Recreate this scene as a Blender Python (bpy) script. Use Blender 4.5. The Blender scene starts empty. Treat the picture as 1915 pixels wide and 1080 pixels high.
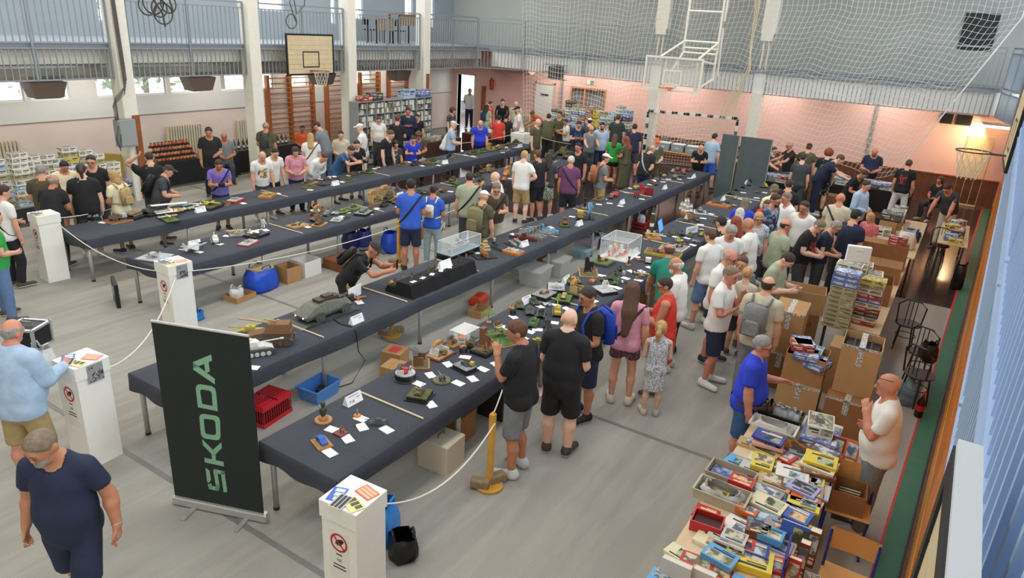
import bpy, math, random
import numpy as np
from mathutils import Matrix, Vector
random.seed(7)
RNG = np.random.default_rng(7)
PI = math.pi
SC = bpy.context.scene
COL = SC.collection
# ------------------------------------------------------------------ camera
YAW, PITCH, ROLL, FPX = math.radians(31.7623), math.radians(20.7363), math.radians(3.4315), 1309.98
EYE = np.array([0.0, 0.0, 4.7])
_f = np.array([math.cos(PITCH)*math.cos(YAW), math.cos(PITCH)*math.sin(YAW), -math.sin(PITCH)])
_r = np.cross(_f, [0, 0, 1]); _r /= np.linalg.norm(_r); _u = np.cross(_r, _f)
CR = math.cos(ROLL)*_r + math.sin(ROLL)*_u
CU = -math.sin(ROLL)*_r + math.cos(ROLL)*_u
cam_d = bpy.data.cameras.new('camera'); cam = bpy.data.objects.new('camera', cam_d); COL.objects.link(cam)
cam_d.sensor_width = 36.0; cam_d.lens = FPX*36.0/1915.0; cam_d.clip_start = 0.02; cam_d.clip_end = 300
M = Matrix.Identity(4)
for i in range(3):
 M[i][0], M[i][1], M[i][2], M[i][3] = CR[i], CU[i], -_f[i], EYE[i]
cam.matrix_world = M
SC.camera = cam
# ------------------------------------------------------------------ world, lights, exposure
SC.view_settings.view_transform = 'Standard'; SC.view_settings.look = 'None'
SC.view_settings.gamma = 1.0; SC.view_settings.use_curve_mapping = False
SC.view_settings.exposure = 0.0
W = bpy.data.worlds.new('daylight'); SC.world = W; W.use_nodes = True
_bg = W.node_tree.nodes['Background']; _bg.inputs['Color'].default_value = (0.93, 0.97, 1.0, 1); _bg.inputs['Strength'].default_value = 5.0
def area_light(name, loc, target, sx, sy, power, col):
 d = bpy.data.lights.new(name, 'AREA'); d.shape = 'RECTANGLE'; d.size = sx; d.size_y = sy; d.energy = power; d.color = col
 o = bpy.data.objects.new(name, d); COL.objects.link(o); o.location = loc
 o.rotation_euler = (Vector(target)-Vector(loc)).to_track_quat('-Z', 'Y').to_euler()
 return o
# daylight of the band of high windows above the right gallery and of the left clerestory
area_light('high_windows_right', (10, -2.3, 6.4), (10, 6, 1.5), 24, 2.4, 900, (0.78, 0.89, 1.0))
area_light('clerestory_left', (13, 20.2, 7.5), (13, 9, 0.5), 22, 1.8, 850, (0.94, 0.97, 1.0))
# the rows of luminaires under the hall ceiling
LAMPS = [(_x, _y) for _x in (1, 6, 11, 16, 21) for _y in (3.5, 9, 14.5)]
for _x, _y in LAMPS:
 area_light('ceiling_lamp', (_x, _y, 8.38), (_x, _y, 0), 3.0, 1.0, 112, (1.0, 0.955, 0.88))
# unseen fill lamps added under the two galleries to brighten the walls
SOFFIT = [(26.0, 2.5, PI/2), (26.0, 6.0, PI/2), (26.0, 9.5, PI/2), (26.0, 12.2, PI/2), (26.0, 14.6, PI/2)]+[(_x, 19.4, 0) for _x in (6, 10, 14, 18, 22)]
for _x, _y, _a in SOFFIT:
 area_light('gallery_fill_lamp', (_x, _y, 3.5), (_x, _y, 0), 1.5, .3, 34, (1.0, 0.95, 0.88)).rotation_euler = (0, 0, _a)
# ------------------------------------------------------------------ pixel measurements of the photograph turned into places in the hall
def ray(x, y):
 return _f*FPX + CR*(x-957.5) - CU*(y-540.0)
def at(x, y, z=0.0):
 d = ray(x, y); t = (z-EYE[2])/d[2]; return EYE + t*d
def at_x(x, y, X):
 d = ray(x, y); return EYE + d*((X-EYE[0])/d[0])
def at_y(x, y, Y):
 d = ray(x, y); return EYE + d*((Y-EYE[1])/d[1])
# ------------------------------------------------------------------ materials
def lin(c):
 return tuple(((v/255.0)/12.92 if v/255.0 <= 0.04045 else (((v/255.0)+0.055)/1.055)**2.4) for v in c)
MATS = {}
def mat(col, rough=0.7, metal=0.0, var=0.0, scale=8.0, bump=0.0, bscale=60.0, alpha=1.0, emit=0.0, spec=0.5):
 key = (tuple(col), rough, metal, var, scale, bump, bscale, alpha, emit, spec)
 if key in MATS: return MATS[key]
 m = bpy.data.materials.new('m_%d_%d_%d' % tuple(int(v) for v in col)); m.use_nodes = True
 nt = m.node_tree; b = nt.nodes['Principled BSDF']
 c = lin(col)
 b.inputs['Base Color'].default_value = (*c, 1); b.inputs['Roughness'].default_value = rough; b.inputs['Metallic'].default_value = metal
 b.inputs['Specular IOR Level'].default_value = spec
 if alpha < 1: b.inputs['Alpha'].default_value = alpha
 if emit > 0:
  b.inputs['Emission Color'].default_value = (*c, 1); b.inputs['Emission Strength'].default_value = emit
 if var > 0 or bump > 0:
  tc = nt.nodes.new('ShaderNodeTexCoord')
 if var > 0:
  n = nt.nodes.new('ShaderNodeTexNoise'); n.inputs['Scale'].default_value = scale; n.inputs['Detail'].default_value = 5
  nt.links.new(tc.outputs['Object'], n.inputs['Vector'])
  r = nt.nodes.new('ShaderNodeValToRGB'); r.color_ramp.elements[0].position = 0.3; r.color_ramp.elements[1].position = 0.7
  r.color_ramp.elements[0].color = (*[max(0, v*(1-var)) for v in c], 1); r.color_ramp.elements[1].color = (*[min(1, v*(1+var)) for v in c], 1)
  nt.links.new(n.outputs['Fac'], r.inputs['Fac']); nt.links.new(r.outputs['Color'], b.inputs['Base Color'])
 if bump > 0:
  n2 = nt.nodes.new('ShaderNodeTexNoise'); n2.inputs['Scale'].default_value = bscale; n2.inputs['Detail'].default_value = 3
  nt.links.new(tc.outputs['Object'], n2.inputs['Vector'])
  bp = nt.nodes.new('ShaderNodeBump'); bp.inputs['Strength'].default_value = bump; bp.inputs['Distance'].default_value = 0.02
  nt.links.new(n2.outputs['Fac'], bp.inputs['Height']); nt.links.new(bp.outputs['Normal'], b.inputs['Normal'])
 MATS[key] = m
 return m
def ramp_mat(name, cols, kind='noise', scale=6.0, rough=0.6, stretch=(1, 1, 1), const=True):
 """a printed or patched surface: noise or cells cut into flat colours"""
 key = ('ramp', name)
 if key in MATS: return MATS[key]
 m = bpy.data.materials.new(name); m.use_nodes = True; nt = m.node_tree; b = nt.nodes['Principled BSDF']; b.inputs['Roughness'].default_value = rough
 tc = nt.nodes.new('ShaderNodeTexCoord'); mp = nt.nodes.new('ShaderNodeMapping'); mp.inputs['Scale'].default_value = stretch
 oi = nt.nodes.new('ShaderNodeObjectInfo'); ad = nt.nodes.new('ShaderNodeVectorMath'); ad.operation = 'ADD'
 sc = nt.nodes.new('ShaderNodeVectorMath'); sc.operation = 'SCALE'; sc.inputs['Scale'].default_value = 31.7
 cmb = nt.nodes.new('ShaderNodeCombineXYZ')
 for k in ('X', 'Y', 'Z'): nt.links.new(oi.outputs['Random'], cmb.inputs[k])
 nt.links.new(cmb.outputs[0], sc.inputs[0])
 nt.links.new(tc.outputs['Object'], mp.inputs['Vector']); nt.links.new(mp.outputs[0], ad.inputs[0]); nt.links.new(sc.outputs[0], ad.inputs[1])
 if kind == 'voronoi':
  n = nt.nodes.new('ShaderNodeTexVoronoi'); n.inputs['Scale'].default_value = scale
  sep = nt.nodes.new('ShaderNodeSeparateColor'); nt.links.new(n.outputs['Color'], sep.inputs[0]); out = sep.outputs[0]
 else:
  n = nt.nodes.new('ShaderNodeTexNoise'); n.inputs['Scale'].default_value = scale; n.inputs['Detail'].default_value = 4; out = n.outputs['Fac']
 nt.links.new(ad.outputs[0], n.inputs['Vector'])
 r = nt.nodes.new('ShaderNodeValToRGB'); r.color_ramp.interpolation = 'CONSTANT' if const else 'LINEAR'
 lo, hi = (0.0, 1.0) if kind == 'voronoi' else (0.32, 0.68)
 els = r.color_ramp.elements
 while len(els) < len(cols): els.new(0.5)
 for i, c in enumerate(cols):
  els[i].position = lo + (hi-lo)*i/len(cols) if i else 0.0
  els[i].color = (*lin(c), 1)
 nt.links.new(out, r.inputs['Fac']); nt.links.new(r.outputs['Color'], b.inputs['Base Color'])
 MATS[key] = m
 return m
def glass_mat(col=(235, 240, 240), alpha=0.12, rough=0.05):
 return mat(col, rough, 0.0, alpha=alpha)
# ------------------------------------------------------------------ mesh building
class MB:
 def __init__(self): self.v = []; self.f = []; self.m = []; self.mi = 0
 def add(self, vs, fs):
  o = len(self.v); self.v += [tuple(p) for p in vs]
  self.f += [tuple(i+o for i in f) for f in fs]; self.m += [self.mi]*len(fs)
  return self
 def mat(self, i): self.mi = i; return self
 def box(self, x0, x1, y0, y1, z0, z1):
  v = [(x0, y0, z0), (x1, y0, z0), (x1, y1, z0), (x0, y1, z0), (x0, y0, z1), (x1, y0, z1), (x1, y1, z1), (x0, y1, z1)]
  return self.add(v, [(0, 3, 2, 1), (4, 5, 6, 7), (0, 1, 5, 4), (1, 2, 6, 5), (2, 3, 7, 6), (3, 0, 4, 7)])
 def cbox(self, c, s):
  return self.box(c[0]-s[0]/2, c[0]+s[0]/2, c[1]-s[1]/2, c[1]+s[1]/2, c[2]-s[2]/2, c[2]+s[2]/2)
 def bev(self, x0, x1, y0, y1, z0, z1, b):
  """box with chamfered vertical and top edges"""
  def ring(z, i): return [(x0+b+i, y0+i, z), (x1-b-i, y0+i, z), (x1-i, y0+b+i, z), (x1-i, y1-b-i, z), (x1-b-i, y1-i, z), (x0+b+i, y1-i, z), (x0+i, y1-b-i, z), (x0+i, y0+b+i, z)]
  self.loft([ring(z0, 0), ring(z1-b, 0), ring(z1, b*0.7)], True, True); return self
 def loft(self, rings, cap0=False, cap1=False, closed=True):
  n = len(rings[0]); o = len(self.v)
  vs = [p for r in rings for p in r]; fs = []
  for k in range(len(rings)-1):
   for i in range(n if closed else n-1):
    j = (i+1) % n; fs.append((k*n+i, k*n+j, (k+1)*n+j, (k+1)*n+i))
  if cap0: fs.append(tuple(reversed(range(n))))
  if cap1: fs.append(tuple((len(rings)-1)*n+i for i in range(n)))
  return self.add(vs, fs)
 def cyl(self, p0, p1, r0, r1=None, n=8, caps=True):
  r1 = r0 if r1 is None else r1
  a, b = Vector(p0), Vector(p1); d = (b-a).normalized()
  t = Vector((0, 0, 1)) if abs(d.z) < 0.9 else Vector((1, 0, 0)); u = d.cross(t).normalized(); w = d.cross(u)
  R = [[tuple(c + (u*math.cos(2*PI*i/n)+w*math.sin(2*PI*i/n))*r) for i in range(n)] for c, r in ((a, r0), (b, r1))]
  return self.loft(R[::-1] if False else R, caps, caps)
 def tube(self, pts, r, n=6, caps=True):
  pts = [Vector(p) for p in pts]; rings = []
  for i, p in enumerate(pts):
   d = (pts[min(i+1, len(pts)-1)]-pts[max(i-1, 0)]).normalized()
   t = Vector((0, 0, 1)) if abs(d.z) < 0.95 else Vector((1, 0, 0)); u = d.cross(t).normalized(); w = d.cross(u)
   rr = r[i] if isinstance(r, (list, tuple)) else r
   rings.append([tuple(p+(u*math.cos(2*PI*k/n)+w*math.sin(2*PI*k/n))*rr) for k in range(n)])
  return self.loft(rings, caps, caps)
 def lathe(self, prof, n=16, c=(0, 0, 0)):
  rings = [[(c[0]+r*math.cos(2*PI*k/n), c[1]+r*math.sin(2*PI*k/n), c[2]+z) for k in range(n)] for r, z in prof]
  return self.loft(rings, True, True)
 def ell(self, c, r, n=10, m=6, flat=None):
  prof = []
  rings = []
  for j in range(1, m):
   a = PI*j/m - PI/2
   z = math.sin(a)
   rings.append([(c[0]+r[0]*math.cos(a)*math.cos(2*PI*k/n), c[1]+r[1]*math.cos(a)*math.sin(2*PI*k/n), c[2]+r[2]*z) for k in range(n)])
  return self.loft(rings, True, True)
 def torus(self, c, R, r, axis='z', n=20, k=6):
  rings = []
  for i in range(n):
   a = 2*PI*i/n; ring = []
   for j in range(k):
    b = 2*PI*j/k; q = R+r*math.cos(b); h = r*math.sin(b)
    p = {'z': (q*math.cos(a), q*math.sin(a), h), 'y': (q*math.cos(a), h, q*math.sin(a)), 'x': (h, q*math.cos(a), q*math.sin(a))}[axis]
    ring.append((c[0]+p[0], c[1]+p[1], c[2]+p[2]))
   rings.append(ring)
  return self.loft(rings+[rings[0]])
 def prism(self, poly, z0, z1):
  n = len(poly); v = [(x, y, z0) for x, y in poly]+[(x, y, z1) for x, y in poly]
  return self.add(v, [tuple(reversed(range(n))), tuple(range(n, 2*n))]+[(i, (i+1) % n, n+(i+1) % n, n+i) for i in range(n)])
 def prism_y(self, poly, y0, y1):
  """polygon in the x-z plane extruded along y"""
  n = len(poly); v = [(x, y0, z) for x, z in poly]+[(x, y1, z) for x, z in poly]
  return self.add(v, [tuple(range(n)), tuple(reversed(range(n, 2*n)))]+[(i, n+i, n+(i+1) % n, (i+1) % n) for i in range(n)])
 def xform(self, mtx):
  self.v = [tuple(mtx @ Vector(p)) for p in self.v]; return self
 def mesh(self, name, mats, smooth=False):
  me = bpy.data.meshes.new(name); me.from_pydata(self.v, [], self.f)
  for mm in (mats if isinstance(mats, (list, tuple)) else [mats]): me.materials.append(mm)
  if len(self.m): me.polygons.foreach_set('material_index', self.m)
  if smooth: me.polygons.foreach_set('use_smooth', [True]*len(self.f))
  me.update(); return me
 def build(self, name, mats, parent=None, loc=(0, 0, 0), rz=0.0, smooth=False):
  return put(name, self.mesh(name, mats, smooth), parent, loc, rz)
def put(name, me, parent=None, loc=(0, 0, 0), rz=0.0, scale=None):
 o = bpy.data.objects.new(name, me); COL.objects.link(o); o.parent = parent; o.location = loc
 if rz: o.rotation_euler = (0, 0, rz)
 if scale is not None: o.scale = scale
 return o
def tag(o, label=None, cat=None, group=None, kind=None):
 if label: o['label'] = label
 if cat: o['category'] = cat
 if group: o['group'] = group
 if kind: o['kind'] = kind
 return o
def thing(name, label, cat, loc=(0, 0, 0), rz=0.0, group=None, kind=None):
 o = put(name, None, None, loc, rz); o.empty_display_size = 0.05
 return tag(o, label, cat, group, kind)
def struct(o): o['kind'] = 'structure'; return o
def dup(root, loc, rz=0.0, label=None, group=None, scale=None):
 r = root.copy(); COL.objects.link(r); r.location = loc; r.rotation_euler = (0, 0, rz)
 if scale is not None: r.scale = scale
 if label: r['label'] = label
 if group: r['group'] = group
 for ch in list(root.children):
  c = ch.copy(); COL.objects.link(c); c.parent = r
  for g in list(ch.children):
   d = g.copy(); COL.objects.link(d); d.parent = c
 return r
def recolor(o, slot, m):
 if o.type == 'MESH' and len(o.material_slots) > slot:
  o.material_slots[slot].link = 'OBJECT'; o.material_slots[slot].material = m
# ================================================================== the hall
YL, XF = 20.5, 26.8            # left wall, far wall
def YR(x): return -0.20-0.0365*x   # right wall runs very slightly askew to the table rows
M_CARPET = ramp_mat('grey_carpet', [(140, 138, 130), (154, 151, 143), (163, 160, 151), (155, 152, 144)], scale=1.0, rough=.96, stretch=(.35, 3.0, 1), const=False)
M_TAPE = mat((118, 116, 112), 0.6, var=0.1)
M_PARQ = mat((60, 46, 44), 0.17, var=0.18, scale=3)
_n = M_CARPET.node_tree; _b = _n.nodes['Principled BSDF']; _t = _n.nodes.new('ShaderNodeTexNoise'); _t.inputs['Scale'].default_value = 170; _t.inputs['Detail'].default_value = 3
_c = _n.nodes.new('ShaderNodeTexCoord'); _n.links.new(_c.outputs['Object'], _t.inputs['Vector']); _x = _n.nodes.new('ShaderNodeMix'); _x.data_type = 'RGBA'; _x.blend_type = 'OVERLAY'; _x.inputs['Factor'].default_value = .38
_n.links.new(_b.inputs['Base Color'].links[0].from_socket, _x.inputs['A']); _n.links.new(_t.outputs['Fac'], _x.inputs['B']); _n.links.new(_x.outputs['Result'], _b.inputs['Base Color'])
_p = _n.nodes.new('ShaderNodeBump'); _p.inputs['Strength'].default_value = .3; _p.inputs['Distance'].default_value = .01; _n.links.new(_t.outputs['Fac'], _p.inputs['Height']); _n.links.new(_p.outputs['Normal'], _b.inputs['Normal'])
M_GREEN = mat((52, 110, 84), 0.55, var=0.08)
M_RED = mat((190, 48, 52), 0.55)
fl = MB().box(-6, 34, -3.0, 24, -0.12, -0.012).build('floor', M_PARQ); struct(fl)
seams = [-0.6, 3.38, 7.36, 11.35, 15.35]
for a, b in zip(seams[:-1], seams[1:]):
 MB().add([(a, 0.02+YR(a)+.2, 0), (b, 0.02+YR(b)+.2, 0), (b, 19.9, 0), (a, 19.9, 0), (a, 0.02+YR(a)+.2, -.012), (b, 0.02+YR(b)+.2, -.012), (b, 19.9, -.012), (a, 19.9, -.012)],
             [(0, 1, 2, 3), (0, 4, 5, 1), (1, 5, 6, 2), (2, 6, 7, 3), (3, 7, 4, 0)]).build('carpet_roll', M_CARPET, fl)
for x in seams[1:4]:
 MB().box(x-.03, x+.03, 0.3, 19.9, -.002, .0025).build('carpet_tape', M_TAPE, fl)
def skew_strip(name, m, x0, x1, o0, o1, z0, z1, parent):
 MB().add([(x0, YR(x0)+o0, z0), (x1, YR(x1)+o0, z0), (x1, YR(x1)+o1, z0), (x0, YR(x0)+o1, z0), (x0, YR(x0)+o0, z1), (x1, YR(x1)+o0, z1), (x1, YR(x1)+o1, z1), (x0, YR(x0)+o1, z1)],
             [(0, 3, 2, 1), (4, 5, 6, 7), (0, 1, 5, 4), (1, 2, 6, 5), (2, 3, 7, 6), (3, 0, 4, 7)]).build(name, m, parent)
skew_strip('green_border', M_GREEN, -2, 26.8, 0.0, 0.195, -.011, -.004, fl)
skew_strip('red_line', M_RED, -2, 26.8, 0.195, 0.235, -.011, -.002, fl)
# --- walls
M_WLOW = mat((236, 218, 206), 0.35, var=0.04, scale=1.5)
M_WUP = mat((240, 238, 230), 0.3, var=0.03, scale=1.5)
M_UPPER = mat((168, 178, 186), 0.6, var=0.03, scale=1.0)
M_WHITE = mat((236, 232, 218), 0.6, var=0.03)
M_PINK = mat((238, 192, 180), 0.6, var=0.03, scale=2)
M_FGREY = mat((176, 178, 172), 0.7, var=0.04, scale=1.2)
M_GREYMET = mat((150, 158, 162), 0.45, 0.3)
M_BEAM = mat((242, 238, 222), 0.6, var=0.03)
M_FRAME = mat((225, 228, 228), 0.5)
M_PANE = mat((225, 238, 245), 0.05, alpha=0.15)
M_WOOD = mat((176, 102, 48), 0.4, var=0.2, scale=5)
M_WOOD2 = mat((150, 84, 40), 0.45, var=0.2, scale=5)
WINX = [(6.6, 7.75), (7.85, 8.84), (8.96, 9.95)] + [(10.65, 11.62), (11.75, 12.73), (12.86, 13.86)] + [(14.6, 15.55), (15.68, 16.7)] + [(17.3, 18.2), (18.5, 19.4), (20.4, 21.5), (22.4, 23.4)]
wl = MB()
wl.mat(0).box(-6, 26.8, YL, YL+.25, 0, 1.55)
wl.mat(1).box(-6, 26.8, YL, YL+.25, 1.58, 2.12); wl.mat(2).box(-6, 26.8, YL-.01, YL+.25, 1.55, 1.58)
wl.mat(1)
prev = -6
for a, b in WINX:
 wl.box(prev, a, YL, YL+.25, 2.12, 2.66); prev = b
wl.box(prev, 26.8, YL, YL+.25, 2.12, 2.66); wl.box(-6, 26.8, YL, YL+.25, 2.66, 3.6)
UPW = [(11.0, 11.22), (15.45, 15.75), (16.3, 17.3), (19.45, 19.7), (20.6, 21.1), (23.5, 24.0), (25.1, 25.4)]
UZ = [4.1, 4.0, 4.62, 4.3, 4.5, 4.42, 4.3]
wl.mat(3).box(-6, 26.8, YL, YL+.25, 3.6, 3.8)
prev = -6
for (a, b), z in zip(UPW, UZ):
 wl.box(prev, a, YL, YL+.25, 3.8, 6.6); wl.box(a, b, YL, YL+.25, 3.8, z); prev = b
wl.box(prev, 26.8, YL, YL+.25, 3.8, 6.6)
struct(wl.build('wall_left', [M_WLOW, M_WUP, mat((160, 140, 125), .5), M_UPPER]))
for i, (a, b) in enumerate(WINX+UPW):
 z0, z1 = (2.12, 2.66) if i < len(WINX) else (UZ[i-len(WINX)], 6.6)
 w = put('window_%d' % (i+1), None, None, (0, 0, 0)); struct(w)
 f = MB(); y0, y1, t = YL+.06, YL+.14, .045
 f.box(a, b, y0, y1, z0, z0+t).box(a, b, y0, y1, z1-t, z1).box(a, a+t, y0, y1, z0+t, z1-t).box(b-t, b, y0, y1, z0+t, z1-t)
 f.build('window_frame', M_FRAME, w)
 MB().box(a+t, b-t, YL+.09, YL+.105, z0+t, z1-t).build('pane', M_PANE, w)
# far wall with the open exit, the door and the curtained window left open
DX0, DX1 = 19.24, 20.17
fw = MB()
fw.mat(0).box(XF, XF+.25, DX1, 22.5, 0, 3.6).box(XF, XF+.25, DX0, DX1, 2.38, 3.6).box(XF, XF+.25, 14.3, DX0, 0, 3.6)
fw.box(XF, XF+.25, 12.65, 14.3, 0, 1.2).box(XF, XF+.25, 12.65, 14.3, 2.4, 3.6).box(XF, XF+.25, -2, 12.65, 0, 3.6)
fw.mat(1).box(XF, XF+.25, -3, 22.5, 3.6, 7.0)
struct(fw.build('wall_far', [M_PINK, M_FGREY]))
# dark wood wainscot of upright boards on the far wall
wb = struct(MB().box(XF-.02, XF, -1.2, 12.6, 0, .06).build('baseboard_far', M_WOOD2))
M_WAINS = mat((104, 62, 40), 0.45, var=0.25, scale=6)
me = MB().box(-.03, 0, .006, .224, .06, .86).mesh('plank', M_WAINS)
for k in range(60):
 put('plank', me, wb, (XF, -1.2+.23*k, 0))
MB().box(XF-.045, XF, -1.2, 12.6, .86, .90).build('top_rail', M_WOOD2, wb)
# right wall below the gallery: timber boarding low down, plaster above
rw = MB()
def skew_box(mb, x0, x1, o0, o1, z0, z1):
 mb.add([(x0, YR(x0)+o0, z0), (x1, YR(x1)+o0, z0), (x1, YR(x1)+o1, z0), (x0, YR(x0)+o1, z0), (x0, YR(x0)+o0, z1), (x1, YR(x1)+o0, z1), (x1, YR(x1)+o1, z1), (x0, YR(x0)+o1, z1)],
           [(0, 3, 2, 1), (4, 5, 6, 7), (0, 1, 5, 4), (1, 2, 6, 5), (2, 3, 7, 6), (3, 0, 4, 7)]); return mb
skew_box(rw.mat(0), -3, 26.8, -.30, -.14, 0, 3.0)
skew_box(rw.mat(1), -3, 26.8, -2.6, -2.4, 3.0, 7.0)
rwo = struct(rw.build('wall_right', [mat((226, 205, 170), .6), mat((196, 208, 224), .6)]))
MO = mat((205, 118, 42), 0.35, var=0.18, scale=4); MO2 = mat((232, 150, 46), 0.3, var=0.1, scale=3); MBR = mat((92, 62, 44), 0.6, var=0.25, scale=6)
skew_box(MB(), -3, 26.8, -.145, -.02, 0, .10).build('plinth', MBR, rwo)
for k in range(5):
 skew_box(MB(), -3+k*6, 2.96+k*6, -.145, -.05, .10, .62).build('plank', MO2, rwo)
 skew_box(MB(), -3+k*6, 2.96+k*6, -.145, -.055, .64, 1.30).build('plank', MO, rwo)
 skew_box(MB(), -3+k*6, 2.96+k*6, -.145, -.06, 1.32, 1.72).build('plank', MO, rwo)
# --- galleries: slab, beam, bays of railing made of rails and bars
M_SLAB = mat((150, 158, 166), .7); M_BAR = mat((148, 156, 160), .45, .25)
COLX = [5.72, 9.45, 13.18, 16.9, 20.63]
sl = MB().box(-4, 25.3, 17.35, YL, 3.62, 3.74).build('gallery_floor_left', M_SLAB); struct(sl)
struct(MB().box(-4, 24.95, 17.62, 17.8, 3.26, 3.62).build('beam_left', M_BEAM))
sl = MB().box(25.05, XF, -2.4, YL, 3.62, 3.74).build('gallery_floor_far', M_SLAB); struct(sl)
struct(MB().box(25.14, 25.3, -1.0, 17.2, 2.98, 3.62).build('beam_far', mat((250, 249, 244), .5)))
for i, x in enumerate(COLX):
 c = MB().bev(x, x+.36, 17.08, 17.5, 0, 7.2, .02).build('column_left', M_WHITE); struct(c)
for y0 in (9.76, 6.06):
 c = MB().bev(25.0, 25.3, y0, y0+.37, 0, 2.98, .02)
 c.cyl((25.12, y0+.1, 3.6), (25.12, y0+.1, 4.62), .035).cyl((25.12, y0+.28, 3.6), (25.12, y0+.28, 4.62), .035)
 c.bev(25.0, 25.3, y0-.05, y0+.42, 4.62, 7.2, .02)
 struct(c.build('column_far', M_WHITE))
BARU = MB().box(-.011, .011, -.011, .011, 0, 1).mesh('baluster', M_BAR)
BAYN = 0
def rail_bay(p, q, label, low=2.95, mid=3.72, top=4.82, step=.132, M_BAR=M_BAR, BARU=BARU):
 """one bay of gallery railing between p and q (x, y): three rails, posts, bars above and below the slab edge"""
 p, q = np.array(p, float), np.array(q, float); L = np.linalg.norm(q-p); d = (q-p)/L; a = math.atan2(d[1], d[0])
 t = thing('gallery_railing', label, 'railing', (p[0], p[1], 0), a)
 for z, h in ((low, .035), (mid-.10, .03), (mid+.02, .035), (top, .045), (top-.14, .025)):
  MB().box(0, L, -.02, .02, z-h/2, z+h/2).build('rail', M_BAR, t)
 for x in [0.02, L-.02] + ([L/2] if L > 2 else []):
  MB().box(x-.02, x+.02, -.045, .0, low, top).build('post', M_BAR, t)
 n = int(L/step)
 for k in range(1, n):
  x = L*k/n
  put('baluster', BARU, t, (x, 0, low), 0, (1, 1, mid-.11-low))
  put('baluster', BARU, t, (x, 0, mid+.03), 0, (1, 1, top-.14-mid-.03))
prev = 5.72+.36
for i, x in enumerate(COLX[1:]+[24.15]):
 rail_bay((prev, 17.3), (x, 17.3), 'grey steel railing bay of left gallery, number %s from the camera' % ['one', 'two', 'three', 'four', 'five'][i]); prev = x+.36
rail_bay((24.2, 17.27), (25.0, 15.65), 'short angled grey railing in the corner of the two galleries')
rail_bay((25.02, 15.6), (25.02, 10.15), 'grey steel railing bay of far gallery above the doors')
rail_bay((25.02, 9.74), (25.02, 6.45), 'grey steel railing bay of far gallery behind the glass backboard')
rail_bay((25.02, 6.04), (25.02, -.4), 'long grey steel railing bay of far gallery behind the net')
rail_bay((24.95, YR(25)+.55), (22.6, YR(22.6)+.1), 'angled grey railing where far gallery meets right gallery')
# right gallery close to the camera, blue daylight cast put into its colours
sg = skew_box(MB(), -2, 24, -2.4, .0, 3.62, 3.74).build('gallery_floor_right', mat((176, 192, 220), .5)); struct(sg)
MBB = mat((182, 206, 238), .45); BARB = MB().box(-.011, .011, -.011, .011, 0, 1).mesh('baluster', MBB)  # grey bars, with the blue cast of the daylight mixed into their colour
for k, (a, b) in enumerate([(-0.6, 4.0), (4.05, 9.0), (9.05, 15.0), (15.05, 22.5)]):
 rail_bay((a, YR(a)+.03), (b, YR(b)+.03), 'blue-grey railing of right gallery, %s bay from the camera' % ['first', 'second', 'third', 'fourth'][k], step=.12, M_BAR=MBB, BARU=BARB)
# sheet cladding behind the skirt bars of the right gallery
skew_box(MB(), -2, 22.5, -.06, -.04, 2.95, 3.62).build('cladding_sheet', mat((150, 160, 168), .5), sg)
skew_box(MB(), -.6, 22.5, -.14, -.12, 3.76, 4.66).build('cladding_sheet', mat((178, 208, 250), .4), sg)  # upper sheet coloured light blue to stand for the daylight cast
# ceiling and the hall's other upper walls, luminaire housings
ce = struct(MB().box(-6, 27.05, -2.7, YL+.25, 8.6, 8.8).build('ceiling', mat((232, 230, 224), .8)))
lm = MB().box(-1.55, 1.55, -.55, .55, .02, .12).mesh('lamp_housing', mat((235, 235, 232), .5))
for i, (x, y) in enumerate(LAMPS): put('lamp_housing', lm, ce, (x, y, 8.42))
struct(MB().box(-6.2, -6, -2.7, YL+.25, 0, 8.6).build('wall_near', M_WHITE))
struct(MB().box(-6, XF, YL, YL+.25, 6.6, 8.6).box(XF, XF+.25, -3, 22.5, 7.0, 8.6).build('wall_upper', M_UPPER))
struct(skew_box(MB(), -3, 26.8, -2.6, -2.4, 7.0, 8.6).build('wall_upper_right', M_UPPER))
for x, y, a in SOFFIT: put('tube_lamp', MB().box(-.8, .8, -.1, .1, .02, .1).mesh('tube_lamp', mat((235, 235, 230), .5)), ce, (x, y, 3.51), a)  # housings for the added gallery fill lamps, out of view
for k in range(8):
 x = -.5+3.1*k; w = struct(put('window_%d' % (31+k), None)); y = YR(x)-2.39
 skew_box(MB(), x, x+2.8, -2.40, -2.37, 5.2, 7.5).build('pane', mat((214, 230, 250), .1), w)
 f = MB()
 for a, b, c, d in ((0, 2.8, 5.15, 5.22), (0, 2.8, 7.48, 7.55), (0, .07, 5.22, 7.48), (2.73, 2.8, 5.22, 7.48), (1.37, 1.43, 5.22, 7.48)): skew_box(f, x+a, x+b, -2.40, -2.34, c, d)
 f.build('window_frame', M_FRAME, w)
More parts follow.
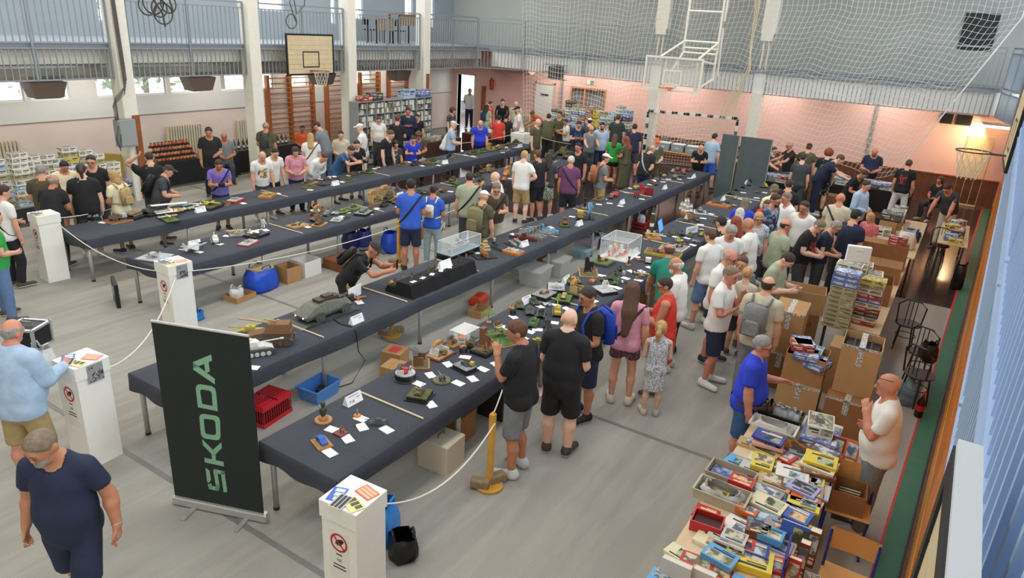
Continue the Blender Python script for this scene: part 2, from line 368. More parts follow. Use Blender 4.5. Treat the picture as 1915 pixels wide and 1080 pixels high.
# ================================================================== people: one body shape, posed and dressed person by person
def smin(a, b, k):
 h = np.clip(0.5+0.5*(a-b)/k, 0, 1)
 return a*(1-h)+b*h-k*h*(1-h)
class Field:
 def __init__(s, xs, ys, zs):
  s.ax = (xs, ys, zs); s.F = np.full((len(xs), len(ys), len(zs)), 0.2)
 def _sub(s, lo, hi):
  sl, co = [], []
  for i in range(3):
   a = s.ax[i]; i0 = max(0, np.searchsorted(a, lo[i])-1); i1 = min(len(a), np.searchsorted(a, hi[i])+1)
   sl.append(slice(i0, i1)); sh = [1, 1, 1]; sh[i] = -1; co.append(a[i0:i1].reshape(sh))
  return tuple(sl), co
 def cone(s, a, b, ra, rb, sq=1.0, k=0.03, mg=0.10):
  a = np.array(a, float); b = np.array(b, float); R = max(ra, rb)
  lo = np.minimum(a, b)-np.array([R, R*max(sq, 1), R])-mg; hi = np.maximum(a, b)+np.array([R, R*max(sq, 1), R])+mg
  sl, (X, Y, Z) = s._sub(lo, hi)
  if 0 in s.F[sl].shape: return s
  Y = Y/sq; a = a*[1, 1/sq, 1]; b = b*[1, 1/sq, 1]; d = b-a; L = d@d+1e-12
  t = np.clip(((X-a[0])*d[0]+(Y-a[1])*d[1]+(Z-a[2])*d[2])/L, 0, 1)
  D = np.sqrt((X-a[0]-t*d[0])**2+(Y-a[1]-t*d[1])**2+(Z-a[2]-t*d[2])**2)-(ra+(rb-ra)*t)
  s.F[sl] = smin(s.F[sl], D*min(1, sq), k); return s
 def ell(s, c, r, k=0.02, mg=0.08, sub=False):
  c = np.array(c, float); r = np.array(r, float)
  sl, (X, Y, Z) = s._sub(c-r-mg, c+r+mg)
  if 0 in s.F[sl].shape: return s
  q = np.sqrt(((X-c[0])/r[0])**2+((Y-c[1])/r[1])**2+((Z-c[2])/r[2])**2)
  D = (q-1)*r.min()
  s.F[sl] = np.maximum(s.F[sl], -D) if sub else smin(s.F[sl], D, k)
  return s
 def cut(s, fn):
  X, Y, Z = s.ax[0][:, None, None], s.ax[1][None, :, None], s.ax[2][None, None, :]
  s.F = np.maximum(s.F, fn(X, Y, Z)); return s
 def nets(s, relax=1):
  F = s.F; xs, ys, zs = s.ax; S = F < 0
  c = [S[i:F.shape[0]-1+i, j:F.shape[1]-1+j, k:F.shape[2]-1+k] for i in (0, 1) for j in (0, 1) for k in (0, 1)]
  n = sum(q.astype(np.int8) for q in c); act = (n > 0) & (n < 8)
  I, J, K = np.nonzero(act); idx = np.full(act.shape, -1, np.int64); idx[act] = np.arange(len(I))
  P = np.zeros((len(I), 3)); cnt = np.zeros(len(I))
  cr = [(i, j, k) for i in (0, 1) for j in (0, 1) for k in (0, 1)]
  for a in cr:
   for ax in range(3):
    if a[ax]: continue
    b = list(a); b[ax] = 1
    fa = F[I+a[0], J+a[1], K+a[2]]; fb = F[I+b[0], J+b[1], K+b[2]]
    m = (fa < 0) != (fb < 0)
    t = np.where(m, fa/np.where(m, fa-fb, 1), 0)
    pa = np.stack([xs[I+a[0]], ys[J+a[1]], zs[K+a[2]]], 1); pb = np.stack([xs[I+b[0]], ys[J+b[1]], zs[K+b[2]]], 1)
    P += np.where(m[:, None], pa+t[:, None]*(pb-pa), 0); cnt += m
  P /= cnt[:, None]
  Q = []
  for ax in range(3):
   sa = [slice(None)]*3; sb = [slice(None)]*3; sa[ax] = slice(0, -1); sb[ax] = slice(1, None)
   o1, o2 = [q for q in range(3) if q != ax]
   for q in (o1, o2): sa[q] = slice(1, -1); sb[q] = slice(1, -1)
   A = S[tuple(sa)]; B = S[tuple(sb)]; m = A != B
   w = np.stack(np.nonzero(m), 1); inside = A[m]
   base = w.copy(); base[:, o1] += 1; base[:, o2] += 1
   def cell(d1, d2):
    z = base.copy(); z[:, o1] += d1; z[:, o2] += d2; return idx[z[:, 0], z[:, 1], z[:, 2]]
   q = np.stack([cell(-1, -1), cell(0, -1), cell(0, 0), cell(-1, 0)], 1)
   flip = ~inside if ax != 1 else inside
   q[flip] = q[flip][:, ::-1]; Q.append(q)
  Q = np.concatenate(Q)
  for _ in range(relax):
   acc = np.zeros_like(P); num = np.zeros(len(P))
   for a in range(4):
    b = (a+1) % 4; np.add.at(acc, Q[:, a], P[Q[:, b]]); np.add.at(num, Q[:, a], 1)
    np.add.at(acc, Q[:, b], P[Q[:, a]]); np.add.at(num, Q[:, b], 1)
   P = P*0.5+0.5*acc/np.maximum(num, 1)[:, None]
  return P, Q
def axis_grid(lo, hi, h, fine=()):
 out = [lo]
 while out[-1] < hi:
  x = out[-1]; st = h
  for a, b, f in fine:
   if a-h <= x <= b: st = min(st, f)
  out.append(x+st)
 return np.array(out)
SH = np.array([.185, .015, 1.41]); AD = np.array([.5, 0, -.866]); FD = np.array([.48, -.12, -.869]); FD /= np.linalg.norm(FD)
EL = SH+.285*AD; WR = EL+.255*FD; HD = np.array([.40, -.12, -.905]); HD /= np.linalg.norm(HD); KN = WR+.085*HD
HIP = np.array([.092, 0, .90]); KNE = np.array([.108, -.012, .49]); ANK = np.array([.115, .025, .09])
def mir(p): return np.array([-p[0], p[1], p[2]])
def body_field(g):
 g.cone((0, .005, .93), (0, 0, 1.08), .165, .148, .72).cone((0, 0, 1.08), (0, .005, 1.30), .148, .170, .70).cone((0, .01, 1.30), (0, .02, 1.41), .16, .11, .68)
 g.cone((-.155, .015, 1.415), (.155, .015, 1.415), .06, .06)
 g.cone((0, .018, 1.44), (0, -.005, 1.56), .058, .055)
 for s in (1, -1):
  q = (lambda p: np.array(p)) if s > 0 else mir
  g.cone(q((.11, .02, 1.43)), q((.03, .02, 1.50)), .042, .045); g.ell(q((.075, .055, .90)), (.085, .085, .09), .03)
  g.cone(q(SH), q(EL), .052, .041).cone(q(EL), q(EL+.3*(WR-EL)), .042, .044).cone(q(EL+.3*(WR-EL)), q(WR), .044, .028)
  g.cone(q(WR), q(KN), .021, .0175, 1.75, .012)
  for i in range(4):
   off = np.array([0, (-.0315, -.0105, .0105, .0305)[i], 0]); L = (.072, .080, .074, .058)[i]
   b0 = KN+off*.95-HD*.012; b1 = KN+off+HD*L*.5; b2 = b1+(HD*.97+np.array([-.22, 0, 0]))*L*.5
   g.cone(q(b0), q(b1), .0092, .0086, 1, .005, .03).cone(q(b1), q(b2), .0086, .0076, 1, .004, .03)
  t0 = WR+HD*.022+np.array([-.004, -.024, 0]); t1 = t0+HD*.040+np.array([-.006, -.028, 0]); t2 = t1+HD*.032+np.array([-.004, -.010, 0])
  g.cone(q(t0), q(t1), .014, .0115, 1, .010, .04).cone(q(t1), q(t2), .0115, .009, 1, .005, .03)
  g.cone(q(HIP), q(KNE), .088, .056, 1.05).cone(q(KNE), q((.112, .022, .36)), .053, .056).cone(q((.112, .022, .36)), q(ANK), .055, .036)
  g.ell(q((.115, .045, .05)), (.036, .042, .05)).cone(q((.116, .01, .055)), q((.13, -.14, .03)), .038, .028)
  g.ell(q((.077, .012, 1.628)), (.012, .022, .033), .008, .03)
  g.ell(q((.032, -.092, 1.637)), (.014, .010, .010), .006, .03)
 g.ell((0, -.01, 1.665), (.076, .097, .092), .03).ell((0, -.045, 1.61), (.059, .060, .086), .03).ell((0, -.076, 1.556), (.036, .032, .027), .025)
 g.cone((0, -.104, 1.645), (0, -.124, 1.607), .008, .014, 1, .012, .03).cone((-.045, -.094, 1.661), (.045, -.094, 1.661), .010, .010, 1, .02, .03)
 g.cone((-.019, -.101, 1.578), (.019, -.101, 1.578), .008, .008, 1, .008, .03)
 return g
# bones: a, b, radius, parent
BON = [((0, 0, .88), (0, 0, 1.0), .15, -1), ((0, 0, 1.0), (0, 0, 1.18), .15, 0), ((0, .01, 1.2), (0, .02, 1.42), .15, 1), ((0, .015, 1.45), (0, 0, 1.53), .06, 2), ((0, -.02, 1.59), (0, -.02, 1.72), .085, 3)]
for s in (1, -1):
 q = (lambda p: np.array(p)) if s > 0 else mir
 b = len(BON)
 BON += [(q(SH), q(EL), .05, 2), (q(EL), q(WR), .042, b), (q(WR), q(KN), .03, b+1), (q(KN), q(KN+HD*.04), .03, b+2), (q(KN+HD*.04), q(KN+HD*.08), .03, b+3),
   (q(HIP), q(KNE), .085, 0), (q(KNE), q(ANK), .05, b+5), (q(ANK), q((.125, -.12, .03)), .045, b+6)]
JOINT = [np.array((0, 0, .92)), np.array((0, 0, 1.03)), np.array((0, 0, 1.18)), np.array((0, .018, 1.45)), np.array((0, 0, 1.55))]+[np.array(b[0], float) for b in BON[5:]]
def weights(P):
 W = np.zeros((len(P), len(BON)))
 for i, (a, b, r, _) in enumerate(BON):
  a = np.array(a, float); b = np.array(b, float); d = b-a
  t = np.clip((P-a)@d/(d@d), 0, 1); D = np.linalg.norm(P-a-t[:, None]*d, axis=1)/r
  W[:, i] = 1/np.maximum(D, .25)**6
 for side, b0 in ((1, 5), (-1, 13)):
  S = np.array([side, 1, 1])
  W[P[:, 0]*side < -.03, b0:b0+5] = 0
  W[P[:, 0]*side < -.0, b0+5:b0+8] *= .15
  sg = (P-KN*S)@(HD*S); ax = np.linalg.norm((P-KN*S)-sg[:, None]*(HD*S), axis=1)
  hand = (sg > -.07) & (ax < .085) & (P[:, 0]*side > .3)
  thumb = hand & ((P-KN*S)[:, 1] < -.043)
  f1 = np.clip((sg+.006)/.012, 0, 1); f2 = np.clip((sg-.034)/.012, 0, 1)
  h = hand & ~thumb
  for c in range(len(BON)):
   W[h & (sg > -.02), c] = 0
  m = h & (sg > -.02)
  W[m, b0+2] = (1-f1)[m]; W[m, b0+3] = (f1*(1-f2))[m]; W[m, b0+4] = (f1*f2)[m]
  W[thumb] = 0; W[thumb, b0+2] = 1
  m2 = ~h & ~thumb; W[m2, b0+3] = 0; W[m2, b0+4] = 0
 W /= W.sum(1, keepdims=True); W[W < .03] = 0; W /= W.sum(1, keepdims=True)
 return W
def vnormals(P, Q):
 n = np.cross(P[Q[:, 2]]-P[Q[:, 0]], P[Q[:, 3]]-P[Q[:, 1]]); N = np.zeros_like(P)
 for k in range(4): np.add.at(N, Q[:, k], n)
 return N/np.maximum(np.linalg.norm(N, axis=1, keepdims=True), 1e-9)
class Part:
 def __init__(s, P, Q, W=None, smooth=True, zone=None):
  s.P, s.Q = P, Q; s.W = weights(P) if W is None else W; s.N = vnormals(P, Q) if len(Q) else np.zeros_like(P)
  c = P[Q].mean(1); s.C = c; s.zone = np.zeros(len(Q), np.int32) if zone is None else zone(c)
def rigid(P, bone):
 W = np.zeros((len(P), len(BON))); W[:, bone] = 1; return W
def zone_body(c):
 z = np.zeros(len(c), np.int32); ax = abs(c[:, 0])
 z[(ax < .027) & (c[:, 2] > 1.568) & (c[:, 2] < 1.589) & (c[:, 1] < -.088)] = 1
 z[(ax > .019) & (ax < .046) & (c[:, 2] > 1.631) & (c[:, 2] < 1.644) & (c[:, 1] < -.075)] = 2
 z[(ax > .014) & (ax < .056) & (c[:, 2] > 1.654) & (c[:, 2] < 1.670) & (c[:, 1] < -.078)] = 3
 return z
def zone_shoe(c):
 z = np.zeros(len(c), np.int32); z[c[:, 2] < .024] = 1; return z
def zone_print(c):
 z = np.zeros(len(c), np.int32)
 m = (abs(c[:, 0]) < .10) & (c[:, 2] > 1.10) & (c[:, 2] < 1.34)
 z[m & (c[:, 1] < -.05)] = 1; z[m & (c[:, 1] > .07)] = 2
 z[(c[:, 2] > 1.20) & (c[:, 2] < 1.24) & (z == 0) & (abs(c[:, 0]) < .2)] = 3
 return z
LIB = {}
def make_lib():
 for lod, h, hf, gh in (('hi', .017, .0078, .017), ('lo', .039, .0158, .037)):
  hh = .0084 if lod == 'hi' else .0125
  xs = axis_grid(-.60, .60, h, [(-.10, .10, hf), (.40, .58, hh*1.1), (-.58, -.40, hh*1.1)])
  ys = axis_grid(-.20, .16, h, [(-.13, .03, .0088 if lod == 'hi' else .0155)])
  zs = axis_grid(-.02, 1.79, h, [(1.52, 1.78, hf), (.74, .96, hh)])
  P, Q = body_field(Field(xs, ys, zs)).nets(1)
  LIB['body', lod] = Part(P, Q, zone=zone_body)
  def grid(lo, hi, s=1.0): return Field(*[axis_grid(a, b, gh*s) for a, b in zip(lo, hi)])
  def shirt(sleeve, x=0.0, hem=.845, loose=0.0):
   g = grid((-.62, -.24, hem-.06), (.62, .24, 1.56)); e = .018+loose
   g.cone((0, .005, .84), (0, 0, 1.08), .172+e, .160+e, .74).cone((0, 0, 1.08), (0, .005, 1.30), .160+e, .172+e, .72).cone((0, .01, 1.30), (0, .02, 1.41), .162+e*.8, .115+e*.6, .70)
   g.cone((-.155, .015, 1.413), (.155, .015, 1.413), .06+e*.7, .06+e*.7)
   for s in (1, -1):
    q = (lambda p: np.array(p)) if s > 0 else mir
    g.cone(q((.11, .02, 1.435)), q((.05, .02, 1.485)), .05, .05).ell(q((.078, .055, .90)), (.105, .108, .12), .03)
    if sleeve > 0:
     end = SH+(EL-SH)*min(sleeve, 1.0)
     g.cone(q(SH), q(end), .064+e*.3, .060+e*.5)
     if sleeve > 1: g.ell(q(EL), (.074, .074, .08), .03).cone(q(EL), q(EL+(WR-EL)*(sleeve-1)), .064, .048)
   if 0 < sleeve <= 1:
    g.cut(lambda X, Y, Z: np.where(abs(X) > .232, (abs(X)-SH[0])*AD[0]+(Z-SH[2])*AD[2]-.285*sleeve, -1))
   if sleeve == 0: g.cut(lambda X, Y, Z: np.where(Z > 1.2, abs(X)-.172, -1))
   g.cut(lambda X, Y, Z: hem-Z)
   g.cut(lambda X, Y, Z: .074-np.sqrt(X*X+(Y+.012+(Z-1.46)*.25)**2)-np.where(Z > 1.40, 0, 1))
   P, Q = g.nets(1); return Part(P, Q, zone=zone_print)
  LIB['tshirt', lod] = shirt(.66); LIB['shirt', lod] = shirt(1.9, hem=.82, loose=.014); LIB['tank', lod] = shirt(0)
  LIB['polo', lod] = shirt(.7, loose=.006)
  def legs(end, r1, r2, dz=0):
   g = grid((-.27, -.22, end-.06), (.27, .22, 1.10))
   g.cone((0, .008, .90), (0, .002, 1.06), .180, .172, .76)
   for s in (1, -1):
    q = (lambda p: np.array(p)) if s > 0 else mir
    g.ell(q((.078, .058, .90)), (.092, .09, .1), .03)
    if end > .3: g.cone(q(HIP), q((.115, -.008, end-.05)), .100, r1, 1.05, .02)
    else: g.cone(q(HIP), q(KNE), .100, r1, 1.05, .02).cone(q(KNE), q((.116, .025, end-.05)), r1, r2, 1.05, .02)
   g.cut(lambda X, Y, Z: end-Z); g.cut(lambda X, Y, Z: Z-.955)
   P, Q = g.nets(1); P[:, :2] *= (1-.07*np.clip((P[:, 2:]-.84)/.08, 0, 1)); return Part(P, Q)
  LIB['shorts', lod] = legs(.50, .092, 0); LIB['trousers', lod] = legs(.07, .078, .062); LIB['hotpants', lod] = legs(.70, .1, 0)
  def skirt(end, r, top=1.03):
   g = grid((-.36, -.34, end-.06), (.36, .34, 1.12)); g.cone((0, .008, 1.0), (0, .0, end-.1), .172, r, .85); g.cone((0, .005, .93), (0, 0, 1.05), .18, .165, .75)
   g.cut(lambda X, Y, Z: end-Z); g.cut(lambda X, Y, Z: Z-top); P, Q = g.nets(1)
   W = weights(P); t = np.clip((.95-P[:, 2])/.35, 0, 1)[:, None]; W0 = np.zeros_like(W); W0[:, 0] = 1; W = W0*(1-.6*t)+W*.6*t
   return Part(P, Q, W)
  LIB['skirt', lod] = skirt(.52, .21); LIB['maxi', lod] = skirt(.12, .25)
  for s, nm in ((1, 'shoeL'), (-1, 'shoeR')):
   q = (lambda p: np.array(p)) if s > 0 else mir
   g = Field(*[axis_grid(a, b, (.013 if lod == 'hi' else .025)) for a, b in zip((.03, -.25, -.035) if s > 0 else (-.21, -.25, -.035), (.21, .14, .18) if s > 0 else (-.03, .14, .18))])
   g.ell(q((.116, .055, .055)), (.05, .058, .06)).cone(q((.116, .052, .042)), q((.132, -.16, .036)), .05, .043).cone(q((.116, .03, .05)), q((.115, .03, .105)), .05, .046)
   g.cut(lambda X, Y, Z: -.004-Z).cut(lambda X, Y, Z: Z-.118); P, Q = g.nets(1); LIB[nm, lod] = Part(P, Q, rigid(P, 12 if s > 0 else 20), zone=zone_shoe)
  hg = .010 if lod == 'hi' else .021
  def hair(kind):
   g = Field(*[axis_grid(a, b, hg) for a, b in zip((-.17, -.19, .98 if kind == 'xlong' else 1.22), (.17, .26, 1.84))])
   e = {'curly': .040}.get(kind, .013)
   g.ell((0, -.006, 1.668), (.076+e, .097+e, .092+e), .02)
   hl = lambda Y: 1.712-(Y+.095)*.93
   if kind == 'ring': g.cut(lambda X, Y, Z: Z-1.68-np.where(abs(X) > .05, .01, 0)).cut(lambda X, Y, Z: -.035-Y+0*Z)
   if kind in ('long', 'pony', 'plait', 'xlong'):
    if kind == 'xlong': g.cone((0, .045, 1.66), (0, .11, 1.36), .088, .092, .62).cone((0, .11, 1.36), (.02, .14, 1.08), .092, .05, .62)
    if kind in ('long', 'xlong'):
     g.cone((0, .045, 1.66), (0, .095, 1.36), .088, .085, .62); g.cone((.066, .0, 1.64), (.075, .03, 1.45), .03, .028); g.cone((-.066, .0, 1.64), (-.075, .03, 1.45), .03, .028)
    else: g.cone((0, .10, 1.69), (0, .150, 1.62), .03, .038).cone((0, .150, 1.62), (0, .135, 1.36 if kind == 'pony' else 1.28), .038, .018)
   if kind == 'bob':
    g.cone((0, .04, 1.66), (0, .06, 1.52), .09, .082, .7).cone((.068, -.015, 1.65), (.072, .0, 1.535), .03, .03).cone((-.068, -.015, 1.65), (-.072, .0, 1.535), .03, .03)
   if kind == 'bun': g.ell((0, .10, 1.71), (.04, .04, .04))
   if kind in ('short', 'bald', 'ring', 'bun', 'pony', 'plait'): g.cut(lambda X, Y, Z: hl(Y)-Z)
   else: g.cut(lambda X, Y, Z: np.where(Y < -.02, 1.69-Z-np.where(abs(X) > .055, .2, 0), -1)); g.cut(lambda X, Y, Z: -(Y+.075)-np.where(Z > 1.69, 1, 0))
   if kind == 'curly': g.cut(lambda X, Y, Z: 1.53-Z)
   P, Q = g.nets(1)
   if kind == 'curly': P = P+np.sin(P*70)*.008
   return Part(P, Q, rigid(P, 4))
  for k in ('short', 'ring', 'long', 'xlong', 'pony', 'bob', 'curly', 'bun'): LIB[k, lod] = hair(k)
  g = Field(*[axis_grid(a, b, hg) for a, b in zip((-.16, -.28, 1.64), (.16, .16, 1.82))])
  g.ell((0, -.004, 1.672), (.094, .115, .106), .02).cut(lambda X, Y, Z: 1.690-Z)
  g.ell((0, -.125, 1.694), (.074, .085, .013 if lod == 'hi' else .021), .02); P, Q = g.nets(1); LIB['cap', lod] = Part(P, Q, rigid(P, 4))
  g = Field(*[axis_grid(a, b, hg) for a, b in zip((-.12, -.17, 1.48), (.12, .06, 1.66))])
  g.ell((0, -.046, 1.607), (.064, .066, .09), .03).ell((0, -.078, 1.555), (.042, .040, .036), .025).cut(lambda X, Y, Z: Z-1.598+abs(Y+.09)*.0).cut(lambda X, Y, Z: Y+.01)
  g.ell((0, -.115, 1.578), (.026, .03, .012), sub=True); P, Q = g.nets(1); LIB['beard', lod] = Part(P, Q, rigid(P, 4))
make_lib()
def mb_part(mb, bone=None):
 P = np.array(mb.v, float); Q = mb.f
 s = Part.__new__(Part); s.P, s.Q = P, Q; s.W = weights(P) if bone is None else rigid(P, bone); s.N = np.zeros_like(P); s.zone = np.array(mb.m, np.int32); return s
_g = MB()
for sx in (-1, 1): _g.torus((sx*.034, -.112, 1.636), .024, .0035, 'y', 12, 4); _g.tube([(sx*.058, -.11, 1.64), (sx*.083, -.02, 1.637), (sx*.083, .02, 1.632)], .0035, 4)
_g.tube([(-.012, -.118, 1.64), (.012, -.118, 1.64)], .003, 4); LIB['glasses'] = mb_part(_g, 4)
LIB['eyewear_up'] = mb_part(MB().add([(x, y-.0, z+.085) for x, y, z in _g.v], _g.f), 4)
def strap_part(sd):
 T = LIB['tshirt', 'hi']; c = np.array((0, .004, 1.20)); u = np.array((.17*sd, 0, .235)); v = np.array((0, .142, 0)); ring = []; idx = []
 dv = T.P-c; rv = np.linalg.norm(dv, axis=1); dv = dv/rv[:, None]
 for k in range(25):
  a = 2*PI*k/24; e = u*math.cos(a)+v*math.sin(a); e /= np.linalg.norm(e); dt = dv @ e; i = int(np.argmax(dt-.0)); idx.append(i)
  ring.append(c+e*(np.sort(rv[np.argsort(-dt)[:6]]).mean()+.008))
 mb = MB(); w = np.cross(u, v); w /= np.linalg.norm(w)
 mb.loft([[tuple(p+w*.019), tuple(p-w*.019)] for p in ring], closed=False)
 pt = mb_part(mb); ii = np.repeat(idx, 2); pt.W = T.W[ii]; pt.N = T.N[ii]; return pt
LIB['strapL'] = strap_part(1); LIB['strapR'] = strap_part(-1)
_w = MB().torus((0, 0, 0), .031, .008, 'z', 12, 5)
_q = Vector(FD).to_track_quat('Z', 'Y').to_matrix().to_4x4()
_w.xform(Matrix.Translation(Vector(WR-FD*.015)) @ _q); LIB['watch'] = mb_part(_w, 6)
ARMS = {'down': ((.14, .02, -1), (.06, .18, -1)), 'loose': ((.22, -.08, -1), (.08, .32, -.95)), 'hold': ((.12, .22, -1), (-.38, .95, .18)), 'low': ((.16, .08, -1), (-.5, .8, -.18)),
  'cross': ((.22, .28, -1), (-.95, .38, .10)), 'pocket': ((.32, -.14, -1), (-.12, .30, -1)), 'hip': ((.62, -.2, -.8), (-.75, .38, -.5)), 'back': ((.2, -.32, -1), (-.62, -.42, -.6)),
  'table': ((.1, .45, -.9), (.05, .45, -.9)), 'gesture': ((.18, .18, -1), (.05, 1, .06)), 'chin': ((-.02, .42, -.9), (-.32, .45, .95)), 'scratch': ((.9, .1, .42), (-.80, -.18, .55)),
  'photo': ((.18, .72, -.62), (-.34, .92, .22)), 'reach': ((.1, .7, -.72), (0, .9, -.3)), 'carry': ((.1, .35, -.95), (.0, 1, .05)), 'swing': ((.30, -.25, -1), (.18, .18, -1)), 'fist': ((.0, .35, -1), (-.55, .35, .85))}
def rot_to(a, b):
 a = Vector(a).normalized(); b = Vector(b).normalized(); return np.array(a.rotation_difference(b).to_matrix())
def rx(a): c, s = math.cos(a), math.sin(a); return np.array([[1, 0, 0], [0, c, -s], [0, s, c]])
def ry(a): c, s = math.cos(a), math.sin(a); return np.array([[c, 0, s], [0, 1, 0], [-s, 0, c]])
def rzm(a): c, s = math.cos(a), math.sin(a); return np.array([[c, -s, 0], [s, c, 0], [0, 0, 1]])
def pose_mats(arms=('down', 'down'), lean=0, bend=0, twist=0, head=(0, 0), legs='stand', curl=.5):
 """absolute rotation and joint place of each bone; x is the person's left, -y forward"""
 R = [None]*len(BON); J = [None]*len(BON)
 a0, a1, a2 = math.radians(lean), math.radians(lean+bend*.5), math.radians(lean+bend)
 tw = math.radians(twist)
 R[0] = rx(a0); R[1] = rzm(tw*.5) @ rx(a1); R[2] = rzm(tw) @ rx(a2)
 hy, hp = math.radians(head[0]), math.radians(head[1])
 R[4] = rzm(hy) @ rx(hp); R[3] = rzm(hy*.5+tw*.5) @ rx((hp+a2)*.5)
 LG = {'stand': (((.03, .0, -1), (.02, -.03, -1)), ((.03, .0, -1), (.02, -.03, -1))), 'relax': (((.05, .02, -1), (.0, -.06, -1)), ((.06, .13, -1), (.03, -.16, -1))),
          'walk': (((.02, .30, -1), (.0, .05, -1)), ((.02, -.18, -1), (.0, -.42, -1))), 'wide': (((.14, .03, -1), (.10, -.04, -1)), ((.14, .03, -1), (.10, -.04, -1))),
          'sit': (((.12, 1, -.12), (.0, .05, -1)), ((.12, 1, -.12), (.0, .0, -1)))}[legs]
 for b0, s, k in ((5, 1, 0), (13, -1, 1)):
  def D(v): return (v[0]*s, -v[1], v[2])
  m = np.array([s, 1, 1]); U, F = ARMS[arms[k]]
  Tt = rzm(tw)
  R[b0] = rot_to(AD*m, Tt @ np.array(D(U))); R[b0+1] = rot_to(FD*m, Tt @ np.array(D(F)))
  R[b0+2] = R[b0+1]; R[b0+3] = R[b0+2] @ ry(curl*s*.9); R[b0+4] = R[b0+3] @ ry(curl*s*1.1)
  R[b0+5] = rot_to((KNE-HIP)*m, D(LG[k][0])); R[b0+6] = rot_to((ANK-KNE)*m, D(LG[k][1])); R[b0+7] = rzm(.18*s)
  if legs == 'walk' and k == 1: R[b0+7] = rx(.5)
 for i in range(len(BON)):
  p = BON[i][3]
  J[i] = JOINT[i] if p < 0 else R[p] @ (JOINT[i]-JOINT[p])+J[p]
 return R, J
def deform(pt, R, J, sh, lod_n=True):
 P = pt.P.copy(); W = pt.W
 fat, fem, hs = sh
 wt = W[:, 0]+W[:, 1]+W[:, 2]; z = P[:, 2]
 bl = np.exp(-((z-1.06)/.15)**2)
 if fat:
  P = P+pt.N*(fat*.014*(1-W[:, 4]-W[:, 3]*.5-W[:, 7:10].sum(1)-W[:, 15:18].sum(1)-W[:, 12]-W[:, 20]))[:, None]
  P[:, 0] *= 1+.17*fat*bl*wt
  P[:, 1] += np.where(P[:, 1] < .02, -.095*fat, .03*fat)*bl*wt*np.clip(abs(P[:, 1]-.02)/.08, 0, 1)
 if fem:
  P[:, 0] *= 1+wt*fem*(-.10*np.exp(-((z-1.36)/.16)**2)-.10*np.exp(-((z-1.10)/.09)**2)+.07*np.exp(-((z-.92)/.10)**2))
  P[:, 1] -= fem*.045*W[:, 2]*np.exp(-((z-1.285)/.055)**2)*np.exp(-((abs(P[:, 0])-.075)/.05)**2)*(P[:, 1] < 0)
 if hs != 1:
  c = np.array((0, 0, 1.55)); w = W[:, 4:5]; P = P*(1-w)+w*(c+(P-c)*hs)
 out = np.zeros_like(P)
 for i in range(len(BON)):
  w = W[:, i]
  m = w > 0
  if m.any(): out[m] += w[m, None]*((P[m]-JOINT[i]) @ R[i].T+J[i])
 return out
def fast_mesh(name, P, Q, mats, zone=None, smooth=True):
 me = bpy.data.meshes.new(name)
 if isinstance(Q, np.ndarray):
  me.vertices.add(len(P)); me.vertices.foreach_set('co', P.astype(np.float32).ravel())
  me.loops.add(Q.size); me.loops.foreach_set('vertex_index', Q.astype(np.int32).ravel())
  me.polygons.add(len(Q)); me.polygons.foreach_set('loop_start', np.arange(0, Q.size, 4, dtype=np.int32))
 else:
  me.from_pydata([tuple(p) for p in P], [], Q)
 for m in mats: me.materials.append(m)
 if zone is not None: me.polygons.foreach_set('material_index', np.minimum(zone, len(mats)-1).astype(np.int32))
 if smooth: me.polygons.foreach_set('use_smooth', np.ones(len(me.polygons), bool))
 me.update(calc_edges=True); return me
SKIN = {'fair': (214, 160, 132), 'tan': (190, 130, 98), 'pale': (226, 182, 158), 'red': (204, 138, 112), 'dark': (160, 108, 80)}
PEOPLE = []
def cloth(col, var=.08):
 var = .03 if min(col) > 180 else var
 return mat(col, .85, var=var, scale=14, bump=.12, bscale=30)
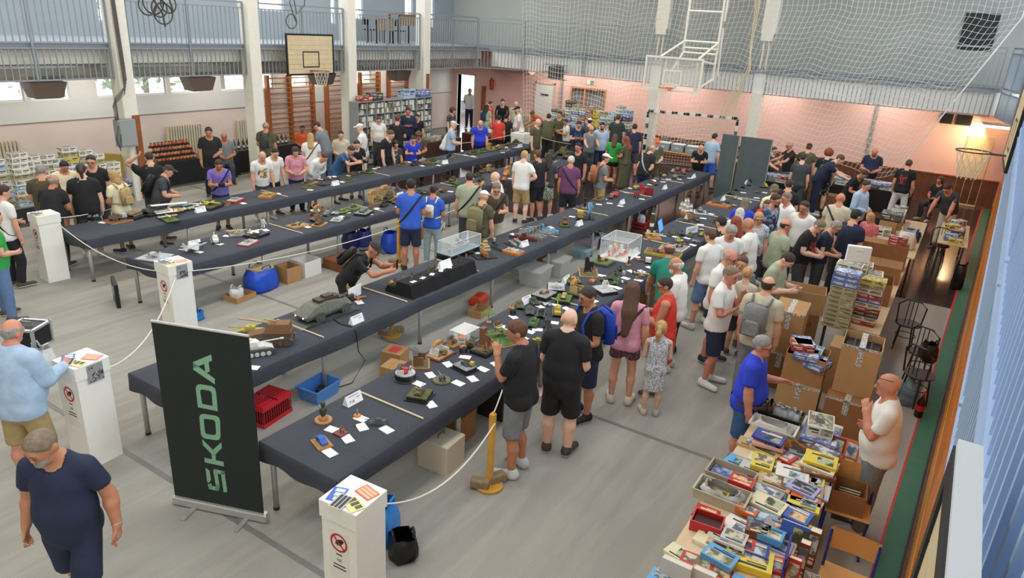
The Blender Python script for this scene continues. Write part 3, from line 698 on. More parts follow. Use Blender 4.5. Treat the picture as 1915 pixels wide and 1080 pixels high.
def person(hx, hy, H, face, label, top=('tshirt', (30, 30, 34)), bot=('shorts', (40, 42, 52)), hair=('short', (70, 55, 42)), arms=('down', 'down'), lean=0, bend=4, twist=0, head=(0, 12),
           legs='relax', skin='fair', fat=.3, fem=0, hs=1.0, shoes=(60, 60, 62), sole=(225, 225, 222), hi=False, ex=(), pr=None, prback=None, stripe=None, curl=.5, name='person', foot=None, z0=0.0, glass=None):
 lod = 'hi' if hi else 'lo'
 R, J = pose_mats(arms, lean, bend, twist, head, legs, curl); sh = (fat, fem, hs); sc = H/1.757
 body = LIB['body', lod]; x_, z_ = abs(body.P[:, 0]), body.P[:, 2]; arm = (body.P-SH*np.sign(body.P[:, :1])*[1, 0, 0]-SH*[0, 1, 1]) @ np.array([0, 0, AD[2]])+(x_-SH[0])*AD[0]
 hide = (x_ < .21) & (z_ > .90) & (z_ < 1.40)
 if top[0] != 'tank': hide |= (x_ >= .15) & (z_ > 1.0) & (arm < (.14 if top[0] != 'shirt' else .44)) & (z_ < 1.45)
 hide |= (x_ < .25) & (z_ < .95) & (z_ > {'shorts': .55, 'hotpants': .74, 'trousers': .12, 'skirt': .56, 'maxi': .16}[bot[0]])
 hide &= (body.W[:, 7:10].sum(1)+body.W[:, 15:18].sum(1)) < .1
 full = body.P; body.P = full-body.N*(hide*.024)[:, None]; B = deform(body, R, J, sh); body.P = full
 fl_, fr_ = [deform(LIB[k, lod], R, J, sh) for k in ('shoeL', 'shoeR')]
 zmin = min(fl_[:, 2].min(), fr_[:, 2].min())
 hm = body.W[:, 4] > .9; top_v = B[hm][np.argmax(B[hm][:, 2])].copy()
 fin = lambda Pp: (Pp-np.array([0, 0, zmin]))*sc
 tp = fin(top_v)
 d0 = at(hx, hy, tp[2]+z0+.012)
 v = d0[:2]/np.linalg.norm(d0[:2]); r = np.array([v[1], -v[0]]); fa = math.radians(face)
 fd = -v*math.cos(fa)+r*math.sin(fa); rz = math.atan2(fd[1], fd[0])+PI/2
 c, s = math.cos(rz), math.sin(rz)
 loc = (d0[0]-(c*tp[0]-s*tp[1]), d0[1]-(s*tp[0]+c*tp[1]), z0)
 root = thing(name, label, 'person', loc, rz)
 hc = hair[1] if hair else (90, 70, 60)
 sk = SKIN[skin]
 ms = [mat(sk, .55, var=.05, scale=9), mat(tuple(int(a*b) for a, b in zip(sk, (.80, .62, .62))), .5), mat((48, 38, 34) if hi else tuple(int(v*.66) for v in sk), .4), mat(tuple(int(.6*a+.4*b*.7) for a, b in zip(hc, sk)) if hi else tuple(int(v*.84) for v in sk), .8)]
 def add(nm, part, mats, P=None, par=None):
  o = bpy.data.objects.new(nm, fast_mesh(nm, fin(deform(part, R, J, sh) if P is None else P), part.Q, mats, part.zone)); COL.objects.link(o); o.parent = par or root; return o
 add('body', body, ms, B)
 NM = {'tshirt': 't_shirt', 'shirt': 'shirt', 'tank': 'tank_top', 'polo': 'polo_shirt', 'hotpants': 'shorts', 'maxi': 'dress_skirt'}
 tm = cloth(top[1]); zz = [tm, tm, tm, tm]
 if pr: zz[1] = pr
 if prback: zz[2] = prback
 if stripe: zz[3] = mat(stripe, .85)
 add(NM.get(top[0], top[0]), LIB[top[0], lod], zz)
 add(NM.get(bot[0], bot[0]), LIB[bot[0], lod], [bot[1] if not isinstance(bot[1], tuple) else cloth(bot[1], .12)])
 sm = [mat(shoes, .7), mat(sole, .6)]
 add('shoe', LIB['shoeL', lod], sm, fl_); add('shoe', LIB['shoeR', lod], sm, fr_)
 if hair and hair[0] != 'bald':
  add('hair', LIB[hair[0], lod], [mat(hair[1], .65, var=.25, scale=30, bump=.4, bscale=90)])
 for e in ex:
  if e[0] == 'cap': add('cap', LIB['cap', lod], [mat(e[1], .8)])
  elif e[0] == 'beard': add('beard', LIB['beard', lod], [mat(e[1], .85, var=.2, scale=40)])
  elif e[0] == 'glasses': add('glasses', LIB['glasses'], [mat((25, 22, 22), .4)])
  elif e[0] == 'glasses_up': add('glasses', LIB['eyewear_up'], [mat((25, 22, 22), .4)])
  elif e[0] in ('strapL', 'strapR'): add('strap', LIB[e[0]], [mat(e[1], .7)])
  elif e[0] == 'watch': add('watch', LIB['watch'], [mat(e[1], .3, .8)])
 info = dict(spec=(hx, hy, H, z0), tp=tp, root=root, R=R, J=J, fin=fin, sh=sh, loc=loc, rz=rz, sc=sc, lod=lod)
 PEOPLE.append(info); return info
def bone_point(info, bone, p):
 """where a point of the rest figure, carried by a bone, stands in the hall"""
 q = info['fin'](info['R'][bone] @ (np.array(p, float)-JOINT[bone])+info['J'][bone]); c, s = math.cos(info['rz']), math.sin(info['rz']); l = info['loc']
 return Vector((l[0]+c*q[0]-s*q[1], l[1]+s*q[0]+c*q[1], l[2]+q[2]))
def hand_pos(info, side='R'):
 return bone_point(info, 7 if side == 'L' else 15, (KN+HD*.03) if side == 'L' else mir(KN+HD*.03))
PACK = {'pack_body': MB().bev(-.15, .15, .15, .30, 1.02, 1.44, .05), 'pocket': MB().bev(-.11, .11, .30, .34, 1.05, 1.24, .025)}
def backpack(info, col, label, s=1.0, col2=None):
 """a rucksack carried by the chest bone of its wearer, built at its own place"""
 root = thing('backpack', label, 'backpack', info['loc'], info['rz']); fy = .03*info['sh'][0]
 def piece(nm, mb, c):
  P = np.array(mb.v, float); ctr = np.array((0, .15, 1.25))
  P = ctr+(P-ctr)*s if nm != 'shoulder_strap' else P
  P = P+np.array((0, fy, 0)); P = info['fin']((P-JOINT[2]) @ info['R'][2].T+info['J'][2])
  o = put(nm, fast_mesh(nm, P, mb.f, [mat(c, .7, var=.15, scale=20)], None, nm != 'pocket'), root)
 for k, mb in PACK.items(): piece(k, mb, col if k == 'pack_body' or not col2 else col2)
 for sd in (1, -1): piece('shoulder_strap', MB().tube([(sd*.10, .14, 1.40), (sd*.12, .06, 1.50), (sd*.125, -.08, 1.47), (sd*.13, -.165, 1.34), (sd*.14, -.15, 1.18), (sd*.19, -.02, 1.10), (sd*.12, .13, 1.08)], .017, 6), col)
def held(info, kind, label, side='R', both=False):
 a = hand_pos(info, side)
 if both: a = (a+hand_pos(info, 'L'))/2
 t = thing('camera' if kind == 'camera' else 'mobile_phone' if kind == 'phone' else kind, label, 'camera' if kind == 'camera' else 'phone' if kind == 'phone' else 'box', a, info['rz'])
 if kind == 'camera': MB().bev(-.065, .065, -.03, .03, -.04, .05, .01).build('camera_body', M_BLK, t); MB().cyl((0, -.03, 0), (0, -.10, 0), .033, n=12).build('lens', M_BLK, t)
 else: MB().bev(-.038, .038, -.006, .004, -.02, .13, .003).build('phone_body', M_BLK, t); MB().box(-.034, .034, .004, .005, -.01, .12).build('screen', mat((60, 70, 80), .2), t)
 return t
M_BLK = mat((22, 22, 24), .4)
# ================================================================== fixed sports gear and fittings of the hall
M_STEEL = mat((150, 152, 152), .35, .7); M_BLACK = mat((24, 24, 26), .5); M_CORD = mat((228, 224, 210), .8); M_WHITEMET = mat((232, 228, 212), .4)
M_BOARD = mat((216, 196, 158), .5, var=.08, scale=5)
def hoop_net(par, c, R=.225, drop=.42, col=M_CORD, r=.005):
 g = MB(); n = 12
 for k in range(n):
  for s in (1, -1):
   pts = [(c[0]+(R*(1-.42*t))*math.cos(2*PI*(k+s*t*2.0)/n), c[1]+(R*(1-.42*t))*math.sin(2*PI*(k+s*t*2.0)/n), c[2]-drop*t) for t in (0, .33, .66, 1)]
   g.tube(pts, r, 3, False)
 g.build('net', col, par)
def wooden_backboard(x0, x1, y, z0, z1, label, rim=None, rimcol=(150, 70, 40), sgn=-1):
 t = thing('basketball_backboard', label, 'backboard', ((x0+x1)/2, y, z0)); w = (x1-x0)/2; h = z1-z0; n = 8
 for k in range(n):
  MB().box(-w+.05, w-.05, 0, -sgn*.03, .05+(h-.1)*k/n+.003, .05+(h-.1)*(k+1)/n-.003).build('plank', M_BOARD, t)
 f = MB()
 for a in ((-w, w, 0, .05), (-w, w, h-.05, h), (-w, -w+.05, .05, h-.05), (w-.05, w, .05, h-.05)):
  f.box(a[0], a[1], sgn*.006, -sgn*.035, a[2], a[3])
 f.build('frame', M_BLACK, t)
 g = MB(); a, b, c, d, e = -.32, .32, .22, .68, .035
 for q in ((a, b, c, c+e), (a, b, d-e, d), (a, a+e, c+e, d-e), (b-e, b, c+e, d-e)): g.box(q[0], q[1], sgn*.004, 0, q[2], q[3])
 g.build('target_square', M_BLACK, t)
 if rim:
  cc = (0, sgn*.42, .15); m = mat(rimcol, .4, .2)
  ro = MB().torus(cc, .235, .011, 'z', 24, 6).box(-.07, .07, 0, sgn*.19, .13, .15).build('rim', m, t); hoop_net(t, cc)
 MB().box(-w*.6, -w*.5, .035 if sgn < 0 else -.035, -sgn*(.325 if sgn < 0 else .08), .2, .26).build('bracket', M_STEEL, t); MB().box(w*.5, w*.6, .035 if sgn < 0 else -.035, -sgn*(.325 if sgn < 0 else .08), .2, .26).build('bracket', M_STEEL, t)
 return t
wooden_backboard(14.32, 16.14, 16.96, 2.90, 4.07, 'beige plank backboard with black frame hung on the left gallery', True)
t = wooden_backboard(12.0, 13.8, -.56, 3.12, 4.25, 'backboard and hoop seen edge-on below the right gallery', True, (90, 60, 44), 1)
wooden_backboard(-.55, 1.33, -.115, 2.98, 4.05, 'beige backboard edge with pale top just below the camera', None, sgn=1)
MB().box(-.93, .94, -.036, .002, 1.07, 1.085).build('top_cap', mat((226, 228, 226), .5), bpy.data.objects['basketball_backboard.002'])
# hanging glass backboard
t = thing('hanging_basketball_hoop', 'clear backboard with orange rim hung on a white steel truss', 'basketball hoop', (22.4, 8.335, 2.93))
w, h = .965, 1.06
f = MB()
for a in ((-w, w, 0, .06), (-w, w, h-.06, h), (-w, -w+.06, .06, h-.06), (w-.06, w, .06, h-.06)): f.box(-.03, .03, a[0], a[1], a[2], a[3])
f.build('board_frame', M_WHITEMET, t)
MB().box(-.008, .008, -w+.06, w-.06, .06, h-.06).build('clear_panel', mat((235, 232, 222), .1, alpha=.22), t)
f = MB(); a, b, c, d, e = -.30, .30, .2, .66, .04
for q in ((a, b, c, c+e), (a, b, d-e, d), (a, a+e, c+e, d-e), (b-e, b, c+e, d-e)): f.box(-.014, -.009, q[0], q[1], q[2], q[3])
f.build('target_square', M_WHITEMET, t)
MB().torus((-.42, 0, .13), .235, .012, 'z', 24, 6).box(-.19, -.03, -.07, .07, .10, .14).box(-.1, -.03, -.05, .05, .02, .1).build('rim', mat((226, 92, 40), .4), t)
hoop_net(t, (-.42, 0, .13))
f = MB(); T = .045
ya, yb, X = 0.0, -1.1, .7
for p, q in [((X, ya, 1.2), (X, ya, 5.45)), ((X, yb, .4), (X, yb, 5.45)), ((X+.3, yb, 2.2), (X+.1, yb-.1, 5.45)), ((X+.3, ya+.1, 2.2), (X+.1, ya, 5.45)), ((X, ya, 1.55), (X, yb, 1.55)), ((X, ya, 1.35), (X, yb, 1.35)), ((X, ya, 1.2), (X, yb, 1.2)), ((X, ya, 2.45), (X, yb, 2.45)), ((X, ya, 3.4), (X, yb, 3.4)),
             ((X, ya, 1.55), (.03, .5, 1.03)), ((X, yb, 1.55), (.03, -.75, 1.03)), ((X, yb, .45), (.03, -.8, .1)), ((X, yb, .9), (.03, -.8, 1.0)), ((.1, .3, .1), (.1, .3, 1.0)), ((.1, -.1, .1), (.1, -.1, 1.0)), ((.1, -.75, .05), (.1, -.75, 1.0)), ((X, ya, 1.2), (.1, .3, .2)), ((X+.25, yb-.05, .55), (X+.1, yb-.05, 2.0))]:
 f.cyl(p, q, T*.8, n=6)
f.build('truss', M_WHITEMET, t)
# handball goal in black and white stripes
pl, pr_ = at(1213, 207, 2.0), at(1380, 222, 2.0)
dv = pr_-pl; L = np.linalg.norm(dv[:2]); an = math.atan2(dv[1], dv[0])
t = thing('handball_goal', 'handball goal with black and white striped posts in front of pink wall', 'goal', (pl[0], pl[1], 0), an)
mb_, mw = mat((28, 28, 30), .5), mat((236, 234, 226), .5)
n = 15
for k in range(n):
 MB().box(L*k/n, L*(k+1)/n, -.045, .045, 1.96, 2.05).build('crossbar_stripe', mb_ if k % 2 == 0 else mw, t)
for x in (0, L):
 for k in range(10):
  MB().box(x-.045, x+.045, -.045, .045, 1.96*k/10, 1.96*(k+1)/10).build('post_stripe', mw if k % 2 == 0 else mb_, t)
f = MB()
for x in (0, L): f.tube([(x, .04, 1.98), (x, .55, 1.9), (x, .85, 0.02)], .02, 6)
f.cyl((0, .85, .03), (L, .85, .03), .02); f.build('back_frame', M_STEEL, t)
f = MB()
for k in range(29):
 x = L*k/28; f.tube([(x, .05, 1.96), (x+.02*math.sin(k), .5, 1.86), (x, .84, .05)], .0045, 3, False)
for k in range(19):
 z = 1.9*(1-k/18)+.03; y = .55+.3*(1-z/1.9); f.tube([(0, y, z), (L*.3, y+.06, z-.05), (L*.7, y+.05, z-.05), (L, y, z)], .0045, 3, False)
f.build('goal_net', M_CORD, t)
# big protective net hanging in front of the far gallery
f = MB(); NY, NZ = 104, 38
def netpt(i, j):
 v = j/NZ; z = 7.2-6.2*v
 y1 = 15.6-.5*v; y0 = (-.5+max(0, (5.6-z))*.45)
 u = i/NY; y = y1+(y0-y1)*u
 x = 24.45+.10*math.sin(u*37)+.05*math.sin(u*91+1)
 z += .10*math.sin(u*37+.8)*(.3+v)+.03*math.sin(u*83)
 return (x, y, z)
for i in range(NY+1):
 f.tube([netpt(i, j) for j in range(0, NZ+1, 2)], .0056, 3, False)
for j in range(NZ+1):
 f.tube([netpt(i, j) for i in range(0, NY+1, 1)], .0056, 3, False)
f.tube([netpt(NY, j) for j in range(0, NZ+1, 2)], .02, 5)
tag(f.build('safety_net', mat((232, 230, 218), .8)), 'white cord ball-stop net hanging in front of the far gallery', 'net')
f = MB()
for k in range(14):
 a = k*.45; f.tube([(24.2+.04*math.cos(a), 6.55+.05*math.sin(a)+.1*math.cos(k), 7.2), (24.2+.03*math.cos(a), 6.50+.03*math.sin(a), 4.4), (24.2+.04*math.sin(a*2), 6.45+.05*math.cos(a), 3.7), (24.2+.04*math.sin(a), 6.6+.03*k, 2.7), (24.2, 6.9+.12*math.sin(k*2)+.05*k, 1.9-.04*k)], .008, 4, False)
tag(f.build('bundled_net', mat((222, 210, 180), .8)), 'gathered end of the net hanging beside the glass backboard', 'net')
# wall bars along the left wall
RUNG = {}
def wall_bars(xs, label, rows=14, top=2.58):
 t = thing('wall_bars', label, 'wall bars', (xs[0], YL-.14, 0))
 for x in xs: MB().bev(x-xs[0]-.055, x-xs[0]+.055, -.03, .12, 0.02, top, .008).build('upright', M_WOOD, t)
 for a, b in zip(xs[:-1], xs[1:]):
  key = round(b-a, 3)
  if key not in RUNG: RUNG[key] = MB().cyl((.05, 0, 0), (b-a-.05, 0, 0), .02, n=8).mesh('rung', mat((196, 120, 56), .35, var=.15), True)
  for k in range(rows):
   z = top-.1-.168*k
   put('rung', RUNG[key], t, (a-xs[0], -.04 if k != 1 else -.10, z))
wall_bars([16.32, 17.28, 18.32], 'wide orange wooden wall bars beside second white column')
wall_bars([19.0, 20.12], 'single orange wooden wall bars between the columns')
wall_bars([20.75, 21.8], 'orange wall bars just behind the kit shelves, nearer one')
wall_bars([22.4, 23.5], 'orange wall bars just behind the kit shelves, farther one')
# radiators
FIN = MB().bev(-.03, .03, -.06, .06, 0, 1, .012).mesh('fin', mat((214, 204, 178), .45))
def radiator(x0, x1, z0, z1, label, y=YL-.17):
 t = thing('radiator', label, 'radiator', (x0, y, z0)); n = int((x1-x0)/.085)
 for k in range(n): put('fin', FIN, t, (.04+k*(x1-x0-.08)/(n-1), 0, 0), 0, (1, 1, z1-z0))
 MB().cyl((0, 0, .1), (x1-x0, 0, .1), .025).cyl((0, 0, z1-z0-.1), (x1-x0, 0, z1-z0-.1), .025).build('manifold', mat((206, 196, 172), .45), t)
 MB().box(.2, .24, 0, .14, .2, .24).box(x1-x0-.24, x1-x0-.2, 0, .14, .2, .24).box(.2, .24, 0, .05, -z0, .1).box(x1-x0-.24, x1-x0-.2, 0, .05, -z0, .1).build('bracket', M_STEEL, t)
radiator(12.45, 13.65, .2, 1.2, 'cream ribbed radiator on left wall between first two columns')
radiator(14.95, 15.9, .2, 1.2, 'cream ribbed radiator half hidden by second column')
radiator(7.2, 8.42, .2, 1.2, 'cream ribbed radiator at the left picture edge behind boxes')
t = thing('radiator', 'white-pink radiator under the far wall beside the white door', 'radiator', (XF-.14, 16.1, .15), PI/2)
for k in range(12): put('fin', FIN, t, (.04+k*.09, 0, 0), 0, (1, 1, .85))
MB().cyl((0, 0, .1), (1.1, 0, .1), .025).box(.2, .24, 0, .05, -.15, .1).box(.9, .94, 0, .05, -.15, .1).build('manifold', mat((206, 196, 172), .45), t)
# ducts under the left gallery with their outlet hoods
M_GALV = mat((196, 194, 186), .35, .55, var=.15, scale=2)
t = thing('ventilation_duct', 'round galvanised air duct running under the left gallery', 'duct', (-4, 18.35, 3.14))
for k in range(16):
 MB().cyl((k*1.8, 0, 0), (k*1.8+1.78, 0, 0), .30, n=20).build('duct_section', M_GALV, t)
 MB().cyl((k*1.8+1.765, 0, 0), (k*1.8+1.815, 0, 0), .315, n=20).build('joint_ring', M_GALV, t)
for i, x in enumerate((8.35, 12.35, 16.9, 20.7)):
 t = thing('air_outlet', 'brown air outlet hood hanging under the left gallery, %s from the camera' % ['first', 'second', 'third', 'fourth'][i], 'air vent', (x, 18.35, 2.46))
 MB().loft([[(-.3, -.2, 0), (.3, -.2, 0), (.3, .2, 0), (-.3, .2, 0)], [(-.4, -.27, .36), (.4, -.27, .36), (.4, .27, .36), (-.4, .27, .36)]], True, True).build('hood', mat((120, 104, 92), .5), t)
 MB().box(-.26, .26, -.16, .16, -.015, 0).build('grille', mat((80, 70, 62), .5), t)
t = MB().cyl((0, 0, 0), (0, 1.9, 0), .42, n=20).build('duct_end', mat((196, 160, 140), .5), None, (25.75, 15.6, 3.17)); tag(t, 'rounded beige duct belly under the far gallery corner', 'duct')
# electric cabinet and cables on the first column
t = thing('electric_cabinet', 'grey electric cabinet with coiled cables on first left column', 'electric cabinet', (9.35, 16.99, 1.62))
MB().bev(-.22, .22, -.16, .08, -.22, .42, .02).build('case', mat((140, 146, 146), .5), t); MB().box(-.19, .19, -.17, -.16, -.18, .38).build('door', mat((152, 158, 158), .5), t)
f = MB()
for k in range(5): f.tube([(-.24+.02*k, -.1, .42), (-.26+.02*k, -.12, .75+.05*k), (-.05+.03*k, -.08, .9+.06*k), (.12+.02*k, -.02, 1.0+.08*k), (.14+.02*k, .02, 1.6), (.10+.02*k, .02, 3.6)], .011, 5)
for k in range(4): f.tube([(-.24, -.17-.01*k, .3), (-.30-.01*k, -.18, .0), (-.26, -.19, -.2-.03*k), (-.2, -.19, .1)], .012, 5)
f.build('cable', mat((96, 90, 84), .5), t)
tag(MB().bev(0, .16, -.06, 0, 0, 2.05, .006).build('timber_guard', M_WOOD2, None, (9.62, 17.07, .05)), 'reddish timber guard board on first left column', 'board')
tag(MB().bev(0, .12, -.06, 0, 0, 2.2, .006).build('timber_guard', M_WOOD2, None, (20.75, 17.07, .6)), 'reddish timber guard board on fourth left column', 'board')
tag(MB().bev(-.09, .09, -.06, .06, 0, 1.6, .006).build('timber_guard', M_WOOD2, None, (XF-.08, 18.66, .4)), 'narrow brown timber guard beside the open exit', 'board')
# ropes and rings tied up in front of the left gallery
def rope(name, loops, label):
 f = MB()
 for c, R, ax in loops: f.torus(c, R, .018, ax, 20, 5)
 tag(f.build(name, mat((74, 70, 62), .8), None), label, 'rope')
p = at_y(295, 15, 16.9)
f = MB()
for k, (dx, dz, R) in enumerate([(-.25, .05, .22), (.05, .0, .2), (.15, -.12, .24), (.32, .1, .2), (-.05, .12, .26)]): f.torus((p[0]+dx, 16.9+.02*k, p[2]+dz), R, .018, 'y', 20, 5)
f.tube([(p[0]-.1, 16.9, p[2]+.2), (p[0]+.1, 16.9, p[2]-.1), (p[0]+.14, 16.9, p[2]-.42)], .022, 5).tube([(p[0]+.3, 16.9, p[2]+.3), (p[0]+.38, 16.9, p[2]-.05)], .022, 5).tube([(p[0]+.1, 16.9, p[2]+.2), (p[0]+.1, 16.9, 8.59)], .015, 5)
tag(f.build('climbing_rope', mat((74, 72, 62), .8)), 'tangle of dark coiled ropes hanging before the left gallery', 'rope')
p = at_y(545, 40, 16.8); f = MB()
f.torus((p[0], 16.8, p[2]), .19, .016, 'y', 22, 5).tube([(p[0]+.15, 16.8, p[2]), (p[0]-.03, 16.8, p[2]+.5), (p[0]+.1, 16.8, p[2]+.75), (p[0]+.2, 16.8, p[2]+.2), (p[0]+.5, 16.8, p[2]+.45), (p[0]+.62, 16.8, p[2]+1.2), (p[0]+.62, 16.8, 8.59)], .016, 5)
tag(f.build('gymnastic_ring', mat((84, 78, 70), .7)), 'gymnastic ring and rope looped above the plank backboard', 'gym ring')
# doors, exit, signs on the far wall
d = struct(thing('door_1', None, None, (XF, 15.1, 0)))
MB().box(-.05, 0, 0, .84, 0, 2.36).build('leaf', mat((240, 236, 230), .5), d); f = MB()
for a in ((-.06, 0, 0, 2.42), (.84, .90, 0, 2.42), (-.06, .90, 2.36, 2.42)): f.box(-.07, 0, a[0], a[1], a[2], a[3])
f.build('frame', mat((214, 190, 176), .5), d); MB().box(-.062, -.05, .22, .62, 1.88, 1.96).build('sign_plate', mat((40, 36, 36), .5), d); MB().cyl((-.11, .74, 1.05), (-.05, .74, 1.05), .015).box(-.12, -.10, .62, .75, 1.04, 1.06).build('handle', M_STEEL, d)
d = struct(thing('door_2', None, None, (XF, DX0, 0))); f = MB()
for a in ((-.07, 0, 0, 2.42), (.93, 1.0, 0, 2.42), (-.07, 1.0, 2.38, 2.44)): f.box(-.03, .27, a[0], a[1], a[2], a[3])
f.build('frame', mat((230, 226, 220), .5), d)
MB().box(.27, 1.15, -.07, -.02, 0.02, 2.36).build('open_leaf', mat((220, 220, 214), .4), d)
w = struct(thing('window_30', None, None, (XF, 12.65, 1.2))); f = MB()
for a in ((0, 1.65, 0, .07), (0, 1.65, 1.13, 1.2), (0, .07, .07, 1.13), (1.58, 1.65, .07, 1.13), (.95, 1.02, .07, 1.13)): f.box(-.03, .2, a[0], a[1], a[2], a[3])
f.build('frame', mat((196, 140, 96), .5), w); MB().box(.1, .11, .07, 1.58, .07, 1.13).build('pane', M_PANE, w)
MR = mat((104, 30, 40), .85, var=.2, scale=9)
for a, b in ((.08, .93), (1.12, 1.56)):
 g = MB(); n = 14; g.loft([[(.16+.02*math.sin(k*1.6), a+(b-a)*k/n, z) for k in range(n+1)] for z in (.05, 1.15)], closed=False); g.build('curtain', MR, w)
MB().box(.24, .25, 0, 1.65, 0, 1.2).build('inner_wall', mat((190, 150, 110), .8), w)
def exit_sign(x, y, z, label):
 t = thing('exit_sign', label, 'sign', (x, y, z)); MB().box(-.03, 0, -.16, .16, -.09, .09).box(-.02, -.01, -.01, .01, .09, .60 if x < 25 else .095).build('plate', mat((236, 238, 232), .5), t)
 MB().box(-.034, -.03, -.14, .0, -.075, .075).build('green_field', mat((20, 110, 70), .5), t)
 MB().ell((-.037, -.05, .04), (.004, .014, .014), 8, 4).add([(-.037, -.09, .02), (-.037, -.03, .025), (-.037, -.05, -.02), (-.037, -.02, -.06), (-.037, -.04, -.065), (-.037, -.07, -.02), (-.037, -.11, -.055), (-.037, -.12, -.04)], [(0, 1, 2, 3, 4, 5, 6, 7)]).add([(-.036, .03, .03), (-.036, .03, -.03), (-.036, .12, 0)], [(0, 1, 2)]).build('running_figure', mat((236, 238, 232), .5), t)
exit_sign(XF, 13.4, 2.62, 'white and green exit sign above the curtained window'); exit_sign(24.6, 17.52, 3.02, 'small green exit sign under the gallery corner')
t = thing('fire_extinguisher', 'red fire extinguisher hung on the wall beside the exit', 'fire extinguisher', (XF-.14, 18.2, 1.88))
MB().lathe([(.0, 0), (.075, .01), (.08, .05), (.08, .36), (.05, .43), (.02, .46)], 14).build('cylinder', mat((190, 30, 40), .35), t, smooth=True); MB().cyl((0, 0, .46), (0, 0, .5), .02).box(-.08, .02, -.015, .015, .49, .52).box(0, .14, -.02, .02, .40, .44).build('valve', M_BLACK, t); MB().tube([(0, .03, .48), (-.02, .1, .4), (0, .09, .12)], .012, 5).build('hose', M_BLACK, t)
for x, y, lab in ((XF-.06, 14.72, 'slim grey pipe on far wall beside the white door'), (XF-.06, 2.72, 'slim grey pipe on far wall in the peach coloured corner')):
 tag(MB().cyl((0, 0, 0), (0, 0, 3.0), .055, n=10).build('wall_pipe', mat((142, 144, 146), .5), None, (x, y, 0)), lab, 'pipe')
p = at_x(1043, 134, 25.0); t = thing('caged_scoreboard', 'dark box in a wire cage under the far gallery edge', 'scoreboard', (24.85, p[1], p[2]-.25))
MB().bev(-.12, .12, -.28, .28, 0, .46, .02).build('case', mat((66, 60, 54), .5), t); f = MB()
for z in (-.03, .24, .50): f.tube([(-.2, -.45, z), (-.2, .45, z), (.14, .45, z), (.14, -.45, z), (-.2, -.45, z)], .008, 4)
for k in range(9): f.tube([(-.2, -.45+.1125*k, -.03), (-.2, -.45+.1125*k, .5)], .006, 4)
f.box(.1, .16, -.03, .03, .46, .55); f.build('cage', M_STEEL, t)
# louvres, hatches and lamp at the right end of the far wall
t = thing('wall_louvre', 'black louvred panel high on far wall at upper right', 'louvre', (XF-.02, .45, 4.72)); MB().box(-.04, 0, -.45, .45, 0, 1.05).build('frame', M_BLACK, t)
for k in range(8): MB().box(-.06, -.04, -.40, .40, .06+k*.122, .13+k*.122).build('slat', mat((40, 40, 42), .5), t)
for y0, y1, lab in ((.50, .84, 'small dark hatch under the far gallery, left one of two'), (-.02, .42, 'larger dark hatch under the far gallery, right one of two')):
 t = thing('wall_hatch', lab, 'hatch', (XF-.02, y0, 2.48)); MB().box(-.03, 0, 0, y1-y0, 0, .32).build('frame', mat((46, 40, 38), .5), t); MB().box(-.035, -.03, .03, y1-y0-.03, .03, .29).build('opening', mat((12, 10, 10), .6), t)
t = thing('wall_lamp', 'glowing tube lamp under the gallery in the right far corner', 'lamp', (26.4, -.55, 2.52)); MB().bev(-.08, .08, -.5, .5, .08, .16, .02).build('housing', mat((226, 222, 210), .5), t)
MB().cyl((0, -.48, .04), (0, .48, .04), .035, n=10).build('tube', mat((255, 226, 170), .5, emit=9), t)
area_light('corner_lamp_light', (26.2, -.4, 2.5), (26.2, 2.5, .8), .9, .15, 42, (1.0, .74, .42))
struct(MB().box(XF-.03, XF, -.75, -.05, 0, 2.2).build('door_3', mat((226, 196, 150), .5)))
# stored furniture on the left gallery
p = at_y(705, 55, 19.2)
for k, (x, w, hh, lab) in enumerate([(19.6, 1.0, .85, 'brown table stored on left gallery, nearer one'), (20.8, 1.2, 1.05, 'taller brown table stored on left gallery, farther one')]):
 t = thing('stored_table', lab, 'table', (x, 18.4, 3.74)); MB().box(0, w, 0, .6, hh-.05, hh).build('table_top', mat((140, 112, 88), .6), t)
 MB().box(.06, w-.06, .02, .05, hh-.40, hh-.05).build('apron', mat((150, 120, 92), .6), t)
 for a in (.03, w-.08):
  for b in (.03, .52): MB().box(a, a+.05, b, b+.05, 0, hh-.05).build('leg', M_BLACK, t)
for k in range(4):
 t = thing('stored_chair', 'dark stacking chair stored on left gallery, %s from the camera' % ['third', 'fourth', 'first', 'second'][k], 'chair', (21.0+.6*k-1.9*(k > 1), 19.4-.25*(k % 2), 3.74), .1*k, 'dark chairs stored on the left gallery')
 MB().box(-.2, .2, -.2, .2, .42, .46).build('seat', M_BLACK, t); MB().box(-.2, .2, .17, .2, .6, .85).build('backrest', M_BLACK, t)
 for a in (-.18, .16):
  for b in (-.18, .16): MB().box(a, a+.025, b, b+.025, 0, .86 if b > 0 else .44).build('leg', M_BLACK, t)
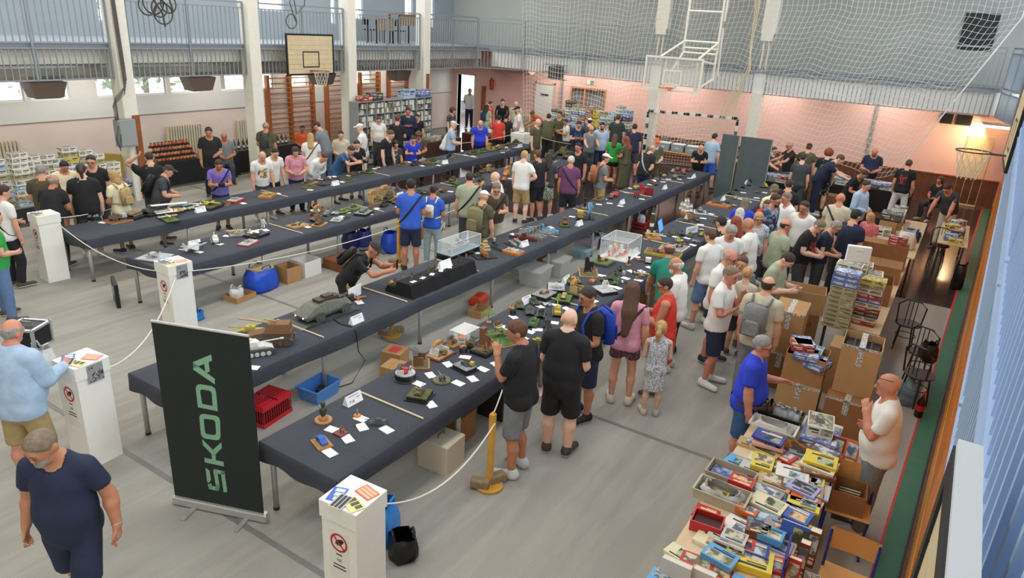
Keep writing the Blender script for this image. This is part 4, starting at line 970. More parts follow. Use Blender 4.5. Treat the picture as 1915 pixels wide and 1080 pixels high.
# outdoors: bright yard, trees behind the window strip, a parked car outside the exit
struct(MB().box(-12, 60, 20.8, 60, -.2, -.1).box(27.1, 60, -10, 20.8, -.2, -.1).build('ground_outside', mat((205, 203, 195), .9, var=.05)))
def tree(x, y, h, label, seed):
 rs = random.Random(seed); t = thing('tree', label, 'tree', (x, y, -.1)); MB().tube([(0, 0, 0), (.05, .02, h*.4), (0, .1, h*.8)], [.14, .1, .05], 7).build('trunk', mat((96, 82, 66), .9), t)
 f = MB()
 for k in range(420):
  a, b, r = rs.random()*2*PI, rs.random(), (rs.random()**.5)*1.7
  c = Vector((r*math.cos(a), r*math.sin(a), h*.35+b*h*.75)); u = Vector((rs.uniform(-1, 1), rs.uniform(-1, 1), rs.uniform(-1, 1))).normalized()*.16; v = u.cross(Vector((rs.uniform(-1, 1), rs.uniform(-1, 1), .5))).normalized()*.08
  f.add([c-u, c+v, c+u, c-v], [(0, 1, 2, 3)])
 o = f.build('foliage', mat((112, 128, 92), .8, var=.3, scale=5), t); o['kind'] = 'stuff'
tree(12.2, 25.5, 5.5, 'leafy tree outside the window strip near first column', 1); tree(15.6, 26.5, 5, 'leafy tree outside the window strip behind second column', 2); tree(20.0, 28, 6, 'leafy tree outside the upper left windows', 3)
t = thing('parked_car', 'silver car parked in the sunlight outside the open exit', 'car', (33.0, 24.3, -.1), .9)
MB().prism_y([(-2.1, .3), (2.1, .3), (2.15, .75), (1.4, .85), (.8, 1.4), (-1.2, 1.42), (-1.9, .9), (-2.15, .8)], -.85, .85).build('car_body', mat((150, 156, 160), .3, .5), t)
MB().prism_y([(1.25, .88), (.75, 1.34), (-1.1, 1.36), (-1.6, .92)], -.87, .87).build('side_window', mat((40, 46, 52), .2), t)
for x in (-1.3, 1.35):
 for y in (-.88, .70): MB().cyl((x, y, .32), (x, y+.18, .32), .32, n=16).build('wheel', M_BLACK, t)
# ================================================================== the four long display tables
M_CLOTH = mat((60, 63, 72), .9, var=.10, scale=3, bump=.25, bscale=14); M_LEG = mat((176, 174, 166), .4, .35); M_TTOP = mat((150, 120, 90), .6)
ROWS = {1: (5.83, 21.05, 12.30, 13.33), 2: (5.80, 20.3, 9.93, 11.0), 3: (3.66, 21.1, 6.23, 7.25), 4: (3.66, 20.4, 3.98, 5.03)}
RN = {1: 'leftmost long table', 2: 'second long table from left', 3: 'third long table from left', 4: 'rightmost long table'}
TZ = .80
LEG = MB().cyl((0, 0, 0.02), (0, 0, .745), .029, n=10).mesh('leg', M_LEG, True)
FOOTM = MB().cyl((0, 0, 0), (0, 0, .03), .032, n=10).mesh('foot_cap', M_BLACK, True)
ORD = ['first', 'second', 'third', 'fourth', 'fifth', 'sixth', 'seventh', 'eighth', 'ninth', 'tenth', 'eleventh', 'twelfth', 'thirteenth', 'fourteenth', 'fifteenth', 'sixteenth', 'seventeenth', 'eighteenth', 'nineteenth']
_T = ['', '', 'twenty', 'thirty', 'forty', 'fifty', 'sixty', 'seventy', 'eighty', 'ninety']; _TT = ['', '', 'twentieth', 'thirtieth', 'fortieth', 'fiftieth', 'sixtieth', 'seventieth', 'eightieth', 'ninetieth']
def ordw(n):
 n += 1
 return ORD[n-1] if n < 20 else (_TT[n//10] if n % 10 == 0 else _T[n//10]+'-'+ORD[n % 10-1])
for r, (x0, x1, y0, y1) in ROWS.items():
 rs = random.Random(r)
 g = MB(); nx = int((x1-x0)/.16); ny = 8; hem = .205 if r > 2 else .185
 prof = [(y0-.012, TZ-hem), (y0-.014, TZ-.10), (y0-.008, TZ-.012), (y0+.004, TZ)]+[(y0+(y1-y0)*k/ny, TZ) for k in range(1, ny)]+[(y1-.004, TZ), (y1+.008, TZ-.012), (y1+.014, TZ-.1), (y1+.012, TZ-hem)]
 rings = []
 for i in range(nx+1):
  x = x0+(x1-x0)*i/nx; ring = []
  for k, (y, z) in enumerate(prof):
   if k < 2 or k > len(prof)-3: y += .010*math.sin(x*5.1+k)*(1 if k < 2 else -1); z += (.012*math.sin(x*2.3+r) if k in (0, len(prof)-1) else 0)
   elif 3 < k < len(prof)-4: z += .0
   ring.append((x, y, z))
  rings.append(ring)
 g.loft(rings, closed=False)
 for s, x in ((-1, x0), (1, x1)):
  cols = []
  for k in range(13):
   y = y0+(y1-y0)*k/12; cols.append([(x, y, TZ), (x+s*.012, y, TZ-.012), (x+s*(.014+.01*math.sin(k*1.3)), y, TZ-.1), (x+s*(.013+.01*math.sin(k*1.1+1)), y, TZ-hem+.012*math.sin(k*.9))])
  g.loft(cols if s > 0 else cols[::-1], closed=False)
 o = g.build('tablecloth', M_CLOTH, None, smooth=True); tag(o, 'dark navy cloth draped over the %s' % RN[r], 'tablecloth')
 n = round((x1-x0)/1.92); L = (x1-x0)/n
 for k in range(n):
  t = thing('folding_table', 'steel-legged table under navy cloth, %s unit of %s' % (ordw(k), RN[r]), 'table', (x0+k*L, y0, 0), 0, 'table units of the display rows')
  MB().box(.02, L-.02, .02, y1-y0-.02, .755, .785).build('table_top', M_TTOP, t); MB().box(.06, L-.06, .06, y1-y0-.06, .70, .755).build('apron', M_LEG, t)
  for a in ((.07,) if k < n-1 else (.07, L-.07)):
   for b in (.09, y1-y0-.09):
    l = put('leg', LEG, t, (a, b, 0)); put('foot_cap', FOOTM, l, (0, 0, 0))
# divider rods across the cloth
M_ROD = mat((216, 200, 166), .5)
for r, pts in {4: [(681, 737), (985, 545), (1170, 440), (1235, 408), (1285, 395), (1372, 368)], 3: [(515, 597), (697, 544), (849, 495), (972, 428), (1064, 389), (1160, 358), (1214, 332)], 2: [(500, 418), (650, 380), (820, 342)], 1: [(520, 364), (675, 318), (862, 290)]}.items():
 x0, x1, y0, y1 = ROWS[r]
 for i, (a, b) in enumerate(pts):
  X = at(a, b, TZ)[0]
  tag(MB().cyl((0, y0+.06, 0), (.0, y1-.08, 0), .011, n=8).build('divider_rod', M_ROD, None, (X, 0, TZ+.011)), 'thin wooden divider rod, %s along the %s' % (ordw(i), RN[r]), 'rod', 'divider rods on the display tables')
# ------------------------------------------------------------------ scale models: shared part meshes, unit length, front along +x
def _mk(fn): m = MB(); fn(m); return m
PM = {}
d0 = mat((120, 120, 90))
def reg(kind, *parts): PM[kind] = [(n, (m.mesh(kind+'_'+n, [d0]), role, sub)) for n, m, role, sub in parts]
tr = [(-.46, .04), (-.5, .13), (-.42, .19), (.42, .19), (.5, .14), (.44, .04), (.36, 0), (-.38, 0)]
whl = MB()
def wheels(m, xs, y0, y1, r, z):
 for x in xs: m.cyl((x, y0, z), (x, y1, z), r, n=10)
 return m
reg('tank', ('hull', MB().prism_y([(-.46, .10), (-.46, .24), (.26, .25), (.48, .16), (.42, .10)], -.14, .14), 0, None), ('track', MB().prism_y(tr, .13, .22), 1, None), ('track', MB().prism_y(tr, -.22, -.13), 1, None),
 ('road_wheels', wheels(wheels(MB(), [-.36, -.22, -.08, .06, .20, .34], .2, .235, .058, .075), [-.36, -.22, -.08, .06, .20, .34], -.235, -.2, .058, .075), 0, None),
 ('turret', MB().loft([[(-.2, -.13, .25), (.12, -.15, .25), (.2, 0, .25), (.12, .15, .25), (-.2, .13, .25)], [(-.18, -.11, .36), (.08, -.12, .37), (.15, 0, .36), (.08, .12, .37), (-.18, .11, .36)]], True, True).cyl((-.05, .04, .36), (-.05, .04, .41), .05, n=10), 0, None), ('barrel', MB().cyl((.12, 0, .31), (.72, 0, .33), .017, n=8).cyl((.66, 0, .33), (.75, 0, .33), .026, n=8), 0, 'turret'))
reg('spg', ('hull', MB().prism_y([(-.46, .10), (-.46, .30), (.0, .30), (.30, .24), (.48, .16), (.42, .10)], -.15, .15), 0, None), ('track', MB().prism_y(tr, .13, .22), 1, None), ('track', MB().prism_y(tr, -.22, -.13), 1, None),
 ('road_wheels', wheels(wheels(MB(), [-.36, -.24, -.12, 0, .12, .24, .36], .2, .235, .054, .07), [-.36, -.24, -.12, 0, .12, .24, .36], -.235, -.2, .054, .07), 0, None),
 ('casemate', MB().loft([[(-.44, -.19, .28), (.1, -.19, .28), (.1, .19, .28), (-.44, .19, .28)], [(-.42, -.14, .47), (.02, -.13, .47), (.02, .13, .47), (-.42, .14, .47)]], True, True), 0, None), ('barrel', MB().cyl((-.1, 0, .44), (.62, 0, .56), .022, n=8).cyl((-.15, 0, .50), (.1, 0, .54), .018, n=8), 2, 'casemate'))
fus = lambda L, r: [[(x, rr*math.cos(a), .14+rr*.9*math.sin(a)) for a in [2*PI*k/8 for k in range(8)]] for x, rr in ((-L, r*.3), (-L*.6, r*.8), (0, r), (L*.45, r*.85), (L*.85, r*.35), (L, r*.05))]
reg('jet', ('fuselage', MB().loft(fus(.5, .06), True, True), 0, None), ('wing', MB().prism([(.12, .03), (-.18, .34), (-.28, .34), (-.25, .03)], .13, .145).prism([(.12, -.03), (-.25, -.03), (-.28, -.34), (-.18, -.34)], .13, .145), 0, None),
 ('tail_fin', MB().prism_y([(-.28, .18), (-.44, .36), (-.5, .36), (-.46, .17)], -.008, .008).prism([(-.34, .03), (-.46, .17), (-.52, .17), (-.48, .03)], .13, .142).prism([(-.34, -.03), (-.48, -.03), (-.52, -.17), (-.46, -.17)], .13, .142), 0, None), ('cockpit', MB().ell((.24, 0, .19), (.1, .03, .035), 8, 5), 3, 'fuselage'), ('landing_gear', MB().cyl((.28, 0, 0), (.28, 0, .1), .012, n=5).cyl((-.1, .07, 0), (-.1, .05, .1), .012, n=5).cyl((-.1, -.07, 0), (-.1, -.05, .1), .012, n=5), 1, None))
reg('prop', ('fuselage', MB().loft(fus(.48, .055), True, True), 0, None), ('wing', MB().prism([(.2, .03), (.16, .52), (.06, .54), (-.02, .03)], .12, .138).prism([(.2, -.03), (-.02, -.03), (.06, -.54), (.16, -.52)], .12, .138), 0, None),
 ('tailplane', MB().prism([(-.36, -.19), (-.36, .19), (-.46, .17), (-.46, -.17)], .15, .162).prism_y([(-.34, .18), (-.44, .30), (-.5, .28), (-.48, .15)], -.007, .007), 0, None), ('propeller', MB().box(.485, .495, -.012, .012, .0, .28).box(.485, .495, -.14, .14, .13, .15), 1, None), ('cockpit', MB().ell((.05, 0, .195), (.09, .03, .035), 8, 5), 3, 'fuselage'), ('landing_gear', MB().cyl((.12, .14, 0), (.12, .14, .13), .016, n=5).cyl((.12, -.14, 0), (.12, -.14, .13), .016, n=5), 1, None))
reg('biplane', ('fuselage', MB().loft(fus(.42, .06), True, True), 0, None), ('lower_wing', MB().prism([(.2, -.5), (.2, .5), (.02, .5), (.02, -.5)], .10, .115), 0, None), ('upper_wing', MB().prism([(.24, -.56), (.24, .56), (.05, .56), (.05, -.56)], .30, .315), 0, None),
 ('strut', MB().cyl((.18, .36, .11), (.2, .38, .30), .008, n=4).cyl((.18, -.36, .11), (.2, -.38, .30), .008, n=4).cyl((.06, .36, .11), (.08, .38, .30), .008, n=4).cyl((.06, -.36, .11), (.08, -.38, .30), .008, n=4), 1, None), ('tailplane', MB().prism([(-.34, -.18), (-.34, .18), (-.44, .16), (-.44, -.16)], .15, .16).prism_y([(-.32, .16), (-.42, .3), (-.48, .26), (-.46, .14)], -.007, .007), 2, None), ('landing_gear', MB().cyl((.16, .09, .03), (.16, .13, .03), .05, n=10).cyl((.16, -.13, .03), (.16, -.09, .03), .05, n=10), 1, None))
shull = [[(x, -w, 0), (x, -w*1.25, .1), (x, w*1.25, .1), (x, w, 0)] for x, w in ((-.5, .03), (-.42, .05), (-.1, .062), (.2, .055), (.42, .02), (.5, .002))]
reg('ship', ('hull', MB().loft(shull, True, True), 0, None), ('superstructure', MB().box(-.12, .08, -.035, .035, .1, .17).box(-.06, .05, -.025, .025, .17, .24).box(-.3, -.12, -.03, .03, .1, .13), 0, None), ('funnel', MB().cyl((-.09, 0, .17), (-.1, 0, .27), .025, n=8), 1, None), ('mast', MB().cyl((.02, 0, .2), (.02, 0, .42), .006, n=5).cyl((-.18, 0, .15), (-.18, 0, .34), .005, n=5), 1, None), ('gun_turret', MB().box(.17, .25, -.03, .03, .1, .14).cyl((.24, 0, .125), (.34, 0, .13), .006, n=5), 0, None), ('gun_turret', MB().box(-.4, -.33, -.03, .03, .1, .14), 0, None))
reg('car', ('car_body', MB().prism_y([(-.48, .08), (-.48, .2), (-.3, .22), (-.2, .33), (.12, .33), (.26, .22), (.48, .18), (.5, .08)], -.2, .2), 0, None), ('window', MB().prism_y([(-.25, .225), (-.18, .31), (.1, .31), (.2, .225)], -.205, .205), 3, None), ('wheel', wheels(wheels(MB(), [-.3, .3], .16, .22, .085, .085), [-.3, .3], -.22, -.16, .085, .085), 1, None))
reg('truck', ('cab', MB().bev(.18, .48, -.17, .17, .1, .36, .03), 0, None), ('cargo_bed', MB().box(-.5, .15, -.19, .19, .14, .18).box(-.5, .15, -.19, -.17, .18, .30).box(-.5, .15, .17, .19, .18, .30), 2, None), ('wheel', wheels(wheels(MB(), [-.38, -.2, .32], .14, .2, .08, .08), [-.38, -.2, .32], -.2, -.14, .08, .08), 1, None))
reg('gun', ('carriage', MB().cyl((-.1, -.18, .12), (-.1, -.12, .12), .12, n=14).cyl((-.1, .12, .12), (-.1, .18, .12), .12, n=14).box(-.14, -.06, -.18, .18, .1, .15).tube([(-.1, .04, .12), (-.5, .12, .02)], .025, 5).tube([(-.1, -.04, .12), (-.5, -.12, .02)], .025, 5), 1, None), ('shield', MB().box(-.0, .02, -.2, .2, .1, .32), 0, None), ('barrel', MB().cyl((-.2, 0, .2), (.55, 0, .3), .024, n=8), 0, None))
reg('figure', ('legs', MB().cyl((0, .07, 0), (0, .05, .42), .06, n=7).cyl((0, -.07, 0), (0, -.05, .42), .06, n=7), 1, None), ('torso', MB().loft([[(.08*math.cos(a), .13*math.sin(a), z) for a in [2*PI*k/8 for k in range(8)]] for z in (.4, .6, .78)], True, True).cyl((0, .15, .75), (.16, .18, .5), .04, n=6).cyl((0, -.15, .75), (.2, -.1, .6), .04, n=6), 0, None), ('head', MB().ell((0, 0, .9), (.075, .07, .09), 8, 6), 2, None))
reg('bust', ('bust_body', MB().loft([[(.12*s*math.cos(a), .2*s*math.sin(a), z) for a in [2*PI*k/9 for k in range(9)]] for s, z in ((.5, 0), (1, .25), (1.05, .45), (.45, .55))], True, True), 0, None), ('head', MB().ell((.02, 0, .72), (.14, .12, .17), 9, 7).ell((.02, 0, .82), (.16, .15, .09), 9, 6), 0, None), ('plinth', MB().lathe([(.26, -.16), (.28, -.1), (.22, 0)], 14), 2, None))
reg('house', ('wall_shell', MB().box(-.4, .4, .22, .28, 0, .5).box(-.4, -.34, -.2, .22, 0, .42).box(.34, .4, -.28, .22, 0, .3), 0, None), ('roof_piece', MB().prism_y([(-.42, .5), (.42, .5), (.2, .68), (-.2, .68)], .05, .3), 1, None), ('rubble', MB().ell((.1, -.1, .0), (.3, .18, .09), 9, 5).ell((-.15, -.15, .0), (.15, .1, .12), 7, 5).box(-.1, .0, -.1, .05, 0, .2), 2, None))
reg('robot', ('torso', MB().bev(-.08, .08, -.12, .12, .35, .62, .03), 0, None), ('head', MB().bev(-.05, .06, -.05, .05, .63, .74, .015), 1, None), ('arm', MB().tube([(0, .14, .58), (.02, .22, .42), (.1, .24, .28)], .04, 6), 0, None), ('arm', MB().tube([(0, -.14, .58), (.02, -.22, .42), (.1, -.24, .28)], .04, 6), 0, None), ('leg', MB().tube([(0, .07, .36), (.04, .1, .2), (0, .12, .0)], .05, 6), 0, None), ('leg', MB().tube([(0, -.07, .36), (.04, -.1, .2), (0, -.12, .0)], .05, 6), 0, None))
sv = MB()
for x, hts in ((-.28, (.34, .56)), (.0, (.32, .58, .78)), (.26, (.34, .54))):
 for i, z in enumerate(hts):
  w = .24-.05*i
  sv.loft([[(x+.02, -w, z), (x+.02, w, z)], [(x+.07, -w*.97, z+.09), (x+.07, w*.97, z+.09)], [(x+.02, -w*.85, z+.18), (x+.02, w*.85, z+.18)]], closed=False)
reg('sailship', ('hull', MB().loft([[(x, -w, .02), (x, -w*1.4, .2+h), (x, w*1.4, .2+h), (x, w, .02)] for x, w, h in ((-.48, .07, .12), (-.3, .1, .03), (.1, .11, 0), (.36, .06, .03), (.5, .01, .06))], True, True), 1, None), ('sail', sv, 0, None), ('mast', MB().cyl((-.28, 0, .1), (-.28, 0, .85), .012, n=5).cyl((0, 0, .1), (0, 0, 1.0), .014, n=5).cyl((.26, 0, .1), (.26, 0, .86), .012, n=5).cyl((.4, 0, .24), (.68, 0, .36), .01, n=5), 1, None))
reg('palm', ('trunk', MB().tube([(0, 0, 0), (.03, .02, .3), (.0, .05, .6)], .03, 6), 1, None), ('frond', (lambda m: [m.add([(0, .05, .6), (.35*math.cos(a)-.09*math.sin(a), .05+.35*math.sin(a)+.09*math.cos(a), .68), (.62*math.cos(a), .05+.62*math.sin(a), .48), (.35*math.cos(a)+.09*math.sin(a), .05+.35*math.sin(a)-.09*math.cos(a), .68)], [(0, 1, 2, 3)]) for a in [k*.7 for k in range(9)]] and m)(MB()), 0, None))
reg('ruin', ('tower', MB().box(-.12, .12, .02, .2, 0, .75).box(-.12, -.06, -.2, .02, 0, .55).box(.06, .12, -.14, .02, 0, .4).box(-.2, .2, -.1, .2, 0, .12), 0, None), ('timber', MB().tube([(-.2, -.2, 0), (.0, .0, .6)], .025, 5).tube([(.25, -.2, 0), (.05, .1, .5)], .025, 5).tube([(-.3, 0, .05), (.3, -.05, .3)], .02, 5), 1, None), ('rubble', MB().ell((.1, -.15, 0), (.32, .18, .1), 9, 5).ell((-.2, .0, 0), (.2, .2, .09), 8, 5), 2, None))
reg('bushes', ('shrub', MB().ell((-.2, .1, .04), (.16, .12, .16), 7, 5).ell((.15, -.1, .04), (.14, .13, .13), 7, 5).ell((.1, .15, .03), (.1, .1, .1), 7, 5), 0, None), ('wreck', MB().prism_y([(-.25, .02), (-.25, .14), (.1, .16), (.25, .08), (.25, .02)], -.1, .12).cyl((.1, 0, .14), (.4, .05, .2), .015, n=6), 1, None))
reg('rocket', ('rocket_body', MB().lathe([(.07, 0.05), (.07, .62), (.055, .75), (.03, .9), (.0, 1.0)], 14), 0, None), ('fin', MB().box(-.16, .16, -.008, .008, .02, .16).box(-.008, .008, -.16, .16, .02, .16), 1, None), ('band', MB().lathe([(.072, .3), (.072, .42)], 14).lathe([(.06, .74), (.057, .77)], 14), 2, None))
BASE = {}
def base_mesh(kind, a, b):
 key = (kind, round(a, 2), round(b, 2))
 if key in BASE: return BASE[key]
 if kind == 'round': m = MB().lathe([(a/2, 0), (a/2, .014), (a/2-.008, .022)], 22)
 elif kind == 'drum': m = MB().lathe([(a/2, 0), (a/2, .01), (a/2-.01, .016), (a/2-.01, .075), (a/2-.02, .085)], 24)
 elif kind == 'tall': m = MB().bev(-a/2, a/2, -b/2, b/2, 0, .05, .006)
 elif kind == 'step': m = MB().box(-a/2, a/2, -b/2, b/2, 0, .014).bev(-a/2+.018, a/2-.018, -b/2+.018, b/2-.018, .014, .045, .004)
 else: m = MB().bev(-a/2, a/2, -b/2, b/2, 0, .018, .004)
 BASE[key] = (m.mesh('base', [d0]), {'drum': .085, 'tall': .05, 'step': .045, 'round': .022}.get(kind, .018)); return BASE[key]
CN = {'olive': (92, 92, 58), 'green': (74, 112, 52), 'dgreen': (58, 70, 48), 'sand': (190, 164, 112), 'yellow': (186, 168, 60), 'brown': (122, 86, 56), 'grey': (140, 142, 140), 'dgrey': (80, 82, 82), 'white': (226, 224, 214), 'black': (34, 34, 36), 'red': (178, 48, 48), 'blue': (56, 96, 180), 'wood': (170, 122, 70), 'tan': (172, 140, 96), 'orange': (206, 120, 52), 'pink': (228, 140, 116), 'lblue': (120, 170, 205), 'grass': (94, 120, 44), 'lgrey': (182, 184, 182), 'dred': (110, 48, 40), 'mud': (110, 94, 66), 'navy': (46, 56, 84)}
CW = {'dgreen': 'dark green', 'dgrey': 'dark grey', 'lblue': 'light blue', 'lgrey': 'light grey', 'dred': 'dark red', 'wood': 'wooden', 'grass': 'grassy green', 'mud': 'muddy brown'}
KW = {'tank': 'tank model', 'spg': 'self-propelled gun model', 'jet': 'jet aircraft model', 'prop': 'propeller plane model', 'biplane': 'biplane model', 'ship': 'warship model', 'car': 'car model', 'truck': 'truck model', 'gun': 'field gun model', 'figure': 'figurine', 'bust': 'bust', 'house': 'ruined house diorama', 'robot': 'robot model', 'sailship': 'sailing ship model', 'palm': 'palm tree model', 'ruin': 'ruin diorama', 'bushes': 'wreck diorama', 'rocket': 'rocket model'}
KC = {'tank': 'model tank', 'spg': 'model tank', 'jet': 'model plane', 'prop': 'model plane', 'biplane': 'model plane', 'ship': 'model ship', 'sailship': 'model ship', 'car': 'model car', 'truck': 'model truck', 'house': 'diorama', 'ruin': 'diorama', 'bushes': 'diorama', 'figure': 'figurine', 'bust': 'figurine', 'rocket': 'model rocket', 'robot': 'model robot', 'gun': 'model gun', 'palm': 'diorama'}
def mm(c): return mat(CN[c], .65, var=.28, scale=45)
MODELS = []
def model(row, px, py, kind, size, ang, col, base=None, bcol=None, bs=None, extra=None, terr=None):
 MODELS.append((row, px, py, kind, size, ang, col, base, bcol, bs, extra, terr))
def build_models():
 cnt = {}
 todo = sorted(MODELS, key=lambda m: (m[0], at(m[1], m[2], TZ)[0]))
 for row, px, py, kind, size, ang, col, base, bcol, bs, extra, terr in todo:
  size *= 1.18 if bs else 1.34
  if bs: bs = (bs[0]*1.08, bs[1]*1.08)
  p = at(px, py, TZ); i = cnt.get(row, 0); cnt[row] = i+1
  x0, x1, y0, y1 = ROWS[row]
  hb = max(bs if bs else (size*.5, size*.5))/2
  p[1] = min(max(p[1], y0+min(hb*.8, .3)), y1-min(hb*.8, .3)); p[0] = min(max(p[0], x0+.1), x1-.1)
  word = CW.get(col, col)
  lab = '%s %s%s, %s along %s' % (word, KW[kind], (' on %s base' % CW.get(bcol, bcol)) if base else '', ordw(i), RN[row])
  t = thing({'tank': 'model_tank', 'spg': 'model_gun_carrier', 'jet': 'model_jet', 'prop': 'model_plane', 'biplane': 'model_biplane', 'ship': 'model_ship', 'sailship': 'model_sailing_ship', 'car': 'model_car', 'truck': 'model_truck', 'gun': 'model_field_gun', 'figure': 'figurine', 'bust': 'bust_figurine', 'house': 'house_diorama', 'ruin': 'ruin_diorama', 'bushes': 'wreck_diorama', 'robot': 'model_robot', 'palm': 'palm_model', 'rocket': 'model_rocket'}[kind], lab, KC[kind], (p[0], p[1], TZ+.001), math.radians(ang))
  z = 0
  if base:
   me, z = base_mesh(base, bs[0], bs[1]); o = put('base', me, t); recolor(o, 0, mat(CN[bcol], .45, var=.12, scale=20))
   if terr and base not in ('round', 'drum'):
    g = MB().bev(-bs[0]/2+.02, bs[0]/2-.02, -bs[1]/2+.02, bs[1]/2-.02, 0, .008, .003); o = g.build('terrain', mat(CN[terr], .95, var=.35, scale=30, bump=.6, bscale=60), t, (0, 0, z)); z += .006
   elif terr:
    o = MB().lathe([(bs[0]/2-.018, 0), (bs[0]/2-.03, .008)], 20).build('terrain', mat(CN[terr], .95, var=.35, scale=30), t, (0, 0, z)); z += .006
  role = {0: mm(col), 1: mm('dgrey' if kind not in ('sailship', 'house', 'ruin', 'palm', 'rocket', 'bushes') else ('wood' if kind != 'rocket' else 'white')), 2: mm({'bust': 'wood', 'figure': 'tan', 'rocket': 'white', 'house': 'mud', 'ruin': 'mud', 'biplane': 'red', 'spg': 'sand'}.get(kind, 'brown')), 3: mm('black')}
  subs = {}
  for nm, (me, ro, sub) in PM[kind]:
   par = subs.get(sub) if sub else t
   o = put(nm, me, par, (0, 0, z+(.16*size if kind == 'bust' else 0)) if par is t else (0, 0, 0), 0, (size,)*3 if par is t else (1, 1, 1)); recolor(o, 0, role[ro]); subs.setdefault(nm, o)
  for e in (extra or []):
   k2, s2, dx, dy, a2, c2 = e
   rl = {0: mm(c2), 1: mm('dgrey'), 2: mm('brown'), 3: mm('black')}
   h = put(KW[k2].replace(' ', '_').replace('-', '_').replace('_model', '')+'_piece', None, t, (dx, dy, z+(.16*s2 if k2 == 'bust' else 0)), math.radians(a2)); h.empty_display_size = .02
   for nm, (me, ro, sub) in PM[k2]:
    o = put(nm, me, h, (0, 0, 0), 0, (s2,)*3); recolor(o, 0, rl[ro])
CARDM = MB().box(-.072, .072, -.05, .05, 0, .0012).mesh('name_card', mat((244, 243, 238), .8))
CARDN = {}
def card(row, px, py, ang=None, s=1.0):
 p = at(px, py, TZ); x0, x1, y0, y1 = ROWS[row]
 o = put('name_card', CARDM, None, (min(max(p[0], x0+.07), x1-.07), min(max(p[1], y0+.06), y1-.06), TZ+.0015), math.radians(random.uniform(60, 120) if ang is None else ang), (s, s, 1))
 tag(o, 'white name card lying flat, %s along the %s' % (ordw(CARDN.get(row, 0)), RN[row]), 'name card', 'white name cards on the %s' % RN[row]); CARDN[row] = CARDN.get(row, 0)+1
TENTM = MB().add([(-.11, -.045, 0), (.11, -.045, 0), (.11, .045, 0), (-.11, .045, 0), (-.11, 0, .11), (.11, 0, .11)], [(0, 1, 5, 4), (2, 3, 4, 5), (0, 4, 3), (1, 2, 5), (0, 3, 2, 1)]).mesh('paper', mat((246, 246, 244), .8))
TENTN = {}
def text_mesh(txt, size, m, ext=.0004):
 c = bpy.data.curves.new('txt', 'FONT'); c.body = txt; c.size = size; c.align_x = 'CENTER'; c.align_y = 'CENTER'; c.extrude = ext
 o = bpy.data.objects.new('txt', c); COL.objects.link(o); dg = bpy.context.evaluated_depsgraph_get(); me = bpy.data.meshes.new_from_object(o.evaluated_get(dg)); bpy.data.objects.remove(o)
 me.materials.clear(); me.materials.append(m); return me
M_INK = mat((60, 60, 66), .8)
def tent(row, px, py, txt=None, ang=0, lines=True):
 p = at(px, py, TZ); x0, x1, y0, y1 = ROWS[row]; k = TENTN.get(row, 0); TENTN[row] = k+1
 t = thing('tent_card', 'folded white tent card%s, %s of those on the %s' % (' marked '+txt if txt else '', ordw(k), RN[row]), 'tent card', (min(max(p[0], x0+.1), x1-.1), min(max(p[1], y0+.1), y1-.08), TZ+.001), math.radians(ang), 'tent cards on the display tables')
 put('paper', TENTM, t)
 def onface(u, v): return (u, -.045+.045*v/.11-.0012, v)
 for (u0, u1, v) in ((-.07, .07, .09), (.03, .08, .06)): MB().add([onface(u0, v-.003), onface(u1, v-.003), onface(u1, v+.003), onface(u0, v+.003)], [(0, 1, 2, 3)]).build('print_line', M_INK, t)
 if txt:
  o = put('code_text', text_mesh(txt, .045, M_INK), t, (-.04, -.0305-.002, .035)); o.rotation_euler = (math.atan2(.11, .045), 0, 0)
# --- rightmost table, from the near end
m_ = model
m_(4, 605, 786, 'bust', .16, -120, 'dgreen', 'round', 'wood', (.17, .17))
m_(4, 668, 778, 'figure', .06, -90, 'grey', 'round', 'orange', (.07, .07))
m_(4, 664, 797, 'figure', .06, -90, 'dgrey')
m_(4, 637, 811, 'figure', .06, -90, 'red', 'slab', 'dred', (.11, .10), [('figure', .05, .02, .02, 0, 'orange')])
m_(4, 707, 792, 'tank', .13, 130, 'dgrey')
m_(4, 602, 830, 'car', .14, -110, 'blue', 'slab', 'wood', (.19, .14), None, 'tan')
m_(4, 785, 742, 'tank', .14, 20, 'mud', 'step', 'black', (.25, .25), [('figure', .05, .05, .06, 0, 'white')], 'olive')
m_(4, 758, 708, 'car', .13, 30, 'red', 'drum', 'black', (.25, .25), [('figure', .10, -.05, .04, 0, 'red'), ('house', .16, -.04, .03, 0, 'white'), ('figure', .07, .05, -.05, 0, 'white')], 'lgrey')
m_(4, 787, 680, 'car', .09, 40, 'lblue', 'slab', 'wood', (.28, .2), [('house', .26, .0, .02, 0, 'brown'), ('figure', .06, .06, -.04, 0, 'dred')], 'mud')
m_(4, 826, 712, 'gun', .16, 60, 'grey', 'round', 'olive', (.2, .2))
m_(4, 823, 664, 'house', .2, 0, 'white', 'slab', 'dred', (.32, .22), [('truck', .13, .04, -.04, 30, 'sand'), ('figure', .07, -.09, -.05, 0, 'tan'), ('figure', .07, .11, -.02, 0, 'sand')], 'tan')
m_(4, 869, 690, 'car', .09, -100, 'blue', 'step', 'black', (.26, .2), [('truck', .16, .02, .03, 20, 'yellow'), ('bushes', .2, .0, .02, 0, 'olive')], 'grey')
m_(4, 848, 645, 'figure', .09, 0, 'orange', 'slab', 'wood', (.16, .12), [('house', .15, 0, .02, 0, 'tan')])
m_(4, 866, 660, 'bushes', .12, 0, 'orange', 'drum', 'black', (.11, .11))
m_(4, 880, 648, 'tank', .12, 30, 'brown', 'tall', 'black', (.15, .13), None, 'mud')
m_(4, 855, 630, 'car', .2, 40, 'pink', 'slab', 'lgrey', (.27, .2))
